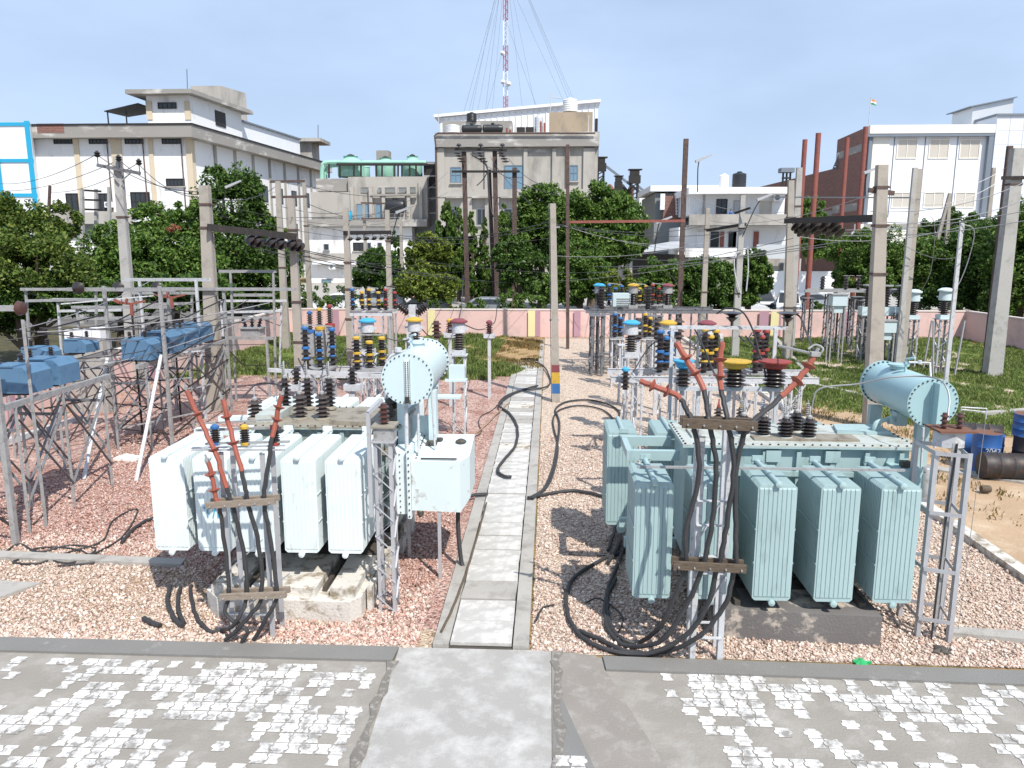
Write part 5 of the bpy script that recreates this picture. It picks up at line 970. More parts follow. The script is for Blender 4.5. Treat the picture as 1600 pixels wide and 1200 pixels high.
a, b = bp(869, 628, 864, 318); pole('straight concrete pole beside the walkway with red yellow and blue bands near its foot', a, b, .25, taper=.7, clamps=(), band=[(.30, .62, 'blue'), (.621, .98, 'yellow'), (.981, 1.22, 'maroon')])
P9 = (a, b)
mb = MB(); q = A(866, 500, 24.6); mb.cbox((q.x, q.y, q.z), .3, .26, .05); mb.cbox((q.x, q.y, A(866, 355, 24.6).z), .28, .24, .05); mb.tube([a + Vector((-.15, 0, 0)), b + Vector((-.12, 0, 0))], .012, 6); tag(mb.build('pole_clamp', 'galv', None, False), 'metal clamps and earth wire strapped to the banded pole', 'clamp')
a, b = bp(887, 545, 887, 226); pole('dark rusty steel rail post right of the banded pole', a, b, .16, 'rust', 1, name='rail_post', steel=True); PR1 = b
a, b = at_y(1064, 38, 1072, 217); pole('tall dark brown steel post standing in the middle of the yard', a, b, .22, 'rust', 1, name='rail_post', steel=True)
a, b = at_y(1104, 38.5, 1106, 325); pole('slim concrete pole left of the pair behind the white frame', a, b, .3, clamps=(.4, .85))
a, b = at_y(1163, 35, 1161, 305); pole('concrete pole with white hanging cable behind the white frame', a, b, .32, 'pole2', clamps=(.4, .8))
a, b = bp(1230, 562, 1236, 282); pole('brownish concrete pole of the close pair under the dark crossbar', a, b, .38, clamps=(.3, .8)); B8 = (a, b)
a = Vector((A(1252, 262, 36).x, 36, 0)); pole('whiter taller concrete pole of the close pair under the dark crossbar', a, A(1249, 262, 36), .38, 'pole2', clamps=(.8,))
a, b = bp(1362, 668, 1378, 258); pole('large concrete pole behind the right transformer conservator', a, b, .42, clamps=(.6, .78, .92)); B9 = (a, b)
a, b = at_y(1413, 29, 1430, 262); pole('narrow concrete pole pair right of the large pole, left half', a, b, .2, 'pole2', taper=.8); a2, b2_ = at_y(1420, 29.3, 1437, 264); pole('narrow concrete pole pair right of the large pole, right half', a2, b2_, .2, 'pole', taper=.8)
a, b = bp(1545, 590, 1591, 232); b = A(1590, 232, a.y); a = Vector((b.x, a.y, 0)); pole('thick tapered concrete pole at the right edge standing in the grass', a, b, .55, 'pole2', taper=.7, clamps=(.85,)); B10 = (a, b)
pole('dark slim steel post tied behind the thick right edge pole', (A(1578, 228, 30.4).x, 30.4, 0), A(1578, 228, 30.4), .2, 'rust', .9, name='rail_post', steel=True)
a = Vector((A(1495, 350, 27).x, 27, 0)); pole('thin white post carrying a drooping wire in the right yard', (A(1503, 348, 27).x, 27, 0), A(1503, 348, 27), .13, 'whitepaint', .9, name='steel_post', steel=True)
for px, pb, tx, ty, nm in ((1470, 395, 1484, 302, 'left leaning'), (1483, 395, 1484, 302, 'right upright')):
    b = A(tx, ty, 52); pole('far A shaped pole above the right trees, %s leg' % nm, (A(px, 380, 52).x - (1.2 if nm[0] == 'l' else 0), 52, 0), b, .3, 'pole')
b = A(1505, 350, 50); pole('far slim pole with box right of the A shaped pole', (b.x, 50, 0), b, .26, 'pole2')
b = A(1553, 262, 54); pole('far grey pole before the white wall at the right', (b.x, 54, 0), b, .34, 'pole')
for tx, ty, w_, Y_, nm in ((1258, 218, .28, 46, 'far left short'), (1279, 208, .3, 44, 'left tall'), (1324, 215, .3, 52, 'middle'), (1353, 198, .34, 54, 'right')):
    b = A(tx, ty, Y_); t = thing('red_pipe_post', 'tall red oxide pipe before the brick building, %s one' % nm, 'pipe post', (b.x - .3, Y_, 0)); mb = MB(); mb.tube([(b.x, Y_, 0), b], w_ / 2, 10); mb.build('pipe', 'redpipe', t)
mb = MB(); mb.bar(A(1208, 308, 35.8), A(1436, 309, 29.5), .05); tag(mb.build('cross_pipe', 'galv', None, False), 'pale horizontal pipe spanning between the concrete poles at the right', 'pipe')
# brown rail H-pole in the centre background
YH = 60
for tx, ty, px, nm in ((725, 237, 731, 'left'), (773, 232, 776, 'middle'), (804, 262, 804, 'right short')):
    b = A(tx, ty, YH); pole('brown steel rail pole of the tall transformer structure before the grey building, %s one' % nm, (b.x + (.15 if tx < 790 else 0), YH, 0), b, .34, 'rust', 1, name='rail_pole', steel=True)
b = A(764, 265, YH + .5); pole('twisted brown lattice pole between the rail poles', (b.x + .4, YH + .5, 0), b, .3, 'rust', 1, name='rail_pole', steel=True)
for (p0, q0, nm) in (((710, 233), (792, 235), 'upper'), ((706, 268), (812, 268), 'lower')):
    mb = MB(); mb.bar(A(*p0, YH - .3), A(*q0, YH - .3), .16); tag(mb.build('crossarm', 'dark', None, False), 'dark %s crossarm on the brown rail poles' % nm, 'crossarm')
for k, px in enumerate((717, 751, 785)):
    p = A(px, 236, YH - .4); t = thing('string_insulator', 'black string insulator pair on the rail pole crossarm, %s of three' % ('left', 'middle', 'right')[k], 'insulator', tuple(p)); mb = MB()
    for i in range(4): mb.lathe(p + Vector((.12 * i - .1, -.1, -.25 - .2 * i)), [(.05, 0), (.28, .05), (.28, .1), (.08, .16)], 10)
    mb.build('discs', 'porc', t); mb = MB(); mb.lathe(p + Vector((0, 0, .08)), [(.05, 0), (.05, .25), (.22, .3), (.12, .45)], 10); mb.build('pin', 'porc', t)
mb = MB(); mb.tube(catmull([A(735, 240, YH - .5), A(760, 260, YH - .5), A(764, 300, YH - .6), A(768, 330, YH - .6), A(775, 345, YH - .6)]), .05, 6); mb.tube(catmull([A(757, 250, YH), A(762, 265, YH), A(755, 280, YH), A(745, 290, YH)]), .04, 6); tag(mb.build('down_lead', 'wiredark'), 'tangled dark leads hanging between the rail poles', 'wire')
# dark crossbars with disc insulators
def discs(label, a, dvec, n=2, r=.13):
    t = thing('disc_insulator', label, 'disc insulator', tuple(a)); d = Vector(dvec).normalized(); mt = d.to_track_quat('Z', 'Y').to_matrix().to_4x4(); mb = MB()
    for i in range(n): mb.lathe(a + d * (.12 + i * .17), [(.03, -.02), (.06, 0), (r, .05), (r, .07), (.06, .1)], 12, mat4=mt)
    mb.build('discs', 'porc', t); mb = MB(); mb.bar(a, a + d * .12, .03); mb.build('shackle', 'galv', t, False); return t
pa, pb_ = A(324, 355, B2[0].y - .3), A(463, 370, 23.8)
mb = MB(); mb.bar(pa, pb_, .12, .2); tag(mb.build('crossbar', 'dark', None, False), 'heavy dark crossbar between the two left concrete poles', 'crossbar')
for k, (u, nm) in enumerate(((.42, 'first'), (.5, 'second'), (.66, 'third'), (.76, 'fourth'), (.9, 'fifth'), (.97, 'sixth'))): discs('black disc insulator under the left heavy crossbar, %s from the left' % nm, pa.lerp(pb_, u) + Vector((0, 0, -.1)), (.25, .7, -.6), 2, .18)
pc, pd = A(1228, 345, 30), A(1374, 341, 21.2)
mb = MB(); mb.bar(pc, pd, .14, .2); tag(mb.build('crossbar', 'dark', None, False), 'heavy dark crossbar between the right concrete poles', 'crossbar')
for k, (u, nm) in enumerate(((.1, 'first'), (.2, 'second'), (.32, 'third'), (.45, 'fourth'), (.55, 'fifth'))): discs('black disc insulator under the right heavy crossbar, %s from the left' % nm, pc.lerp(pd, u) + Vector((0, 0, -.1)), (.45, -.6, -.6), 3, .2)
pe, pf = A(538, 364, 27), A(610, 363, 30); mb = MB(); mb.bar(pe, pf, .1, .14); tag(mb.build('crossbar', 'dark', None, False), 'dark crossbar between the two poles right of the isolators', 'crossbar')
for k in range(6): discs('small dark disc under the short crossbar, number %s from the left' % ('one', 'two', 'three', 'four', 'five', 'six')[k], pe.lerp(pf, .08 + k * .17) + Vector((0, 0, -.06)), (.3, -.2, -.8), 1, .11)
for (x0, y0_, x1, y1_, Y_, lab_, mm) in ((422, 284, 476, 283, 40, 'upper crossbar of the distant double pole by the wall corner', 'rust'), (424, 308, 480, 307, 40, 'lower crossbar of the distant double pole by the wall corner', 'rust'), (564, 317, 603, 318, 61, 'upper bar between the distant slim pair of poles', 'rust'), (565, 342, 603, 341, 61, 'middle bar between the distant slim pair of poles', 'rust'),
    (127, 297, 158, 299, 49, 'upper bar on the distant slim poles before the white building', 'dark'), (130, 312, 158, 313, 49, 'middle bar on the distant slim poles before the white building', 'dark'), (130, 327, 160, 328, 49, 'lower bar on the distant slim poles before the white building', 'dark'), (880, 347, 1070, 345, 37.5, 'long thin red painted bar between the dark rail posts', 'redpipe'), (1565, 278, 1640, 277, 29.5, 'crossarm on the thick right edge pole', 'dark'), (1357, 297, 1397, 302, 21.2, 'short rusty strap crossing the large right pole', 'rust')):
    mb = MB(); mb.bar(A(x0, y0_, Y_), A(x1, y1_, Y_), .1 if Y_ > 35 else .07, .12); tag(mb.build('cross_member', mm, None, False), lab_, 'crossbar')
mb = MB(); mb.bar(A(1105, 360, 38), A(1165, 350, 35), .1, .12); mb.bar(A(1148, 333, 35), A(1172, 325, 34.5), .1, .08); tag(mb.build('crossbar', 'dark', None, False), 'tilted dark crossbar on the pair of poles behind the white frame', 'crossbar')
for k, (px, py, hx, hy, Y_) in enumerate(((347, 325, 358, 292, 24), (1090, 300, 1092, 252, 60), (1160, 370, 1188, 312, 34), (1022, 400, 1030, 348, 58), (612, 372, 624, 332, 60), (445, 300, 0, 0, 0), (1352, 310, 1355, 270, 46))):
    if not Y_: continue
    nm = ('on the big left pole', 'above the roof by the dark steel post', 'on the pole behind the white frame', 'above the metal roof in the middle', 'by the unfinished building', '', 'beside the large right pole')[k]; s_ = Y_ / 24
    t = thing('street_lamp', 'small street lamp ' + nm, 'street lamp', tuple(A(px, py, Y_))); a, b = A(px, py, Y_), A(hx, hy, Y_); mb = MB(); mb.tube(catmull([a, a.lerp(b, .7) + Vector((-.05, 0, 0)), b]), .016 * s_, 6); mb.build('arm', 'dark', t)
    mb = MB(); mb.bar(b - Vector((.1 * s_, 0, .02)), b + Vector((.38 * s_, 0, .18 * s_)), .14 * s_, .08 * s_, .06 * s_, .05 * s_); mb.build('lamp_head', 'silver', t, False)
# ================================================================ OVERHEAD WIRES
WG = 'overhead wires'
def wires(lst, base, m='wiredark', r=.012, sag=.3):
    for k, (x0, y0_, Y0, x1, y1_, Y1) in enumerate(lst):
        a, b = A(x0, y0_, Y0), A(x1, y1_, Y1); mb = MB(); Q = [a.lerp(b, i / 16) + Vector((0, 0, -sag * 4 * (i / 16) * (1 - i / 16))) for i in range(17)]; mb.tube(Q, r, 5); tag(mb.build('overhead_wire', m), base, 'wire', base)
wires([(0, 287, 40, 153, 240, 25.8), (0, 298, 40, 186, 250, 25.8), (75, 300, 40, 216, 255, 25.8)], 'thin dark wires running left from the far left pole crossarm')
wires([(153, 243, 25.8, 318, 300, 23), (186, 250, 25.8, 318, 304, 23), (216, 256, 25.8, 318, 308, 23)], 'thin dark wires from the far left pole to the big left pole')
wires([(400, 380, 24, 700, 440, 62), (440, 385, 24, 760, 438, 62), (470, 390, 24, 820, 442, 62), (395, 385, 24, 640, 430, 62)], 'long dark wires fanning from the left heavy crossbar toward the far centre', r=.016)
wires([(740, 245, 59, 870, 305, 40), (766, 245, 59, 830, 318, 45), (795, 248, 59, 850, 290, 45)], 'dark wires leaving the rail pole insulators to the right', r=.018)
wires([(1240, 372, 29, 890, 428, 50), (1262, 380, 27, 840, 440, 50), (1290, 385, 26, 900, 415, 50), (1310, 378, 25, 980, 404, 50)], 'long wires from the right heavy crossbar toward the centre trees', 'wire', r=.014)
wires([(1228, 355, 30, 1600, 330, 26), (1240, 362, 30, 1600, 345, 26), (1360, 330, 22, 1600, 285, 26), (1360, 345, 22, 1600, 312, 26), (1250, 370, 30, 1500, 355, 28)], 'bright wires running right from the heavy crossbar past the edge pole', 'wire', r=.013)
wires([(550, 330, 60, 430, 320, 40), (600, 345, 60, 480, 318, 40), (430, 292, 40, 320, 310, 24), (478, 290, 44, 630, 305, 60)], 'faint wires strung between the distant poles at the left centre', 'wiredark', r=.016)
wires([(610, 366, 30, 865, 345, 25), (600, 368, 30, 862, 352, 25), (870, 350, 25, 1104, 352, 38), (870, 352, 25, 1160, 360, 35)], 'dark wires between the short crossbar and the banded pole', r=.012)
wire('white hanging cable looped on the pole behind the white frame', [(1160, 390, 34.8), (1148, 400, 34.8), (1149, 430, 34.8), (1158, 460, 34.8)], .03, 'whitepaint'); wire('second white hanging cable right of the pole behind the white frame', [(1168, 385, 34.8), (1169, 420, 34.8), (1166, 455, 34.8)], .03, 'whitepaint')
wire('drooping wire from the thin white post in the right yard', [(1503, 350, 27), (1522, 360, 27), (1515, 400, 27), (1500, 440, 27), (1488, 455, 27)], .016, 'wire'); wire('wire sagging between right yard poles above the trees', [(1440, 330, 28), (1460, 350, 28), (1455, 420, 29), (1440, 455, 30)], .012, 'wire')
rw = random.Random(4)
for k in range(16):
    x0, y0_, Y0 = rw.uniform(0, 130), rw.uniform(500, 640), rw.uniform(14, 17); x1, y1_, Y1 = rw.uniform(200, 430), rw.uniform(430, 560), rw.uniform(19, 24); a, b = A(x0, y0_, Y0), A(x1, y1_, Y1); mb = MB(); mb.tube([a.lerp(b, i / 10) - Vector((0, 0, .5 * (i / 10) * (1 - i / 10))) for i in range(11)], .011, 4); tag(mb.build('connection_wire', 'wiredark' if k % 3 else 'wire'), 'thin connection wires crossing the left yard frames', 'wire', 'wires in the left yard')
for k, (x0, y0_, x1, y1_, Y_, z_) in enumerate(((50, 520, 160, 492, 17, 0), (165, 600, 300, 590, 18.5, 0), (150, 560, 320, 548, 18.8, 0), (60, 640, 180, 618, 17, 0), (170, 640, 330, 600, 19, 0), (95, 475, 240, 462, 20, 0), (175, 520, 300, 480, 19.3, 0), (185, 670, 330, 640, 18, 0))):
    mb = MB(); mb.bar(A(x0, y0_, Y_), A(x1, y1_, Y_ + 1.2), .045, .03); tag(mb.build('tie_bar', ('dark', 'galv', 'whitepaint')[k % 3], None, False), 'thin steel tie bar of the left yard, %s from the top left' % ('first', 'second', 'third', 'fourth', 'fifth', 'sixth', 'seventh', 'eighth')[k], 'steel bar')
wires([(330, 318, 24, 620, 345, 60), (330, 335, 24, 700, 372, 60), (455, 340, 24, 700, 300, 60), (480, 350, 30, 860, 372, 40), (545, 345, 27, 700, 268, 60), (400, 392, 25, 860, 404, 50), (430, 400, 26, 760, 418, 60), (560, 392, 30, 1000, 420, 50), (180, 300, 40, 420, 320, 60), (215, 318, 40, 430, 300, 60)], 'thin wires tangled across the left centre before the trees', 'wiredark', .009, .5)
wires([(880, 352, 37, 1100, 380, 40), (870, 400, 25, 1150, 360, 36), (1065, 300, 38, 1235, 330, 34), (1110, 345, 38, 1370, 300, 22), (1165, 330, 35, 1430, 360, 29), (1430, 300, 29, 1590, 250, 30), (1440, 320, 29, 1590, 262, 30), (1380, 360, 22, 1500, 400, 40), (905, 360, 40, 1190, 392, 36)], 'thin wires tangled across the right centre before the buildings', 'wire', .009, .4)
for k, (xa_, xb_, yt, Y_) in enumerate(((40, 150, 452, 25), (90, 210, 468, 27), (215, 300, 458, 26), (345, 440, 470, 30), (120, 260, 480, 24))):
    fa, fb_ = A(xa_ + 6, 560, Y_), A(xb_ - 4, 560, Y_); fa.z = fb_.z = 0; hframe('low pale bus frame behind the blue boxes of the left yard, %s one' % ('leftmost', 'second', 'middle', 'rightmost', 'lowest')[k], [fa, fb_], [A(xa_, yt, Y_), A(xb_, yt, Y_)], [(A(xa_ - 8, yt, Y_ - .1), A(xb_ + 8, yt, Y_ - .1)), (A(xa_, yt + 18, Y_ - .1), A(xb_, yt + 16, Y_ - .1))], [(A(xa_, yt + 4, Y_), A(xb_, yt + 40, Y_))], 'whitepaint' if k % 2 else 'galv', .09)
# jumpers between apparatus
J = [[(478, 575, 18), (500, 578, 17.8), (530, 560, 18), (545, 545, 19), (575, 560, 18.6), (590, 572, 18.2)], [(590, 520, 20), (610, 530, 20), (630, 532, 20.1), (646, 528, 20.2)], [(660, 515, 20.2), (672, 525, 22), (690, 520, 23)], [(725, 507, 20), (745, 515, 22), (758, 514, 24)], [(765, 508, 24), (775, 495, 26), (778, 440, 40)], [(717, 498, 20), (722, 470, 28), (724, 430, 50)],
  [(990, 580, 17.3), (1012, 545, 18), (1030, 530, 18)], [(1120, 490, 14), (1135, 482, 13.7), (1160, 487, 13.6), (1178, 520, 13.6), (1187, 555, 13.5), (1200, 580, 13.4)], [(1235, 490, 13.7), (1250, 495, 13.6), (1262, 525, 12), (1272, 548, 9.5)], [(1083, 510, 14), (1098, 540, 13.6), (1112, 575, 13.4), (1125, 600, 12)], [(1085, 540, 15), (1100, 520, 16), (1118, 515, 17)],
  [(1065, 465, 36), (1056, 440, 36), (1042, 425, 36)], [(1165, 525, 14), (1180, 545, 13.6), (1192, 565, 13.5), (1196, 590, 13.4)], [(1155, 525, 14), (1165, 533, 13.8), (1175, 520, 16)], [(448, 566, 18), (455, 580, 17.6), (462, 590, 16.4)], [(545, 566, 18), (550, 580, 17.2), (552, 592, 16.2)], [(520, 605, 12.6), (512, 585, 15), (508, 560, 17.5), (512, 535, 19)], [(482, 600, 12.6), (478, 585, 15), (466, 560, 17)], [(446, 610, 12.6), (430, 600, 14), (402, 600, 15), (380, 620, 12)]]
for k, P in enumerate(J): wire('black jumper cable, %s' % ('looping over the blue isolator of the left gantry', 'from the light blue to the yellow capped transformer', 'from the yellow capped transformer to the brown stack', 'from the maroon cap to the walkway post insulator', 'rising from the walkway post insulator', 'rising from the maroon capped transformer of the left bay', 'up to the dark blue isolator', 'arching from the left umbrella insulator', 'from the right umbrella insulator to the cable end', 'down to the yellow capped insulator', 'short one behind the white cable clamp', 'up along the tall dark brown post', 'to the red capped insulator', 'short one at the upper bar of the white frame', 'down to the left plate insulator', 'down to the right plate insulator', 'from the right rear bushing of the left transformer', 'from the middle rear bushing of the left transformer', 'from the left rear bushing of the left transformer')[k], P, .016 if P[0][2] < 30 else .02, 'cable', name='jumper_cable', cat='cable')
# ================================================================ BUILDINGS
def fx(px0, py0, px1, py1, Y):
    ym = (py0 + py1) / 2; a = A(px0, ym, Y).x; b = A(px1, ym, Y).x; m_ = (px0 + px1) / 2; return a, b, A(m_, py1, Y).z, A(m_, py0, Y).z
def fb(b, name, px0, py0, px1, py1, Y, d, m, to_ground=False, off=0, label=None):
    x0, x1, z0, z1 = fx(px0, py0, px1, py1, Y); mb = MB(); mb.box(x0, x1, Y - off, Y - off + d, -.05 if to_ground else z0, z1); o = mb.build(name, m, b, False)
    if label: o['label'] = label
    return o
def win(b, px0, py0, px1, py1, Y, m='glass', fm='greytrim', nv=1, nh=0, sill=True, name='window', fr=.09, hood=None):
    x0, x1, z0, z1 = fx(px0, py0, px1, py1, Y); mb = MB(); y0 = Y - .10
    mb.box(x0, x0 + fr, y0, Y - .003, z0, z1); mb.box(x1 - fr, x1, y0, Y - .003, z0, z1); mb.box(x0 + fr, x1 - fr, y0, Y - .003, z0, z0 + fr); mb.box(x0 + fr, x1 - fr, y0, Y - .003, z1 - fr, z1)
    for k in range(nv): x = x0 + (x1 - x0) * (k + 1) / (nv + 1); mb.box(x - fr * .35, x + fr * .35, y0 + .015, Y - .004, z0 + fr, z1 - fr)
    for k in range(nh): z = z0 + (z1 - z0) * (k + 1) / (nh + 1); mb.box(x0 + fr, x1 - fr, y0 + .02, Y - .005, z - fr * .35, z + fr * .35)
    f = mb.build(name, fm, b, False); mb = MB(); mb.box(x0 + fr, x1 - fr, Y - .04, Y - .002, z0 + fr, z1 - fr); mb.build('pane', m, f, False)
    if sill: mb = MB(); mb.box(x0 - .12, x1 + .12, Y - .25, Y - .001, z0 - .14, z0 - .012); mb.build('sill', hood or 'bconc', f, False)
    if hood: mb = MB(); mb.box(x0 - .2, x1 + .2, Y - .6, Y - .001, z1 + .05, z1 + .17); mb.build('sunshade', hood, f, False)
    return f
def pbox(b, name, P0, P1, t0, t1, z0, z1, off0, off1, m, sub=None):
    """slab on a slanted facade P0->P1 (plan), between fractions t, pushed out along the facade normal"""
    P0, P1 = Vector(P0), Vector(P1); d = P1 - P0; n = Vector((d.y, -d.x)).normalized(); a = P0 + d * t0; c = P0 + d * t1
    mb = MB(); mb.poly([a + n * off1, c + n * off1, c + n * off0, a + n * off0], z0, z1); return mb.build(name, m, b, False)
# --- white factory block, left
YL = 85; b = thing('factory_building', 'large stained white factory block with ochre pilasters and grey parapet at the left', 'building', (-50, YL, 0))
xa, xb = A(62, 300, YL).x, A(297, 300, YL).x; zt, zp = A(180, 198, YL).z, A(180, 217, YL).z; E0, E1 = Vector((xb, YL)), Vector((xb + 3.0, YL + 41))
mb = MB(); mb.poly([(xa, YL), E0, E1, (xa, YL + 41)], -.05, zp); mb.build('wall', 'plaster', b, False)
mb = MB(); mb.poly([(xa - .8, YL - 1.2), (xb + 1.2, YL - 1.2), (E1.x + 1.4, E1.y + .5), (xa - .8, YL + 42)], zp + .002, zt); mb.build('parapet', 'bconcdark', b, False)
fb(b, 'brick_patch', 58, 193, 100, 208, YL - 1.2, .02, 'brick', off=.025)
fb(b, 'ledge', 62, 332, 212, 350, YL, .9, 'bconc', off=.9)
for px0, px1 in ((120, 128), (178, 194), (236, 243), (294, 303)):
    fb(b, 'pilaster', px0, 216, px1, 335, YL, .12, 'ochre', off=.13)
for px0 in (84, 139, 195, 253): win(b, px0, 212, px0 + 29, 225, YL, fm='dark', nv=4, sill=False)
win(b, 260, 279, 289, 291, YL, fm='dark', nv=4); win(b, 104, 302, 130, 330, YL, fm='dark', nv=2); win(b, 205, 300, 235, 330, YL, fm='dark', nv=3, nh=1); win(b, 150, 302, 172, 330, YL, fm='dark', nv=2)
fb(b, 'dark_recess', 66, 350, 205, 375, YL, .05, 'greysheet', off=.055)
zq = lambda py, Y_: 5 + (382 - py) * Y_ / 1200
for k in range(9): pbox(b, 'pilaster', E0, E1, .02 + k * .12, .035 + k * .12, 0, zp - .01, .001, .12, 'ochre' if k == 0 else 'bconc')
for k, t0 in enumerate((.18, .32, .44, .56, .68, .80, .91)):
    f = pbox(b, 'window', E0, E1, t0, t0 + .045, 10.6, 12.7, .002, .06, 'dark'); pbox(f, 'pane', E0, E1, t0 + .006, t0 + .039, 10.75, 12.55, .061, .07, 'glass')
for t0 in (.35, .5, .66): f = pbox(b, 'window', E0, E1, t0, t0 + .06, 5.6, 8.0, .002, .06, 'dark'); pbox(f, 'pane', E0, E1, t0 + .006, t0 + .054, 5.8, 7.8, .061, .07, 'glass')
for t0 in (.25, .6): f = pbox(b, 'balcony', E0, E1, t0, t0 + .2, 4.1, 5.1, .002, 1.0, 'bconc')
# penthouse
x0, x1, z0, z1 = fx(230, 158, 300, 188, YL + 2); mb = MB(); mb.poly([(x0, YL + 2), (x1 - .2, YL + 2), (x1 + .8, YL + 14), (x0, YL + 14)], zt - .02, z1 + .6); ph = mb.build('penthouse', 'plaster', b, False)
mb = MB(); mb.poly([(x0 - 1.7, YL + .8), (x1 + .6, YL + .8), (x1 + 2.0, YL + 15), (x0 - 1.7, YL + 15)], z1 + .602, z1 + 1.05); mb.build('roof_slab', 'bconcdark', ph, False)
for px0 in (229, 289): fb(ph, 'corner_pier', px0, 158, px0 + 9, 187, YL + 2, .1, 'ochre', off=.12)
win(ph, 247, 160, 276, 170, YL + 2, fm='dark', nv=3, sill=False)
P0, P1 = Vector((x1 - .2, YL + 2)), Vector((x1 + .8, YL + 14)); f = pbox(ph, 'window', P0, P1, .45, .65, zt + 1.2, zt + 2.9, .002, .08, 'dark')
x0_, x1_, z0_, z1_ = fx(299, 134, 358, 175, YL + 16); mb = MB(); mb.poly([(x0_, YL + 16), (x1_ - 1, YL + 16), (x1_ + .3, YL + 21), (x0_, YL + 21)], zt, z1_ ); mb.build('roof_tank_room', 'bconc', ph, False)
x0, x1, z0, z1 = fx(178, 166, 231, 186, YL + 4); mb = MB(); mb.add([(x0, YL + 2, z1 - .8), (x1, YL + 2, z1), (x1, YL + 7, z1), (x0, YL + 7, z1 - .6), (x0, YL + 2, z1 - .9), (x1, YL + 2, z1 - .15), (x1, YL + 7, z1 - .15), (x0, YL + 7, z1 - .7)], [(0, 1, 2, 3), (7, 6, 5, 4), (0, 4, 5, 1), (1, 5, 6, 2), (2, 6, 7, 3), (3, 7, 4, 0)]); mb.build('lean_to_roof', 'dark', b, False)
mb = MB(); [mb.box(x - .06, x + .06, YL + 2.1, YL + 2.2, zt, z1 - .8) for x in (x0 + .3, x0 + 2.4)]; mb.build('roof_post', 'dark', b, False)
Q0, Q1 = Vector((xb - .5, YL + 10)), Vector((xb + 2.0, YL + 33)); mb = MB(); d = Q1 - Q0; mb.poly([Q0, Q1, Q1 - Vector((6, 0)), Q0 - Vector((6, 0))], zt + .002, zt + 2.8); mb.build('upper_white_block', 'whitepanel', b, False)
mb = MB(); mb.poly([Q0 + Vector((.3, 0)), Q1 + Vector((.3, 0)), Q1 - Vector((6, 0)), Q0 - Vector((6, 0))], zt + 2.802, zt + 3.0); mb.build('block_roof', 'greytrim', b, False)
x0, x1, z0, z1 = fx(460, 222, 492, 248, 121); mb = MB(); mb.box(x0, x1 - .5, 121, 125, zt, z1); mb.box(x0 - .4, x1 + 1.2, 120, 125.5, z1 + .002, z1 + .5); mb.build('rear_penthouse', 'bconc', b, False)
mb = MB(); p = A(293, 146, YL + 8); mb.tube([p, A(292, 108, YL + 8)], .04, 5); tag(mb.build('antenna', 'wiredark'), 'thin aerial rod on top of the white factory penthouse', 'antenna'); mb = MB(); mb.tube([A(497, 230, 121), A(497, 195, 121)], .05, 5); tag(mb.build('antenna', 'wiredark'), 'thin aerial rod at the far end of the white factory roof', 'antenna')
mb = MB(); mb.poly([(xa - .9, YL - 1.3), (xb + 1.3, YL - 1.3), (E1.x + 1.5, E1.y + .5), (E1.x + .6, E1.y + .5), (xb + .7, YL - .9), (xa - .9, YL - .9)], zt + .001, zt + .16); mb.build('coping', 'dark', b, False)
# --- white and bright blue hoarding building, far left
YB_ = 82; b = thing('panel_building', 'white panelled building with bright blue grid lines at the far left', 'building', (A(20, 300, YB_).x, YB_, 0))
x0, x1, z0, z1 = fx(-80, 191, 52, 340, YB_); x1 = A(60, 320, YB_).x; mb = MB(); mb.poly([(x0, YB_), (x1, YB_), (x1 - 4.6, YB_ + 8), (x0, YB_ + 8)], -.05, z1); mb.build('wall', 'whitepanel', b, False)
for py in (194, 251, 305): zz = A(20, py, YB_).z; mb = MB(); mb.box(x0, x1 + .02, YB_ - .1, YB_ - .002, zz - .18, zz + .18); mb.build('blue_band', 'cyanpaint', b, False)
for xx in (x1 - .25, x1 - 3.9, x1 - 7.6): mb = MB(); mb.box(xx - .28, xx + .28, YB_ - .13, YB_ - .103, 0, z1 + .1); mb.build('blue_band', 'cyanpaint', b, False)
# --- unfinished concrete block with cooling towers
Yc = 100; b = thing('concrete_building', 'low unfinished grey concrete block with balcony between the white factory and the tall grey building', 'building', (-22, Yc, 0))
fb(b, 'wall', 486, 300, 552, 350, Yc, 12, 'bconc', False); fb(b, 'upper_wall', 545, 276, 668, 352, Yc + .4, 12, 'bconc', False); fb(b, 'side_block', 494, 279, 548, 299, Yc + 1, 9, 'bconcdark')
fb(b, 'slab_edge', 478, 343, 668, 354, Yc, 13, 'bconcdark', off=.5); fb(b, 'lower_wall', 484, 355, 645, 470, Yc + .6, 11, 'plaster', True); fb(b, 'lower_band', 486, 396, 575, 409, Yc, .6, 'bconc', off=.2); fb(b, 'white_ledge', 490, 408, 600, 413, Yc, .7, 'whitepanel', off=.6)
for px0, px1 in ((564, 580), (590, 618), (622, 650)): win(b, px0, 292, px1, 301, Yc + .4, 'greysheet', 'bconcdark', 0, sill=False)
fb(b, 'lintel', 580, 303, 652, 306, Yc, .4, 'bconcdark', off=.3)
for k, px in enumerate((548, 577, 597, 636, 655)): fb(b, 'column', px, 292, px + 5, 345, Yc, .35, 'bconc', off=.15)
win(b, 557, 318, 583, 343, Yc + .4, 'skyglass', 'bconcdark', 1, sill=False); win(b, 586, 318, 600, 343, Yc + .4, 'skyglass', 'bconcdark', 0, sill=False); win(b, 506, 381, 514, 391, Yc + .6, nv=0); win(b, 552, 379, 572, 392, Yc + .6, fm='dark', nv=1); win(b, 574, 379, 580, 391, Yc + .6, nv=0); win(b, 590, 379, 597, 391, Yc + .6, nv=0); win(b, 503, 436, 518, 452, Yc + .6, 'skyglass', nv=0)
mb = MB()
for py in (328, 334, 340): mb.bar(A(600, py, Yc - .4), A(640, py, Yc - .4), .06)
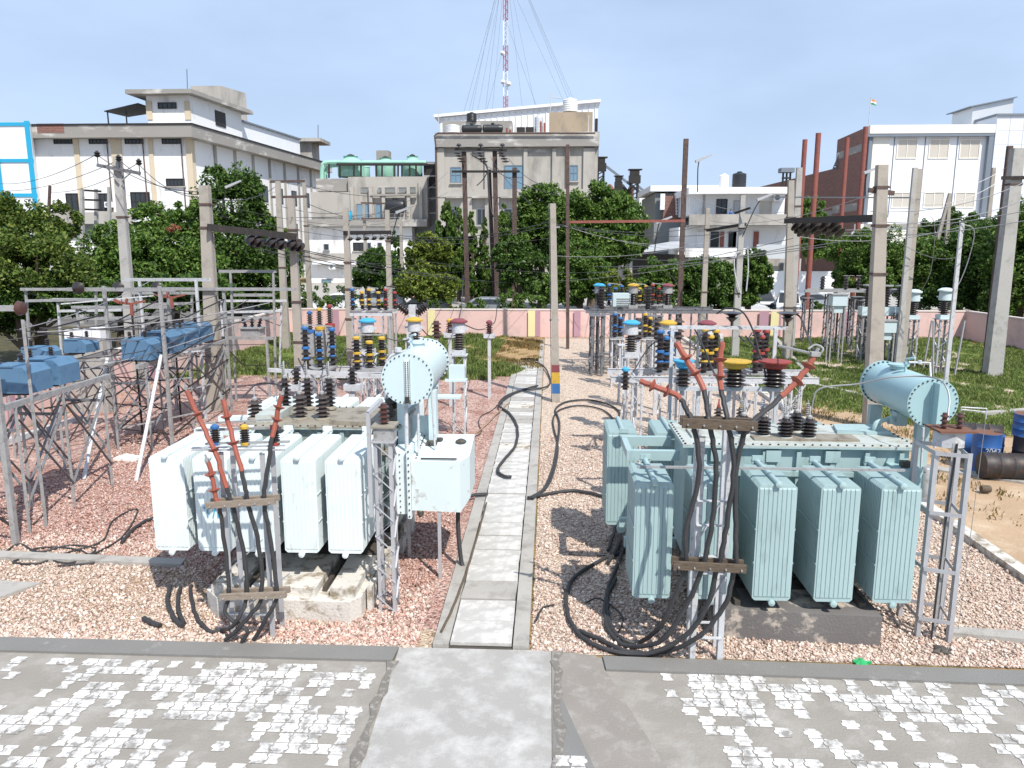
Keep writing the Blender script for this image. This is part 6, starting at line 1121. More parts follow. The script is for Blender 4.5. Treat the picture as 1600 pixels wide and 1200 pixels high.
for px in range(482, 645, 9): mb.bar(A(px, 327 if px > 598 else 333, Yc - .4), A(px, 345, Yc - .4), .05)
mb.bar(A(482, 333, Yc - .4), A(598, 333, Yc - .4), .06); mb.build('balcony_rail', 'galv', b, False)
fb(b, 'dark_stair_bay', 650, 290, 682, 470, Yc + 3, 6, 'greysheet', True); fb(b, 'dark_stair_frame', 662, 253, 682, 290, Yc + 2, 7, 'dark')
mb = MB(); [mb.bar(A(662, py, Yc + 1.7), A(684, py, Yc + 1.7), .18) for py in (255, 275, 293, 310, 333)]; mb.build('stair_landing', 'galv', b, False)
def aircon(label, px, py, Y, s=1.0):
    p = A(px, py, Y); t = thing('air_conditioner', label, 'air conditioner', tuple(p)); mb = MB(); mb.box(p.x - .42 * s, p.x + .42 * s, Y - .4, Y - .02, p.z - .3 * s, p.z + .3 * s); mb.build('casing', 'whitepanel', t, False)
    mb = MB(); mb.lathe((p.x - .1 * s, Y - .42, p.z), [(.05, 0), (.22 * s, .004), (.24 * s, .018)], 16, 'y'); mb.build('fan_grille', 'greytrim', t, False); return t
for px, pt, pb, bb, YY in ((136, 218, 332, b, YL),): pass
for px in (166, 222, 282): p0, p1 = A(px, 214, YL - .15), A(px, 332, YL - .15); p1.x = p0.x; mb = MB(); mb.tube([p0, p1], .07, 6); tag(mb.build('drain_pipe', 'rust'), 'vertical drain pipe on the white factory front, %s one' % {166: 'left', 222: 'middle', 282: 'right'}[px], 'pipe')
for k, (px, py) in enumerate(((172, 320), (215, 342), (90, 320))): aircon('small air conditioner on the white factory wall, %s one' % ('right hand', 'lowest', 'left hand')[k], px, py, YL - .1, 1.0)
aircon('white air conditioner unit on the low white wall beneath the unfinished block', 520, 417, Yc)
t = thing('water_tank', 'black horizontal water tank on the balcony of the unfinished block', 'water tank', tuple(A(618, 333, Yc))); p = A(617, 322, Yc - .2); mb = MB(); mb.lathe((p.x - 1.25, Yc - .1, p.z), [(.3, 0), (.75, .15), (.85, .4), (.8, .9), (.86, 1.2), (.8, 1.6), (.85, 2.1), (.75, 2.4), (.3, 2.5)], 18, 'x'); mb.build('shell', 'tankblack', t); mb = MB(); mb.lathe((p.x, Yc - .1, p.z + .8), [(.3, 0), (.3, .2), (.1, .25)], 12); mb.build('lid', 'tankblack', t)
t = thing('plastic_barrel', 'small blue plastic barrel on the balcony of the unfinished block', 'barrel', tuple(A(545, 345, Yc))); p = A(545, 344, Yc - .3); mb = MB(); mb.lathe((p.x, Yc - .3, p.z), [(.4, 0), (.46, .2), (.46, .9), (.4, 1.1), (.15, 1.15)], 14); mb.build('shell', 'cyanpaint', t)
def cooling(label, px, pt, pb, hw, Y):
    p = A(px, pb, Y); h = A(px, pt, Y).z - p.z; r = hw * Y / 1200; t = thing('cooling_tower', label, 'cooling tower', tuple(p)); mb = MB(); mb.lathe(p, [(r * .95, 0), (r, .1), (r, h * .55), (r * 1.05, h * .57)], 20); mb.build('shell', 'green', t)
    mb = MB(); mb.lathe(p, [(r * 1.05, h * .575), (r * .55, h * .8), (r * .5, h * .86), (r * .58, h * .9)], 20); mb.build('fan_cowl', 'green', t); mb = MB(); mb.lathe(p, [(r * .3, h * .905), (r * .3, h * .95), (r * .1, h)], 10); mb.build('motor', 'dark', t); return t
cooling('green cooling tower with dark fan motor, leftmost of the three on the unfinished block', 549, 241, 277, 20, Yc + 4); cooling('green cooling tower in the middle of the three on the unfinished block', 603, 244, 277, 16, Yc + 5); cooling('green cooling tower, rightmost of the three on the unfinished block', 645, 241, 277, 15, Yc + 4); cooling('green cooling tower mostly hidden behind the leftmost one', 566, 250, 277, 12, Yc + 9)
t = thing('pipe_rack', 'green header pipes looping round the cooling towers', 'pipework', tuple(A(510, 277, Yc + 2))); mb = MB()
mb.tube(catmull([A(503, 280, Yc + 2), A(504, 262, Yc + 2), A(511, 254, Yc + 2), A(560, 254, Yc + 2), A(666, 254, Yc + 2)]), .28, 8); mb.tube(catmull([A(509, 280, Yc + 2.6), A(510, 264, Yc + 2.6), A(520, 259, Yc + 2.6), A(560, 258, Yc + 2.6)]), .22, 8); mb.build('header_pipe', 'green', t)
mb = MB(); [mb.bar(A(px, 278, Yc + 1.6), A(px, 256, Yc + 1.6), .2) for px in (514, 531, 553, 564, 588, 597, 616, 622, 628, 640, 650)]; mb.bar(A(526, 257, Yc + 1.6), A(668, 257, Yc + 1.6), .3); mb.build('frame', 'dark', t, False)
t = thing('roof_hut', 'small roof hut with weathered box on top between two cooling towers', 'hut', tuple(A(600, 250, Yc + 8))); p = fx(588, 235, 607, 262, Yc + 8); mb = MB(); mb.box(p[0], p[1], Yc + 8, Yc + 10, A(600, 278, Yc + 8).z, p[3]); mb.build('wall', 'bconcdark', t, False)
# --- tall grey concrete building, centre
Yg = 95; b = thing('concrete_building', 'tall grey concrete building with white sheet roof storey at the centre', 'building', (0, Yg, 0))
fb(b, 'wall', 684, 230, 932, 480, Yg, 22, 'bconc', True); fb(b, 'parapet', 681, 208, 936, 230, Yg, 23, 'bconcdark', off=.7)
for px0, px1 in ((684, 696), (728, 738), (758, 780), (818, 824), (862, 868), (884, 889), (910, 928)): fb(b, 'pier', px0, 232, px1, 440, Yg, .3, 'bconc', off=.31)
for py in (296, 300): pass
fb(b, 'floor_band', 684, 296, 932, 308, Yg, .36, 'bconc', off=.4); fb(b, 'recess_band', 697, 232, 757, 239, Yg, .05, 'bconcdark', off=.06); fb(b, 'recess_band', 780, 231, 818, 241, Yg, .05, 'bconcdark', off=.06); fb(b, 'recess_band', 824, 232, 862, 239, Yg, .05, 'bconcdark', off=.06)
win(b, 704, 261, 721, 286, Yg, 'skyglass', 'greytrim', 1, 1); win(b, 788, 258, 818, 296, Yg, 'skyglass', 'greytrim', 1, 1); win(b, 890, 258, 903, 283, Yg, 'skyglass', 'greytrim', 1, 1); win(b, 745, 326, 761, 352, Yg, 'glass', 'greytrim', 1, 0); win(b, 820, 325, 835, 350, Yg, 'glass', 'greytrim', 1, 0); win(b, 788, 326, 812, 352, Yg, 'glass', 'greytrim', 1, 0); win(b, 700, 326, 722, 352, Yg, 'glass', 'greytrim', 1)
for px0, px1 in ((698, 724), (738, 766), (783, 820)): fb(b, 'sunshade', px0, 307.5, px1, 310, Yg, .8, 'bconcdark', off=.85)
ZR = A(800, 208, Yg).z
x0, x1 = A(688, 190, Yg + 12).x, A(934, 190, Yg + 12).x; za, zb2 = A(690, 184, Yg + 12).z, A(934, 160, Yg + 12).z
mb = MB(); mb.extr([(x0, Yg + 12, ZR - .05), (x1, Yg + 12, ZR - .05), (x1, Yg + 12, zb2), (x0, Yg + 12, za)], (0, 8, 0)); w_ = mb.build('sheet_storey', 'whitepanel', b, False)
mb = MB(); n = 26
for k in range(n): x = x0 + (x1 - x0) * (k + .5) / n; mb.box(x - .06, x + .06, Yg + 11.9, Yg + 11.99, ZR, za + (zb2 - za) * (k + .5) / n - .2)
mb.build('cladding_ribs', 'metalroof', w_, False)
mb = MB(); mb.extr([(x0 - .8, Yg + 11.5, za), (x1 + .3, Yg + 11.5, zb2), (x1 + .3, Yg + 11.5, zb2 + .35), (x0 - .8, Yg + 11.5, za + .35)], (0, 9, 0)); mb.build('roof', 'whitepanel', w_, False)
fb(b, 'roof_room', 692, 189, 800, 208, Yg + 9, 2.8, 'bconcdark'); fb(b, 'stair_room', 858, 175, 926, 208, Yg + 2, 6, 'ochre').data.materials[0] = mat('tan_render', (.36, .29, .21), .95, 0, .2, .4, (.24, .2, .16), (.5, .7), streak=(1, 1, .4))
mb = MB(); mb.tube([A(681, 230, Yg - 1), A(679, 212, Yg - 1), A(684, 208, Yg - 1), A(930, 208, Yg - 1)], .1, 6); mb.tube([A(681, 230, Yg - .4), A(683, 350, Yg - .4)], .12, 6); mb.build('downpipe', 'rust', b)
def vtank(label, px0, px1, pt, pb, Y, m, rib=True):
    x0, x1, z0, z1 = fx(px0, pt, px1, pb, Y); r = (x1 - x0) / 2; h = z1 - z0; t = thing('water_tank', label, 'water tank', ((x0 + x1) / 2, Y, z0)); P = [(r * .98, 0)]
    for k in range(5): P += [(r, h * (.05 + k * .16)), (r * .95, h * (.13 + k * .16)), (r, h * (.2 + k * .16))]
    P += [(r * .9, h * .9), (r * .4, h * .97)]; mb = MB(); mb.lathe(((x0 + x1) / 2, Y, z0), P, 18); mb.build('shell', m, t); mb = MB(); mb.lathe(((x0 + x1) / 2, Y, z0), [(r * .35, h * .96), (r * .35, h * 1.03), (r * .1, h * 1.05)], 12); mb.build('lid', m, t); return t
def htank(label, px0, px1, pt, pb, Y, m):
    x0, x1, z0, z1 = fx(px0, pt, px1, pb, Y); r = (z1 - z0) / 2 * .92; L_ = x1 - x0; t = thing('water_tank', label, 'water tank', (x0, Y, z0)); P = [(r * .3, 0), (r * .85, L_ * .04)]
    for k in range(5): P += [(r, L_ * (.1 + k * .17)), (r * .94, L_ * (.16 + k * .17))]
    P += [(r * .85, L_ * .96), (r * .3, L_)]; mb = MB(); mb.lathe((x0, Y, z0 + r), P, 18, 'x'); mb.build('shell', m, t); mb = MB(); mb.lathe(((x0 + x1) / 2, Y, z0 + 2 * r - .05), [(r * .4, 0), (r * .4, .2), (.05, .22)], 10); mb.build('lid', m, t); return t
vtank('small black upright tank on the grey building roof room', 729, 745, 176, 190, Yg + 9, 'tankblack'); htank('black horizontal water tank on the grey building roof, left of the pair', 721, 753, 194, 208, Yg + 1, 'tankblack'); htank('black horizontal water tank on the grey building roof, right of the pair', 754, 786, 193, 208, Yg + 1, 'tankblack')
vtank('white squat water tank at the left end of the grey building roof', 696, 720, 195, 208, Yg + 1.2, 'tankwhite'); vtank('white tall water tank on top of the tan stair room', 879, 903, 154, 175, Yg + 4, 'tankwhite'); vtank('grey upright tank left of the tan stair room', 835, 849, 180, 208, Yg + 2, 'metalroof')
t = thing('roof_plant', 'red pump pipes and dark fan units on the grey building roof', 'roof plant', tuple(A(800, 208, Yg + 1.5))); mb = MB(); [mb.tube([A(px, 208, Yg + 1.5), A(px, pt, Yg + 1.5)], .12, 6) for px, pt in ((792, 200), (797, 203), (845, 190), (851, 192))]; mb.build('riser_pipes', 'redpipe', t); mb = MB(); [mb.box(*fx(px, 198, px + 13, 208, Yg + 1.5)[:2], Yg + 1.5, Yg + 2.5, ZR, ZR + .9) for px in (807, 821)]; mb.build('fan_units', 'dark', t, False)
mb = MB(); mb.tube([A(686, 208, Yg), A(685, 168, Yg)], .05, 5); mb.tube([A(860, 176, Yg + 6), A(860, 145, Yg + 6)], .05, 5); mb.tube([A(862, 152, Yg + 6), A(878, 154, Yg + 6)], .05, 5); mb.tube([A(919, 208, Yg), A(920, 180, Yg)], .06, 5); tag(mb.build('roof_pipes', 'whitepaint'), 'thin white standpipes on the grey building roof', 'pipes')
fb(b, 'side_duct', 930, 185, 934, 205, Yg + 3, 1, 'dark'); fb(b, 'side_duct', 932, 228, 935, 263, Yg + .5, 1, 'dark')
# mast
Ym = 135; t = thing('guyed_mast', 'tall slender red and white lattice radio mast held by guy wires', 'mast', tuple(A(790, 182, Ym))); hw = 3.2 * Ym / 1200
xm = A(790, 100, Ym).x; bands = [(172, 150, 'mred'), (150, 111, 'mwhite'), (111, 71, 'mred'), (71, 32, 'mwhite'), (32, -9, 'mred'), (-9, -50, 'mwhite'), (-50, -90, 'mred')]
for pb, pt, m in bands:
    z0, z1 = A(790, pb, Ym).z, A(790, pt, Ym).z; mb = MB()
    for sx, sy in ((-1, 0), (1, 0), (0, 1.7)): mb.bar((xm + sx * hw, Ym + sy * hw, z0), (xm + sx * hw, Ym + sy * hw, z1), .13)
    n = 6; h = (z1 - z0) / n
    for k in range(n): s_ = 1 if k % 2 else -1; mb.bar((xm - s_ * hw, Ym, z0 + k * h), (xm + s_ * hw, Ym, z0 + k * h + h), .07); mb.bar((xm - s_ * hw, Ym + .05, z0 + k * h), (xm, Ym + 1.7 * hw, z0 + k * h + h), .06)
    mb.build('mast_section', m, t, False)
mb = MB(); mb.tube([(xm, Ym + .3, 0), (xm, Ym + .3, A(790, 172, Ym).z)], .3, 8); mb.build('mast_foot', 'mwhite', t)
for px, py in ((785, 83), (786, 128), (795, 131)): p = A(px, py, Ym - .4); mb = MB(); mb.lathe(p, [(.1, -.3), (.4, 0), (.4, .06)], 12, 'y'); mb.build('dish_antenna', 'mwhite', t)
mb = MB()
for px, zt_ in ((722, -60), (730, -60), (735, -90), (744, -60), (757, -90), (757, 60), (768, -60), (818, -60), (840, -60), (845, 30), (893, -40), (900, -90), (905, -90), (909, -90)):
    yy = Ym - 14 if px % 2 else Ym - 4; mb.tube([A(px, 185, yy), (xm, Ym + .3, A(790, zt_, Ym).z)], .018, 4)
mb.build('guy_wires', 'wiredark', t)
# --- industrial towers right of the grey building
Yi = 125
def headframe(label, px, pt, pb, w_, Y):
    x = A(px, 300, Y).x; r = w_ * Y / 2400; z0, z1 = A(px, pb, Y).z, A(px, pt, Y).z; t = thing('elevator_tower', label, 'industrial tower', (x, Y, 0)); mb = MB()
    for sx in (-1, 1):
        for sy in (-1, 1): mb.bar((x + sx * r, Y + sy * r, 0), (x + sx * r * .7, Y + sy * r * .7, z1 - 2), .28)
    n = 5; h = (z1 - 2 - z0) / n
    for k in range(n): mb.bar((x - r, Y - r, z0 + k * h), (x + r * .8, Y - r, z0 + k * h + h), .18)
    mb.build('legs', 'dark', t, False); mb = MB(); mb.box(x - r * 1.3, x + r * 1.3, Y - r, Y + r, z1 - 2, z1 - .8); mb.box(x - r * 1.1, x + r * 1.0, Y - r, Y + r, z1 - .78, z1); mb.box(x - r * 1.5, x + r * 1.6, Y - r * 1.2, Y + r * 1.2, z1 + .01, z1 + .15); mb.build('head_house', 'dark', t, False); return t
headframe('dark steel bucket elevator tower close to the grey building', 938, 247, 300, 12, Yi); headframe('dark steel elevator tower with wide head right of the silos', 991, 266, 320, 13, Yi); headframe('short dark tower between two elevator towers', 966, 276, 310, 9, Yi)
mb = MB(); mb.bar(A(942, 256, Yi), A(1000, 300, Yi), .35, .35); mb.bar(A(996, 290, Yi), A(1020, 310, Yi), .35, .35); tag(mb.build('conveyor_chute', 'greytrim', None, False), 'slanting grey conveyor chutes between the elevator towers', 'conveyor')
for k, (a_, c_) in enumerate(((944, 960), (962, 980), (980, 990))):
    x0, x1, z0, z1 = fx(a_, 296, c_, 340, Yi + 3); t = thing('silo', 'rust brown silo behind the big tree, %s of three' % ('left', 'middle', 'right')[k], 'silo', ((x0 + x1) / 2, Yi + 3, 0)); mb = MB(); r = (x1 - x0) / 2; mb.lathe(((x0 + x1) / 2, Yi + 3, 0), [(r, 0), (r, z1), (r * .3, z1 + .8)], 16); mb.build('shell', ('redpipe', 'dark', 'drumtop')[k], t)
# --- small far white house and metal roofed sheds
b = thing('far_house', 'small distant white house beside the big tree', 'house', tuple(A(1010, 440, 115))); fb(b, 'wall', 997, 308, 1022, 460, 115, 8, 'plaster', True); win(b, 1012, 321, 1022, 327, 115); win(b, 1012, 369, 1017, 376, 115); win(b, 1009, 330, 1020, 334, 115)
b = thing('metal_shed', 'white roofed shed with brick side behind the dark steel post', 'shed', tuple(A(1050, 440, 98))); fb(b, 'wall', 1022, 302, 1082, 420, 98, 14, 'greysheet', True); fb(b, 'brick_wall', 1036, 306, 1070, 346, 97.5, .4, 'brick', off=.2); fb(b, 'roof', 1014, 291, 1125, 300, 99, 14, 'whitepanel', off=1.5); fb(b, 'white_pier', 1031, 303, 1038, 328, 97.6, .4, 'whitepanel', off=.5)
mb = MB(); [mb.bar(A(px, 306, 96.5), A(px + 1, 336, 96.5), .14) for px in (1056, 1060, 1064)]; [mb.bar(A(1055, py, 96.5), A(1065, py, 96.5), .1) for py in range(310, 336, 5)]; mb.build('ladder_pipes', 'whitepaint', b, False)
fb(b, 'sheet_cladding', 1021, 346, 1074, 405, 96.8, .3, 'greysheet', off=.1)
b = thing('canopy_shed', 'low canopy with pale metal roof and dark front left of the dark steel post', 'shed', tuple(A(1030, 440, 82)))
a0, a1, a2, a3 = A(980, 394, 80), A(1064, 383, 80), A(1060, 375, 92), A(1010, 384, 92); mb = MB(); mb.add([a0, a1, a2, a3, a0 - Vector((0, 0, .25)), a1 - Vector((0, 0, .25)), a2 - Vector((0, 0, .25)), a3 - Vector((0, 0, .25))], [(0, 1, 2, 3), (7, 6, 5, 4), (0, 4, 5, 1), (1, 5, 6, 2), (2, 6, 7, 3), (3, 7, 4, 0)]); mb.build('roof', 'metalroof', b, False)
fb(b, 'front', 990, 398, 1062, 440, 83, 5, 'dark', True); fb(b, 'post', 984, 395, 988, 440, 81, .4, 'conc', True); fb(b, 'side_wall', 972, 396, 989, 440, 84, 5, 'bconcdark', True)
# --- white two storey building with balcony and roof tanks
Yh = 88; b = thing('residential_building', 'shabby white two storey building with long balcony and tanks on the roof', 'building', tuple(A(1150, 450, Yh)))
fb(b, 'upper_wall', 1078, 304, 1226, 336, Yh + 1.5, 10, 'plaster'); fb(b, 'roof_slab', 1072, 294, 1229, 304, Yh + 1.5, 12, 'plaster', off=1.7, label='flaking white roof slab'); fb(b, 'balcony_parapet', 1076, 335, 1240, 352, Yh, .3, 'bconc', off=.4); fb(b, 'balcony_floor', 1076, 351, 1240, 355, Yh + .1, 2, 'bconcdark', off=.4); fb(b, 'lower_wall', 1060, 355, 1240, 398, Yh + 1.5, 10, 'plaster'); fb(b, 'lower_parapet', 1070, 388, 1215, 402, Yh, .3, 'plaster', off=.3); fb(b, 'grey_parapet', 1180, 382, 1240, 404, Yh, .3, 'metalroof', off=.65); fb(b, 'ground_wall', 1075, 404, 1250, 470, Yh + 1.2, 9, 'bconc', True)
win(b, 1119, 311, 1136, 334, Yh + 1.5, fm='dark', nv=1, sill=False); win(b, 1187, 314, 1206, 334, Yh + 1.5, 'beigeglass', 'ochre', 0, sill=False); win(b, 1146, 313, 1158, 333, Yh + 1.5, 'whitepaint', 'bconc', 0, sill=False)
for px in (1098, 1156): fb(b, 'pilaster', px, 304, px + 3, 336, Yh + 1.5, .1, 'bconc', off=.12)
for px0, px1, m in ((1088, 1100, 'whitepanel'), (1125, 1131, 'redpipe'), (1145, 1160, 'plaster'), (1110, 1123, 'glass'), (1138, 1150, 'glass'), (1177, 1185, 'redpipe')): fb(b, 'door', px0, 362, px1, 386, Yh + 1.5, .1, m, off=.12)
win(b, 1217, 410, 1225, 424, Yh + 1.2, nv=0); aircon('white air conditioner at the right end of the upper storey above the balcony', 1215, 309, Yh + 1.2, 1.2)
vtank('white upright water tank on the shabby white building roof', 1123, 1139, 272, 294, Yh + 4, 'tankwhite'); vtank('dark upright water tank on the shabby white building roof', 1144, 1166, 269, 294, Yh + 4, 'tankblack')
b = thing('boundary_wall', 'bright white low compound wall behind the parked cars at the right', 'wall', tuple(A(1250, 450, 76))); fb(b, 'wall_panel', 1196, 424, 1308, 450, 76, .3, 'whitepanel', True)
b = thing('compound_wall', 'white low wall with blank sign panel beyond the central hedge', 'wall', tuple(A(790, 460, 78))); fb(b, 'wall_panel', 735, 434, 832, 470, 78, .3, 'whitepanel', True); fb(b, 'sign_panel', 742, 436, 762, 445, 78, .05, 'bconc', off=.06)
t = thing('gate_pillar', 'white gate pillar pair with dark gate beyond the centre of the pink wall', 'gate', tuple(A(715, 470, 74))); fb(t, 'pillar', 702, 424, 713, 470, 74, .8, 'whitepanel', True); fb(t, 'pillar', 733, 425, 742, 470, 74, .8, 'whitepanel', True); fb(t, 'gate_leaf', 713.5, 420, 732.5, 468, 74.3, .15, 'dark', True); fb(t, 'nameplate', 705, 430, 711, 433, 74, .05, 'dark', off=.06)
# person on the balcony
t = thing('person', 'person in blue shirt leaning on the balcony of the shabby white building', 'person', tuple(A(1141, 336, Yh + .3)))
def skin_person(base, m):
    V = [(0, 0, 1.0), (0, -.05, 1.3), (0, -.12, 1.48), (0, -.14, 1.56), (0, -.16, 1.68), (.2, -.12, 1.42), (.36, -.3, 1.2), (.25, -.45, 1.1), (-.2, -.12, 1.42), (-.36, -.3, 1.2), (-.25, -.45, 1.1), (.1, 0, .95), (.11, .02, .5), (.11, .05, .06), (-.1, 0, .95), (-.11, .02, .5), (-.11, .05, .06)]
    E_ = [(0, 1), (1, 2), (2, 3), (3, 4), (2, 5), (5, 6), (6, 7), (2, 8), (8, 9), (9, 10), (0, 11), (11, 12), (12, 13), (0, 14), (14, 15), (15, 16)]; RR = [.15, .16, .13, .055, .105, .07, .05, .035, .07, .05, .035, .1, .07, .05, .1, .07, .05]
    me = bpy.data.meshes.new('body'); me.from_pydata(V, E_, []); o = bpy.data.objects.new('body', me); C.objects.link(o); s_ = o.modifiers.new('s', 'SKIN')
    for i, r in enumerate(RR): me.skin_vertices[0].data[i].radius = (r, r * .8)
    me.skin_vertices[0].data[0].use_root = True; o.modifiers.new('u', 'SUBSURF').levels = 1; bpy.context.view_layer.update(); m2 = bpy.data.meshes.new_from_object(o.evaluated_get(bpy.context.evaluated_depsgraph_get())); bpy.data.objects.remove(o)
    m2.materials.clear(); m2.materials.append(M['skin']); m2.materials.append(M['cloth']); m2.materials.append(M['dark'])
    for p in m2.polygons: z = p.center.z; p.material_index = 0 if z > 1.52 or (p.center.y < -.36) else 2 if z < .95 else 1
    o = bpy.data.objects.new('body', m2); C.objects.link(o); return o
o = skin_person(None, None); o.parent = t; p = A(1141, 336, Yh + .3); zf_ = A(1141, 352, Yh).z; o.location = (0, 0, zf_ - p.z); mb = MB(); mb.lathe((p.x, Yh + .13, zf_ + 1.66), [(.1, 0), (.115, .05), (.09, .12), (.02, .14)], 10); mb.build('hair', 'bolt', t)
# --- brick side building and white panelled building at the right
Yr = 100; b = thing('factory_building', 'white fronted factory with beige windows and long brick side wall at the right', 'building', tuple(A(1450, 450, Yr)))
xA, xB = A(1351, 300, Yr).x, A(1541, 300, Yr).x; zt = A(1450, 196, Yr).z
F0, F1 = Vector((A(1313, 300, 112).x - .6, 112)), Vector((xA, Yr))
mb = MB(); mb.poly([F1, (xB, Yr), (xB, 126), F0], -.05, zt - 1.0); mb.build('wall', 'whitepanel', b, False)
mb = MB(); mb.poly([F1 + Vector((-.2, -.7)), (xB, Yr - .7), (xB, 112), F0 + Vector((.4, 0))], zt - 1.0 + .002, zt); mb.build('cornice', 'cream', b, False)
pbox(b, 'brick_side', F0, F1, 0, 1, 0, zt - 1.0 - .002, .01, .3, 'brick'); pbox(b, 'concrete_band', F0, F1, 0, .97, zt - 2.8, zt - 1.9, .301, .33, 'bconcdark'); pbox(b, 'concrete_band', F0, F1, 0, .97, 9.2, 10.2, .301, .33, 'bconcdark'); pbox(b, 'parapet_brick', F0, F1, 0, .985, zt - 1.0, zt - .1, .0, .3, 'brick')
G0 = Vector((A(1180, 330, 150).x, 150)); zl_ = A(1316, 262, 112).z; mb = MB(); mb.poly([G0, F0, F0 + Vector((12, 3)), G0 + Vector((12, 0))], -.05, zl_); mb.build('low_brick_wing', 'brick', b, False)
pbox(b, 'concrete_band', G0, F0, 0.1, .98, 9.0, 9.7, .005, .05, 'bconcdark')
fb(b, 'grey_frame_top', 1353, 208.5, 1552, 214, Yr, .5, 'greytrim', off=.65); fb(b, 'grey_frame_right', 1535, 214, 1544, 335, Yr, .5, 'greytrim', off=.65); fb(b, 'grey_frame_left', 1352, 214, 1357, 345, Yr, .3, 'greytrim', off=.35); fb(b, 'cream_bay', 1359, 211, 1385, 345, Yr, .1, 'cream', off=.11)
for k, px in enumerate((1401, 1451, 1499)): win(b, px, 217, px + 32, 248, Yr, 'beigeglass', 'cream', 1, sill=False, fr=.12); win(b, px - 8, 300, px + 24, 325, Yr, 'beigeglass', 'cream', 1, sill=False, fr=.12)
for px in (1393, 1441, 1491): fb(b, 'joint_line', px - 1, 211, px, 348, Yr, .06, 'greytrim', off=.07)
for py in (228, 283, 300): win(b, 1363, py, 1372, py + 12, Yr, nv=0, nh=1, sill=False)
fb(b, 'ledge', 1352, 340, 1560, 350, Yr, .8, 'whitepanel', off=.9); fb(b, 'lower_cream_wall', 1330, 350, 1560, 470, Yr, .4, 'cream', True, off=.42); win(b, 1351, 360, 1361, 366, Yr - .42, nv=1)
aircon('white air conditioner on the lower wall beside the red pipe at the right', 1335, 366, Yr - .5, 1.0)
mb = MB(); pa_, pb2 = A(1301, 265, 111), A(1318, 224, 111); [mb.bar(pa_ + Vector((dx, 0, 0)), pb2 + Vector((dx, 0, 0)), .12) for dx in (0, 1.1)]
for k in range(9): q = pa_.lerp(pb2, (k + .5) / 9); mb.bar(q, q + Vector((1.1, 0, 0)), .1, .25)
tag(mb.build('steel_ladder', 'greytrim', None, False), 'steel stair ladder climbing the brick side wall at the right', 'ladder')
t = thing('ventilator_head', 'dark ventilator head on legs above the low brick wing', 'ventilator', tuple(A(1231, 290, 105))); x0, x1, z0, z1 = fx(1221, 262, 1242, 269, 105); mb = MB(); mb.box(x0, x1, 105, 106.5, z0, z1); mb.build('hood', 'greytrim', t, False); mb = MB(); [mb.bar((x, 105.5, z0), (x, 105.5, z0 - 2), .2) for x in (x0 + .4, (x0 + x1) / 2, x1 - .4)]; mb.box(x0 + .3, x1 - .3, 105.3, 105.7, z0 - .8, z0 - .6); mb.build('legs', 'dark', t, False)
b = thing('panel_building', 'flat white tiled building block at the right edge', 'building', tuple(A(1580, 440, 97))); x0 = A(1545.5, 300, 99.3).x; zt2 = A(1580, 181, 99.3).z; mb = MB(); mb.box(x0, x0 + 16, 99.3, 112, -.05, zt2); w_ = mb.build('wall', mat('pale_tile_panels', (.70, .73, .80), .4, 0, .03, .5), b, False); mb = MB(); mb.box(x0 - .2, x0 + 16, 99.1, 112, zt2 + .002, zt2 + .25); mb.build('coping', 'greytrim', b, False)
mb = MB()
for k in range(12): mb.box(x0, x0 + 16, 99.285, 99.299, k * 1.6 + .9, k * 1.6 + .94)
for k in range(10): mb.box(x0 + k * 1.6, x0 + k * 1.6 + .04, 99.27, 99.284, 0, zt2)
mb.build('tile_joints', 'metalroof', b, False)
b = thing('roof_shed', 'small white sheet clad shed on the roof of the right factory', 'shed', tuple(A(1545, 190, 104))); x0, x1, z0, z1 = fx(1516, 155, 1582, 190, 104); mb = MB(); mb.extr([(x0 + .3, 104, A(1540, 196, 104).z), (x1, 104, A(1540, 196, 104).z), (x1, 104, z1 + .08), (x0 + .3, 104, z1 - .95)], (0, 5, 0)); mb.build('wall', 'metalroof', b, False)
mb = MB(); mb.extr([(x0 - .2, 103.6, z1 - 1.0), (x1 + .2, 103.6, z1 + .1), (x1 + .2, 103.6, z1 + .25), (x0 - .2, 103.6, z1 - .85)], (0, 6, 0)); mb.build('roof', 'greytrim', b, False)
t = thing('flag', 'small tricolour flag on a thin pole above the right factory corner', 'flag', tuple(A(1357, 195, Yr))); mb = MB(); mb.tube([A(1357, 196, Yr), A(1361, 152, Yr)], .05, 6); mb.build('flag_pole', 'whitepaint', t)
p = A(1361, 153, Yr)
for k, m in enumerate(('orange', 'whitepanel', 'flaggreen')):
    mb = MB(); V = []; 
    for i in range(6): x = p.x + i * .14; V += [(x, Yr + .08 * math.sin(i * 1.6), p.z - .1 - k * .2 - i * .05), (x, Yr + .08 * math.sin(i * 1.6), p.z - .1 - (k + 1) * .2 - i * .05)]
    mb.add(V, [(2 * i, 2 * i + 1, 2 * i + 3, 2 * i + 2) for i in range(5)]); mb.build('stripe', m, t)
# backdrop blocks behind the trees (true low sheds, seen through the gaps)
b = thing('street_building', 'low shaded building showing between the left trees', 'building', tuple(A(60, 440, 66))); fb(b, 'wall', 20, 425, 130, 470, 66, 6, 'bconcdark', True)
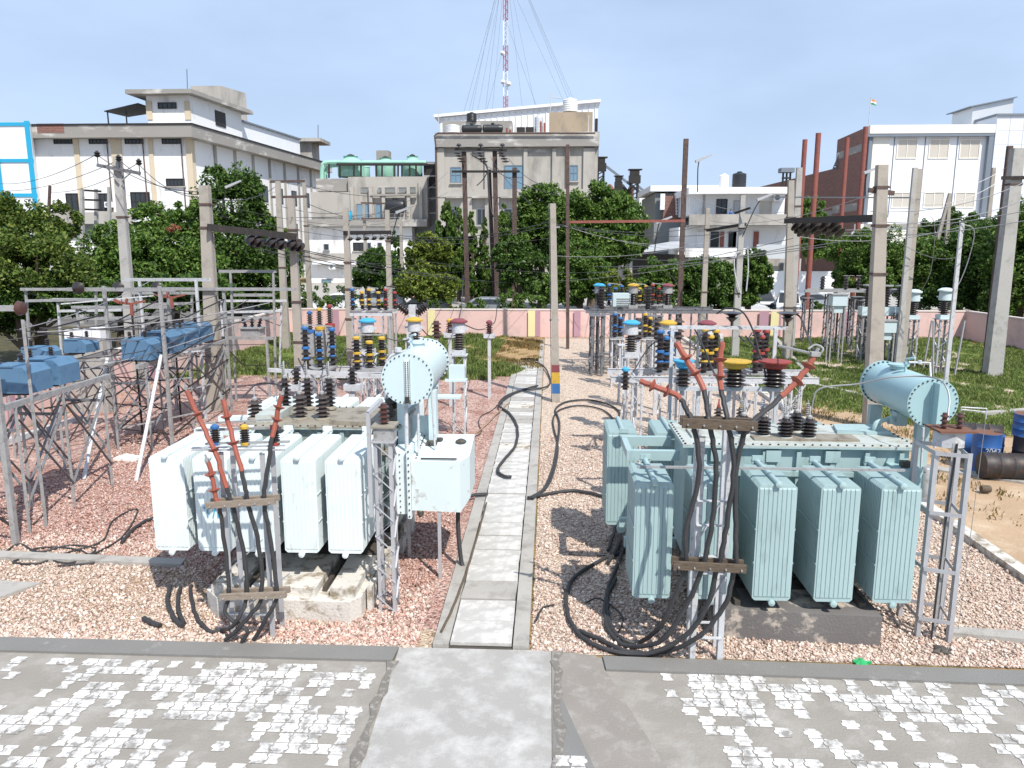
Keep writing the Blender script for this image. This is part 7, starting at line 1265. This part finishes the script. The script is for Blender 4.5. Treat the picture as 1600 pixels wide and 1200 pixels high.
# ================================================================ CARS
def car(label, px, py, m, rot=0., Y=None, L_=4.0, suv=False):
    q = G(px, py) if Y is None else Vector((A(px, py, Y).x, Y, 0)); t = thing('parked_car', label, 'car', (q.x, q.y, 0), 'cars parked along the street'); h = 1.7 if suv else 1.42; W = .82
    P = [(-2.0, .3), (-2.02, .62), (-1.92, .82), (-1.15, .93), (-.55, h - .08), (-.2, h), (.9, h), (1.35, h - .1), (1.75, .98 if not suv else 1.1), (2.0, .9), (2.03, .5), (1.95, .3)]
    mb = MB(); n = len(P)
    V = [];
    for s_, k in ((-1, 1), (1, 1)):
        for x, z in P: V.append((x, s_ * (W - max(0, z - .9) * .28), z))
    mb.add(V, [tuple(reversed(range(n))), tuple(range(n, 2 * n))] + [(i, (i + 1) % n, n + (i + 1) % n, n + i) for i in range(n)]); b = mb.build('body', m, t, False, True)
    for s_ in (-1, 1):
        mb = MB(); k = W - .1 + .004; pts = [(-.98, .97), (-.5, h - .14), (-.15, h - .09), (.85, h - .09), (1.2, h - .16), (1.5, 1.0)]
        V = [(x, s_ * (W - (z - .9) * .28 + .012), z) for x, z in pts]; mb.add(V + [(x, y - s_ * .01, z) for x, y, z in V], [tuple(range(6)), tuple(reversed(range(6, 12)))] + [(i, (i + 1) % 6, 6 + (i + 1) % 6, 6 + i) for i in range(6)]); mb.build('side_window', 'glass', t, False, True)
    mb = MB(); mb.add([(-1.13, -.68, .96), (-1.13, .68, .96), (-.6, .62, h - .1), (-.6, -.62, h - .1)], [(0, 1, 2, 3)]); mb.v = [(x - .02, y, z + .012) for x, y, z in mb.v]; mb.build('windscreen', 'glass', t, False, True)
    mb = MB(); mb.add([(1.76, -.66, 1.02), (1.76, .66, 1.02), (1.38, .6, h - .14), (1.38, -.6, h - .14)], [(3, 2, 1, 0)]); mb.v = [(x + .02, y, z + .012) for x, y, z in mb.v]; mb.build('rear_window', 'glass', t, False, True)
    for x in (-1.25, 1.25):
        for s_ in (-1, 1):
            mb = MB(); mb.lathe((x, s_ * W - .1, .31), [(.24, 0), (.31, .03), (.31, .18), (.24, .2)], 16, 'y'); wv = mb.build('wheel', 'tyre', t, True, True); mb = MB(); mb.lathe((x, s_ * (W + .012) - .1, .31), [(.19, -.004), (.19, .204)], 12, 'y'); mb.build('rim', 'rim', wv, False, True)
    for s_ in (-1, 1): mb = MB(); mb.box(-2.05, -1.98, s_ * .6 - .17, s_ * .6 + .17, .62, .76); mb.build('headlight', 'lamp', t, False, True); mb = MB(); mb.box(1.97, 2.05, s_ * .62 - .14, s_ * .62 + .14, .66, .86); mb.build('tail_lamp', 'carred', t, False, True)
    t.rotation_euler = (0, 0, rot); return t
car('white hatchback partly hidden behind the distant double pole at the left', 432, 0, 'carwhite', R(150), 52)
car('silver car behind the light lattice gantry at the left centre', 575, 0, 'carsilver', R(10), 60); car('white van like car behind the isolators', 595, 0, 'carwhite', R(0), 63, suv=True)
car('dark car under the blue tarpaulin behind the breaker pole', 650, 0, 'cardark', R(5), 54)
mb = MB(); x0 = A(614, 460, 54).x; V = []
for i in range(9):
    for j in range(4): V.append((x0 + i * .25, 53.2 + j * .6, 1.75 + .12 * math.sin(i * 1.3 + j) + .2 * math.sin(i / 8 * math.pi)))
mb.add(V, [(i * 4 + j, i * 4 + j + 1, i * 4 + j + 5, i * 4 + j + 4) for i in range(8) for j in range(3)]); tag(mb.build('tarpaulin', 'carblue'), 'blue tarpaulin canopy over the dark car behind the breaker pole', 'tarpaulin')
car('silver hatchback beyond the wall in front of the white compound wall', 768, 0, 'carsilver', R(178), 53)
car('white car behind the pole pair at the right centre', 1177, 0, 'carwhite', R(172), 54); car('dark grey car parked left of the close concrete pole pair', 1212, 0, 'cardark', R(95), 60, suv=True)
car('white car behind the far right yard beam, left one', 1262, 0, 'carwhite', R(75), 56, suv=True); car('silver car behind the far right yard beam, right one', 1285, 0, 'carsilver', R(15), 59); car('dark car left of the double pole on the street', 372, 0, 'cardark', R(20), 52); car('white sedan glimpsed between shrubs left of the short crossbar', 510, 0, 'carwhite', R(0), 57)
# ================================================================ TREES AND PLANTS
LM = {'dark': leaf_mat('leaf_dark', [(.02, .05, .012), (.055, .11, .022), (.09, .165, .032), (.14, .23, .05)], .3),
      'mid': leaf_mat('leaf_mid', [(.035, .08, .016), (.08, .155, .028), (.13, .22, .042), (.20, .29, .065)], .33),
      'yell': leaf_mat('leaf_yellowish', [(.05, .085, .015), (.12, .17, .028), (.20, .26, .045), (.27, .30, .06)], .3),
      'olive': leaf_mat('leaf_olive', [(.035, .07, .014), (.08, .135, .024), (.14, .20, .038), (.22, .25, .06)], .33)}
def leaf_cloud(blobs, n, size, rng, droop=0.):
    """leaves on the shells of many small clumps inside the given ellipsoids"""
    P = []; vol = np.array([b[3] * b[4] * b[5] for b in blobs]) ** (2 / 3); vol /= vol.sum()
    for b, f in zip(blobs, vol):
        m = max(8, int(n * f)); nc = max(6, int(m / 90)); d = rng.normal(size=(nc, 3)); d /= np.linalg.norm(d, axis=1)[:, None]; rr = rng.uniform(.45, 1.0, nc) ** .6
        cc = d * rr[:, None] * np.array(b[3:6]); cc[:, 2] = np.where(cc[:, 2] < -.6 * b[5], cc[:, 2] * .6, cc[:, 2]); cr_ = rng.uniform(.16, .34, nc) * min(b[3:6])
        k = rng.integers(0, nc, m); e = rng.normal(size=(m, 3)); e /= np.linalg.norm(e, axis=1)[:, None]; q = cc[k] + e * (cr_[k] * rng.uniform(.5, 1.08, m))[:, None]; P.append(q + np.array(b[:3]))
    P = np.vstack(P); m = len(P); nrm = rng.normal(size=(m, 3)) + np.array([0, -.2, .9]); nrm /= np.linalg.norm(nrm, axis=1)[:, None]
    t = np.cross(nrm, rng.normal(size=(m, 3))); t /= np.linalg.norm(t, axis=1)[:, None]; u = np.cross(nrm, t); s = size * rng.uniform(.6, 1.35, m)[:, None]
    if droop: t = t * (1 - droop) + np.array([0, 0, -1]) * droop
    V = np.stack([P - t * s, P + u * s * .48, P + t * s, P - u * s * .48], 1).reshape(-1, 3); F = np.arange(4 * m).reshape(m, 4); return V, F
def tree(label, blobs, n, size, lm, base, trunk_r=.2, group='trees behind the pink wall', name='leafy_tree', droop=0., wood=True):
    base = Vector(base); n = int(n * 1.55); t = thing(name, label, 'tree', tuple(base), group); rng = np.random.default_rng(abs(hash(label)) % 1000 if False else sum(map(ord, label)))
    V, F = leaf_cloud([(b[0] - base.x, b[1] - base.y, b[2] - base.z) + tuple(b[3:]) for b in blobs], n, size, rng, droop); V[:, 2] = np.maximum(V[:, 2], .05); raw_mesh('crown', V, F, LM[lm], t)
    mb = MB(); top = Vector(blobs[0][:3]); mb.tube(catmull([base, base.lerp(top, .4) + Vector((.15, 0, 0)), top]), trunk_r, 8, trunk_r * .3)
    for b in blobs: c = Vector(b[:3]); st = base.lerp(top, .35); mb.tube(catmull([st, st.lerp(c, .5) + Vector((0, 0, .2)), c + Vector((0, 0, b[5] * .4))]), trunk_r * .45, 6, trunk_r * .12)
    mb.build('trunk', 'bark', t); return t
def blob(px, py, rx, ry, Y, dz=1.0):
    p = A(px, py, Y); k = Y / 1200 * 1.16; return (p.x, Y, p.z, rx * k, max(rx, ry) * k * .8 * dz, ry * k)
def ptree(label, bl, Y, n, size, lm, base_px=None, **kw):
    B = [blob(*b[:4], Y + (b[4] if len(b) > 4 else 0)) for b in bl]; bx = A(base_px or bl[0][0], 400, Y).x; return tree(label, B, n, size, lm, (bx, Y, 0), **kw)
ptree('broad olive green tree at the far left edge with yellowish lit crown', [(45, 375, 55, 45), (-20, 360, 55, 50), (90, 350, 32, 28, 1), (60, 420, 70, 50, -1), (-30, 440, 60, 60, -1), (100, 440, 35, 50, .5), (20, 335, 35, 26)], 30, 30000, .085, 'olive', trunk_r=.3)
ptree('dark green tree behind the far left pole', [(175, 405, 45, 45), (150, 440, 45, 45, -1), (215, 420, 42, 48), (175, 370, 25, 22)], 36, 16000, .10, 'mid')
ptree('wide green tree between the two left poles with an orange blossom patch', [(265, 385, 50, 45), (240, 350, 30, 28), (290, 430, 55, 50, -1), (300, 350, 35, 30), (245, 440, 45, 45)], 38, 22000, .10, 'mid')
ptree('tall dark tree right of the big left pole', [(362, 320, 42, 50), (345, 290, 25, 25), (385, 300, 25, 28), (370, 400, 60, 55), (400, 350, 22, 30), (340, 440, 60, 45), (425, 440, 40, 50)], 43, 26000, .115, 'dark', trunk_r=.35)
ptree('sparse brown twigged tree beside the distant double pole', [(430, 350, 18, 20), (440, 390, 16, 24), (452, 420, 14, 40)], 48, 2600, .13, 'olive')
ptree('small dark bush tree in front of the low white wall at the left centre', [(590, 420, 28, 30), (575, 430, 22, 25), (610, 440, 20, 28)], 60, 8000, .15, 'dark')
ptree('dark narrow columnar tree beside the slim pole in front of the unfinished block', [(618, 400, 8, 30), (617, 375, 6, 16), (619, 430, 9, 30)], 64, 4200, .13, 'dark', name='columnar_tree')
ptree('small bright yellow green tree right of the unfinished block', [(668, 382, 22, 16), (650, 395, 18, 14), (685, 395, 22, 20), (665, 420, 28, 20)], 57, 10000, .13, 'yell')
ptree('trailing bright green creeper tree below the yellow green tree', [(660, 448, 30, 22), (690, 452, 25, 20), (640, 445, 18, 22)], 50, 9000, .10, 'yell')
for k, (px, pt, w_) in enumerate(((697, 315, 14), (716, 325, 12), (737, 335, 9), (757, 345, 8), (788, 322, 12))):
    ptree('narrow drooping columnar tree, %s from the left of five before the tall grey building' % ('first', 'second', 'third', 'fourth', 'fifth')[k], [(px, pt + 14, w_ * .5, 16), (px, pt + 38, w_ * .85, 24), (px, pt + 70, w_ * 1.15, 28), (px + 2, pt + 105, w_ * 1.3, 30)], 68, 11000, .15, 'mid', name='columnar_tree', droop=.5, group='columnar trees before the grey building')
ptree('rounded deep green tree left of the centre beneath the grey building windows', [(845, 320, 30, 28), (825, 345, 26, 28), (860, 350, 30, 30), (835, 385, 38, 34)], 62, 20000, .14, 'mid', trunk_r=.3)
ptree('large spreading green tree at the right end of the grey building', [(925, 320, 40, 28), (905, 350, 45, 32), (955, 345, 42, 34), (985, 355, 24, 26), (930, 385, 60, 36), (985, 385, 26, 24)], 58, 32000, .14, 'mid', trunk_r=.4)
ptree('dark leafless branched tree behind the banded pole', [(810, 420, 28, 36), (790, 400, 18, 30), (840, 430, 22, 34)], 56, 7500, .12, 'dark')
ptree('low bright leaved tree right of the banded pole', [(905, 425, 32, 32), (890, 450, 28, 28), (930, 440, 28, 30), (860, 455, 22, 26), (900, 395, 22, 20)], 48, 17000, .11, 'mid')
ptree('yellow flowered shrub beside the far blue capped transformer', [(968, 440, 22, 18), (985, 455, 18, 18), (950, 455, 16, 18)], 46, 5500, .10, 'yell')
ptree('dense bushy tree behind the dark steel post', [(1035, 428, 30, 22), (1020, 450, 28, 22), (1060, 445, 28, 28), (1035, 470, 40, 22)], 47, 14000, .105, 'mid')
ptree('dense dark bush tree between the dark steel post and the hanging cable pole', [(1100, 425, 32, 22), (1085, 450, 28, 28), (1125, 450, 28, 32), (1105, 475, 40, 22)], 47, 16000, .105, 'dark')
ptree('dense bush tree right of the hanging cable pole beside the white car', [(1170, 425, 25, 24), (1180, 405, 16, 14), (1185, 440, 18, 24), (1160, 455, 22, 26)], 47, 12000, .105, 'mid')
ptree('small light tree seen before the brick wing at the right', [(1262, 330, 22, 18), (1255, 350, 16, 14), (1290, 385, 34, 22, -6)], 80, 6500, .2, 'mid')
ptree('broad green tree right of the large concrete pole', [(1345, 395, 40, 28), (1385, 400, 44, 34), (1430, 410, 42, 34), (1370, 435, 60, 26), (1445, 440, 40, 26)], 50, 28000, .11, 'mid', trunk_r=.3)
ptree('feathery blue green tree under the A shaped pole', [(1495, 355, 26, 22), (1455, 365, 25, 18), (1520, 370, 24, 20)], 58, 9500, .12, 'dark')
ptree('dark tree in front of the white tiled block at the right', [(1500, 420, 42, 45), (1545, 400, 40, 50), (1480, 455, 40, 32), (1545, 450, 45, 40)], 49, 26000, .11, 'dark', trunk_r=.3)
ptree('green tree at the right edge behind the thick pole', [(1600, 370, 42, 45), (1590, 420, 45, 50), (1630, 400, 45, 55), (1590, 470, 45, 32)], 45, 24000, .10, 'mid', trunk_r=.3)
ptree('green tree behind the left yard frames at the pink wall', [(330, 455, 50, 28), (250, 462, 48, 22), (165, 460, 45, 25)], 44, 12000, .10, 'dark')
ptree('dark shrubs filling the ground beyond the near left blue boxes', [(20, 470, 60, 35), (90, 465, 50, 35), (-40, 490, 60, 45), (150, 470, 40, 25)], 29, 14000, .085, 'dark')
ptree('dark shrubs behind the left yard gantry', [(200, 462, 45, 28), (270, 460, 45, 28), (330, 465, 40, 28)], 33, 12000, .09, 'dark')
for k, (px, py, rx, ry, Y, lm) in enumerate(((745, 480, 16, 13, 50, 'mid'), (500, 465, 22, 18, 47, 'mid'), (540, 470, 25, 18, 47, 'dark'), (470, 470, 12, 14, 48, 'dark'), (685, 478, 24, 9, 47, 'mid'), (800, 470, 22, 14, 50, 'mid'), (835, 478, 18, 14, 46, 'mid'), (715, 484, 20, 5, 46, 'yell'), (605, 475, 14, 10, 47, 'mid'), (1490, 480, 14, 10, 46, 'mid'), (1270, 480, 16, 8, 46, 'mid'))):
    lab_ = ('round clipped bush beyond the wall left of the centre car', 'loose bush behind the surge arresters', 'dark bush left of the short crossbar pole', 'dark bush beside the distant double pole', 'low bush right of the blue tarpaulin', 'bush before the white compound wall', 'bush at the foot of the centre trees', 'low pale bush along the wall by the gate pillars', 'low bush behind the breaker pole', 'bush over the pink wall at the right', 'bush before the parked cars at the right')[k]
    B = [blob(px, py, rx, ry, Y)]; base = (B[0][0], Y, 0); t = thing('bush', lab_, 'bush', base, 'bushes along the outer side of the pink wall'); B[0] = B[0][:2] + (max(B[0][2], .5),) + B[0][3:]
    V, F = leaf_cloud([(0, 0, B[0][2]) + B[0][3:], (0, 0, B[0][2] * .4) + B[0][3:5] + (B[0][2] * .5,)], 3500, .07, np.random.default_rng(50 + k)); V[:, 2] = np.maximum(V[:, 2], .03); raw_mesh('foliage', V, F, LM[lm], t); mb = MB(); mb.tube([base, (base[0], base[1], B[0][2])], .06, 6); mb.build('stem', 'bark', t)
t = thing('hedge', 'clipped hedge in front of the white compound wall', 'hedge', tuple(A(790, 470, 73))); x0, x1 = A(736, 450, 73).x, A(835, 450, 73).x; rng = np.random.default_rng(5); n = 9000; P = np.stack([rng.uniform(x0, x1, n), 73 + rng.uniform(-.6, .6, n), rng.uniform(0, 1.9, n)], 1); P[:, 1] = np.where(rng.random(n) < .6, 72.5 + rng.uniform(-.1, .1, n), P[:, 1])
nrm = rng.normal(size=(n, 3)); tt = rng.normal(size=(n, 3)); tt /= np.linalg.norm(tt, axis=1)[:, None]; uu = np.cross(nrm, tt); uu /= np.linalg.norm(uu, axis=1)[:, None]; V = np.stack([P - tt * .12, P + uu * .07, P + tt * .12, P - uu * .07], 1).reshape(-1, 3); raw_mesh('foliage', V - np.array(t.location), np.arange(4 * n).reshape(n, 4), LM['dark'], t)
# blossom
V, F = leaf_cloud([blob(270, 355, 8, 12, 36.5)], 500, .08, np.random.default_rng(3)); o = raw_mesh('blossom_spray', V, F, leaf_mat('blossom', [(.35, .13, .07), (.45, .22, .14)], .3)); tag(o, 'orange blossom spray on the wide green tree between the left poles', 'blossom')
# ---------------------------------------------------------------- grass
GM = leaf_mat('grass_blade', [(.11, .18, .04), (.18, .26, .065), (.26, .33, .10), (.36, .36, .16)], .3); DG = leaf_mat('dry_grass_blade', [(.30, .20, .08), (.45, .32, .15), (.22, .16, .06), (.12, .14, .04)], .3)
def inpoly(x, y, P):
    r = np.zeros(len(x), bool); n = len(P)
    for i in range(n):
        (x1, y1), (x2, y2) = P[i], P[(i + 1) % n]
        c = ((y1 > y) != (y2 > y)) & (x < (x2 - x1) * (y - y1) / (y2 - y1 + 1e-12) + x1); r ^= c
    return r
def grass(name, P, n, h, m, seed, label, clump=.6, cut=.0, wd=.012):
    rng = np.random.default_rng(seed); a = np.array(P); x = rng.uniform(a[:, 0].min(), a[:, 0].max(), n * 2); y = rng.uniform(a[:, 1].min(), a[:, 1].max(), n * 2); k = inpoly(x, y, P)
    f = np.sin(x * 1.3 + seed) * np.cos(y * .9 + seed) + .6 * np.sin(x * 3.1 + y * 2.3) + .4 * np.sin(x * 7.3 - y * 5.1); k &= (f + rng.normal(0, .5, len(x))) > cut; x, y, f = x[k][:n], y[k][:n], f[k][:n]; n = len(x)
    hh = h * rng.uniform(.4, 1.2, n) * (1 + clump * np.clip(f, -.8, 1.4)); th = rng.uniform(0, 2 * np.pi, n); ln = rng.uniform(.1, .6, n) * hh; c, s = np.cos(th), np.sin(th); w_ = wd * rng.uniform(.7, 1.6, n)
    b = np.stack([x, y, np.zeros(n)], 1); side = np.stack([-s, c, 0 * s], 1) * w_[:, None]; tip = b + np.stack([c * ln, s * ln, hh], 1); mid = b + np.stack([c * ln * .3, s * ln * .3, hh * .6], 1)
    V = np.stack([b - side, b + side, mid + side * .7, tip, mid - side * .7], 1).reshape(-1, 3); o = raw_mesh(name, V, np.arange(5 * n).reshape(n, 5), m); return tag(o, label, 'grass', kind='stuff')
grass('grass', [(-14.4, 28.9), (-1.4, 29.1), (-.9, 30.5), (-2.4, 34), (-2.2, 41.8), (-14.4, 41.8)], 100000, .15, GM, 1, 'rough green grass growing before the left part of the pink wall', cut=-.6, wd=.016)
grass('grass', [(7.45, 24.5), (10.6, 20.8), (14.5, 19.6), (26, 19), (22, 42), (7.45, 41.8)], 170000, .12, GM, 2, 'long green grass in the right yard around the lattice stands', cut=-.7, wd=.016)
grass('dry_grass', [(-3.4, 31), (-.25, 30), (-.25, 41.8), (-3.8, 41.8)], 9000, .10, DG, 3, 'dry brown grass tufts at the far end of the walkway', cut=0.1, wd=.012)
grass('dry_grass', [(7.5, 13), (24, 12), (24, 20), (10, 22), (7.5, 27)], 22000, .07, DG, 4, 'short dry straw on the sandy ground at the right', cut=.3)
grass('dry_grass', [(-14.4, 27.8), (-1.4, 28.2), (-1.4, 29.4), (-14.4, 29.2)], 6000, .14, GM, 6, 'thin weeds at the edge of the red gravel', cut=.1)
# ---------------------------------------------------------------- loose stones on top of the gravel beds
def stones(name, P, n, size, cols, seed, label, fall=True):
    rng = np.random.default_rng(seed); a = np.array(P); x = rng.uniform(a[:, 0].min(), a[:, 0].max(), n * 2); yy = a[:, 1].min() + (a[:, 1].max() - a[:, 1].min()) * rng.uniform(0, 1, n * 2) ** (1.5 if fall else 1); k = inpoly(x, yy, P); x, yy = x[k][:n], yy[k][:n]; n = len(x)
    base = np.array([(1, 0, 0), (0, 1, 0), (-1, 0, 0), (0, -1, 0), (0, 0, 1), (.0, 0, -.6)], float); F0 = np.array([(0, 1, 4), (1, 2, 4), (2, 3, 4), (3, 0, 4), (1, 0, 5), (2, 1, 5), (3, 2, 5), (0, 3, 5)])
    s = size * np.clip(rng.lognormal(-.12, .42, n), .4, 2.4); V = base[None] * (1 + rng.uniform(-.35, .35, (n, 6, 1))) * s[:, None, None]; V += rng.normal(0, .12, (n, 6, 3)) * s[:, None, None]; V[:, :, 2] *= .65; th = rng.uniform(0, 6.28, n); c, q = np.cos(th)[:, None], np.sin(th)[:, None]
    X = V[:, :, 0] * c - V[:, :, 1] * q * .75; Y_ = V[:, :, 0] * q + V[:, :, 1] * c * .75; V = np.stack([X + x[:, None], Y_ + yy[:, None], V[:, :, 2] + s[:, None] * .25 + .004], 2).reshape(-1, 3)
    F = (F0[None] + 6 * np.arange(n)[:, None, None]).reshape(-1, 3); o = raw_mesh(name, V, F, stone_mat(name + str(seed), cols)); return tag(o, label, 'gravel', kind='stuff')
RED = [(.18, .095, .075), (.43, .24, .19), (.54, .345, .285), (.45, .265, .215), (.66, .54, .48), (.30, .165, .135)]; BEI = [(.25, .175, .14), (.54, .40, .325), (.68, .55, .46), (.44, .29, .24), (.78, .70, .62), (.36, .26, .21)]
stones('gravel', [(-7.6, 8.84), (-1.64, 8.84), (-1.64, 10.5), (-4.4, 10.6), (-6, 12), (-8.8, 12.6), (-9.5, 10)], 24000, .021, BEI, 11, 'beige stone chips around the left plinth')
stones('gravel', [(-4.3, 9.0), (-1.64, 8.9), (-1.64, 20), (-11, 20), (-11, 12), (-6, 11.3), (-4.6, 10.2)], 60000, .022, RED, 12, 'reddish stone chips around the left transformer')
stones('gravel', [(-.18, 8.84), (7.14, 8.7), (7.14, 20), (-.18, 20)], 62000, .020, BEI, 13, 'pinkish beige stone chips around the right transformer')
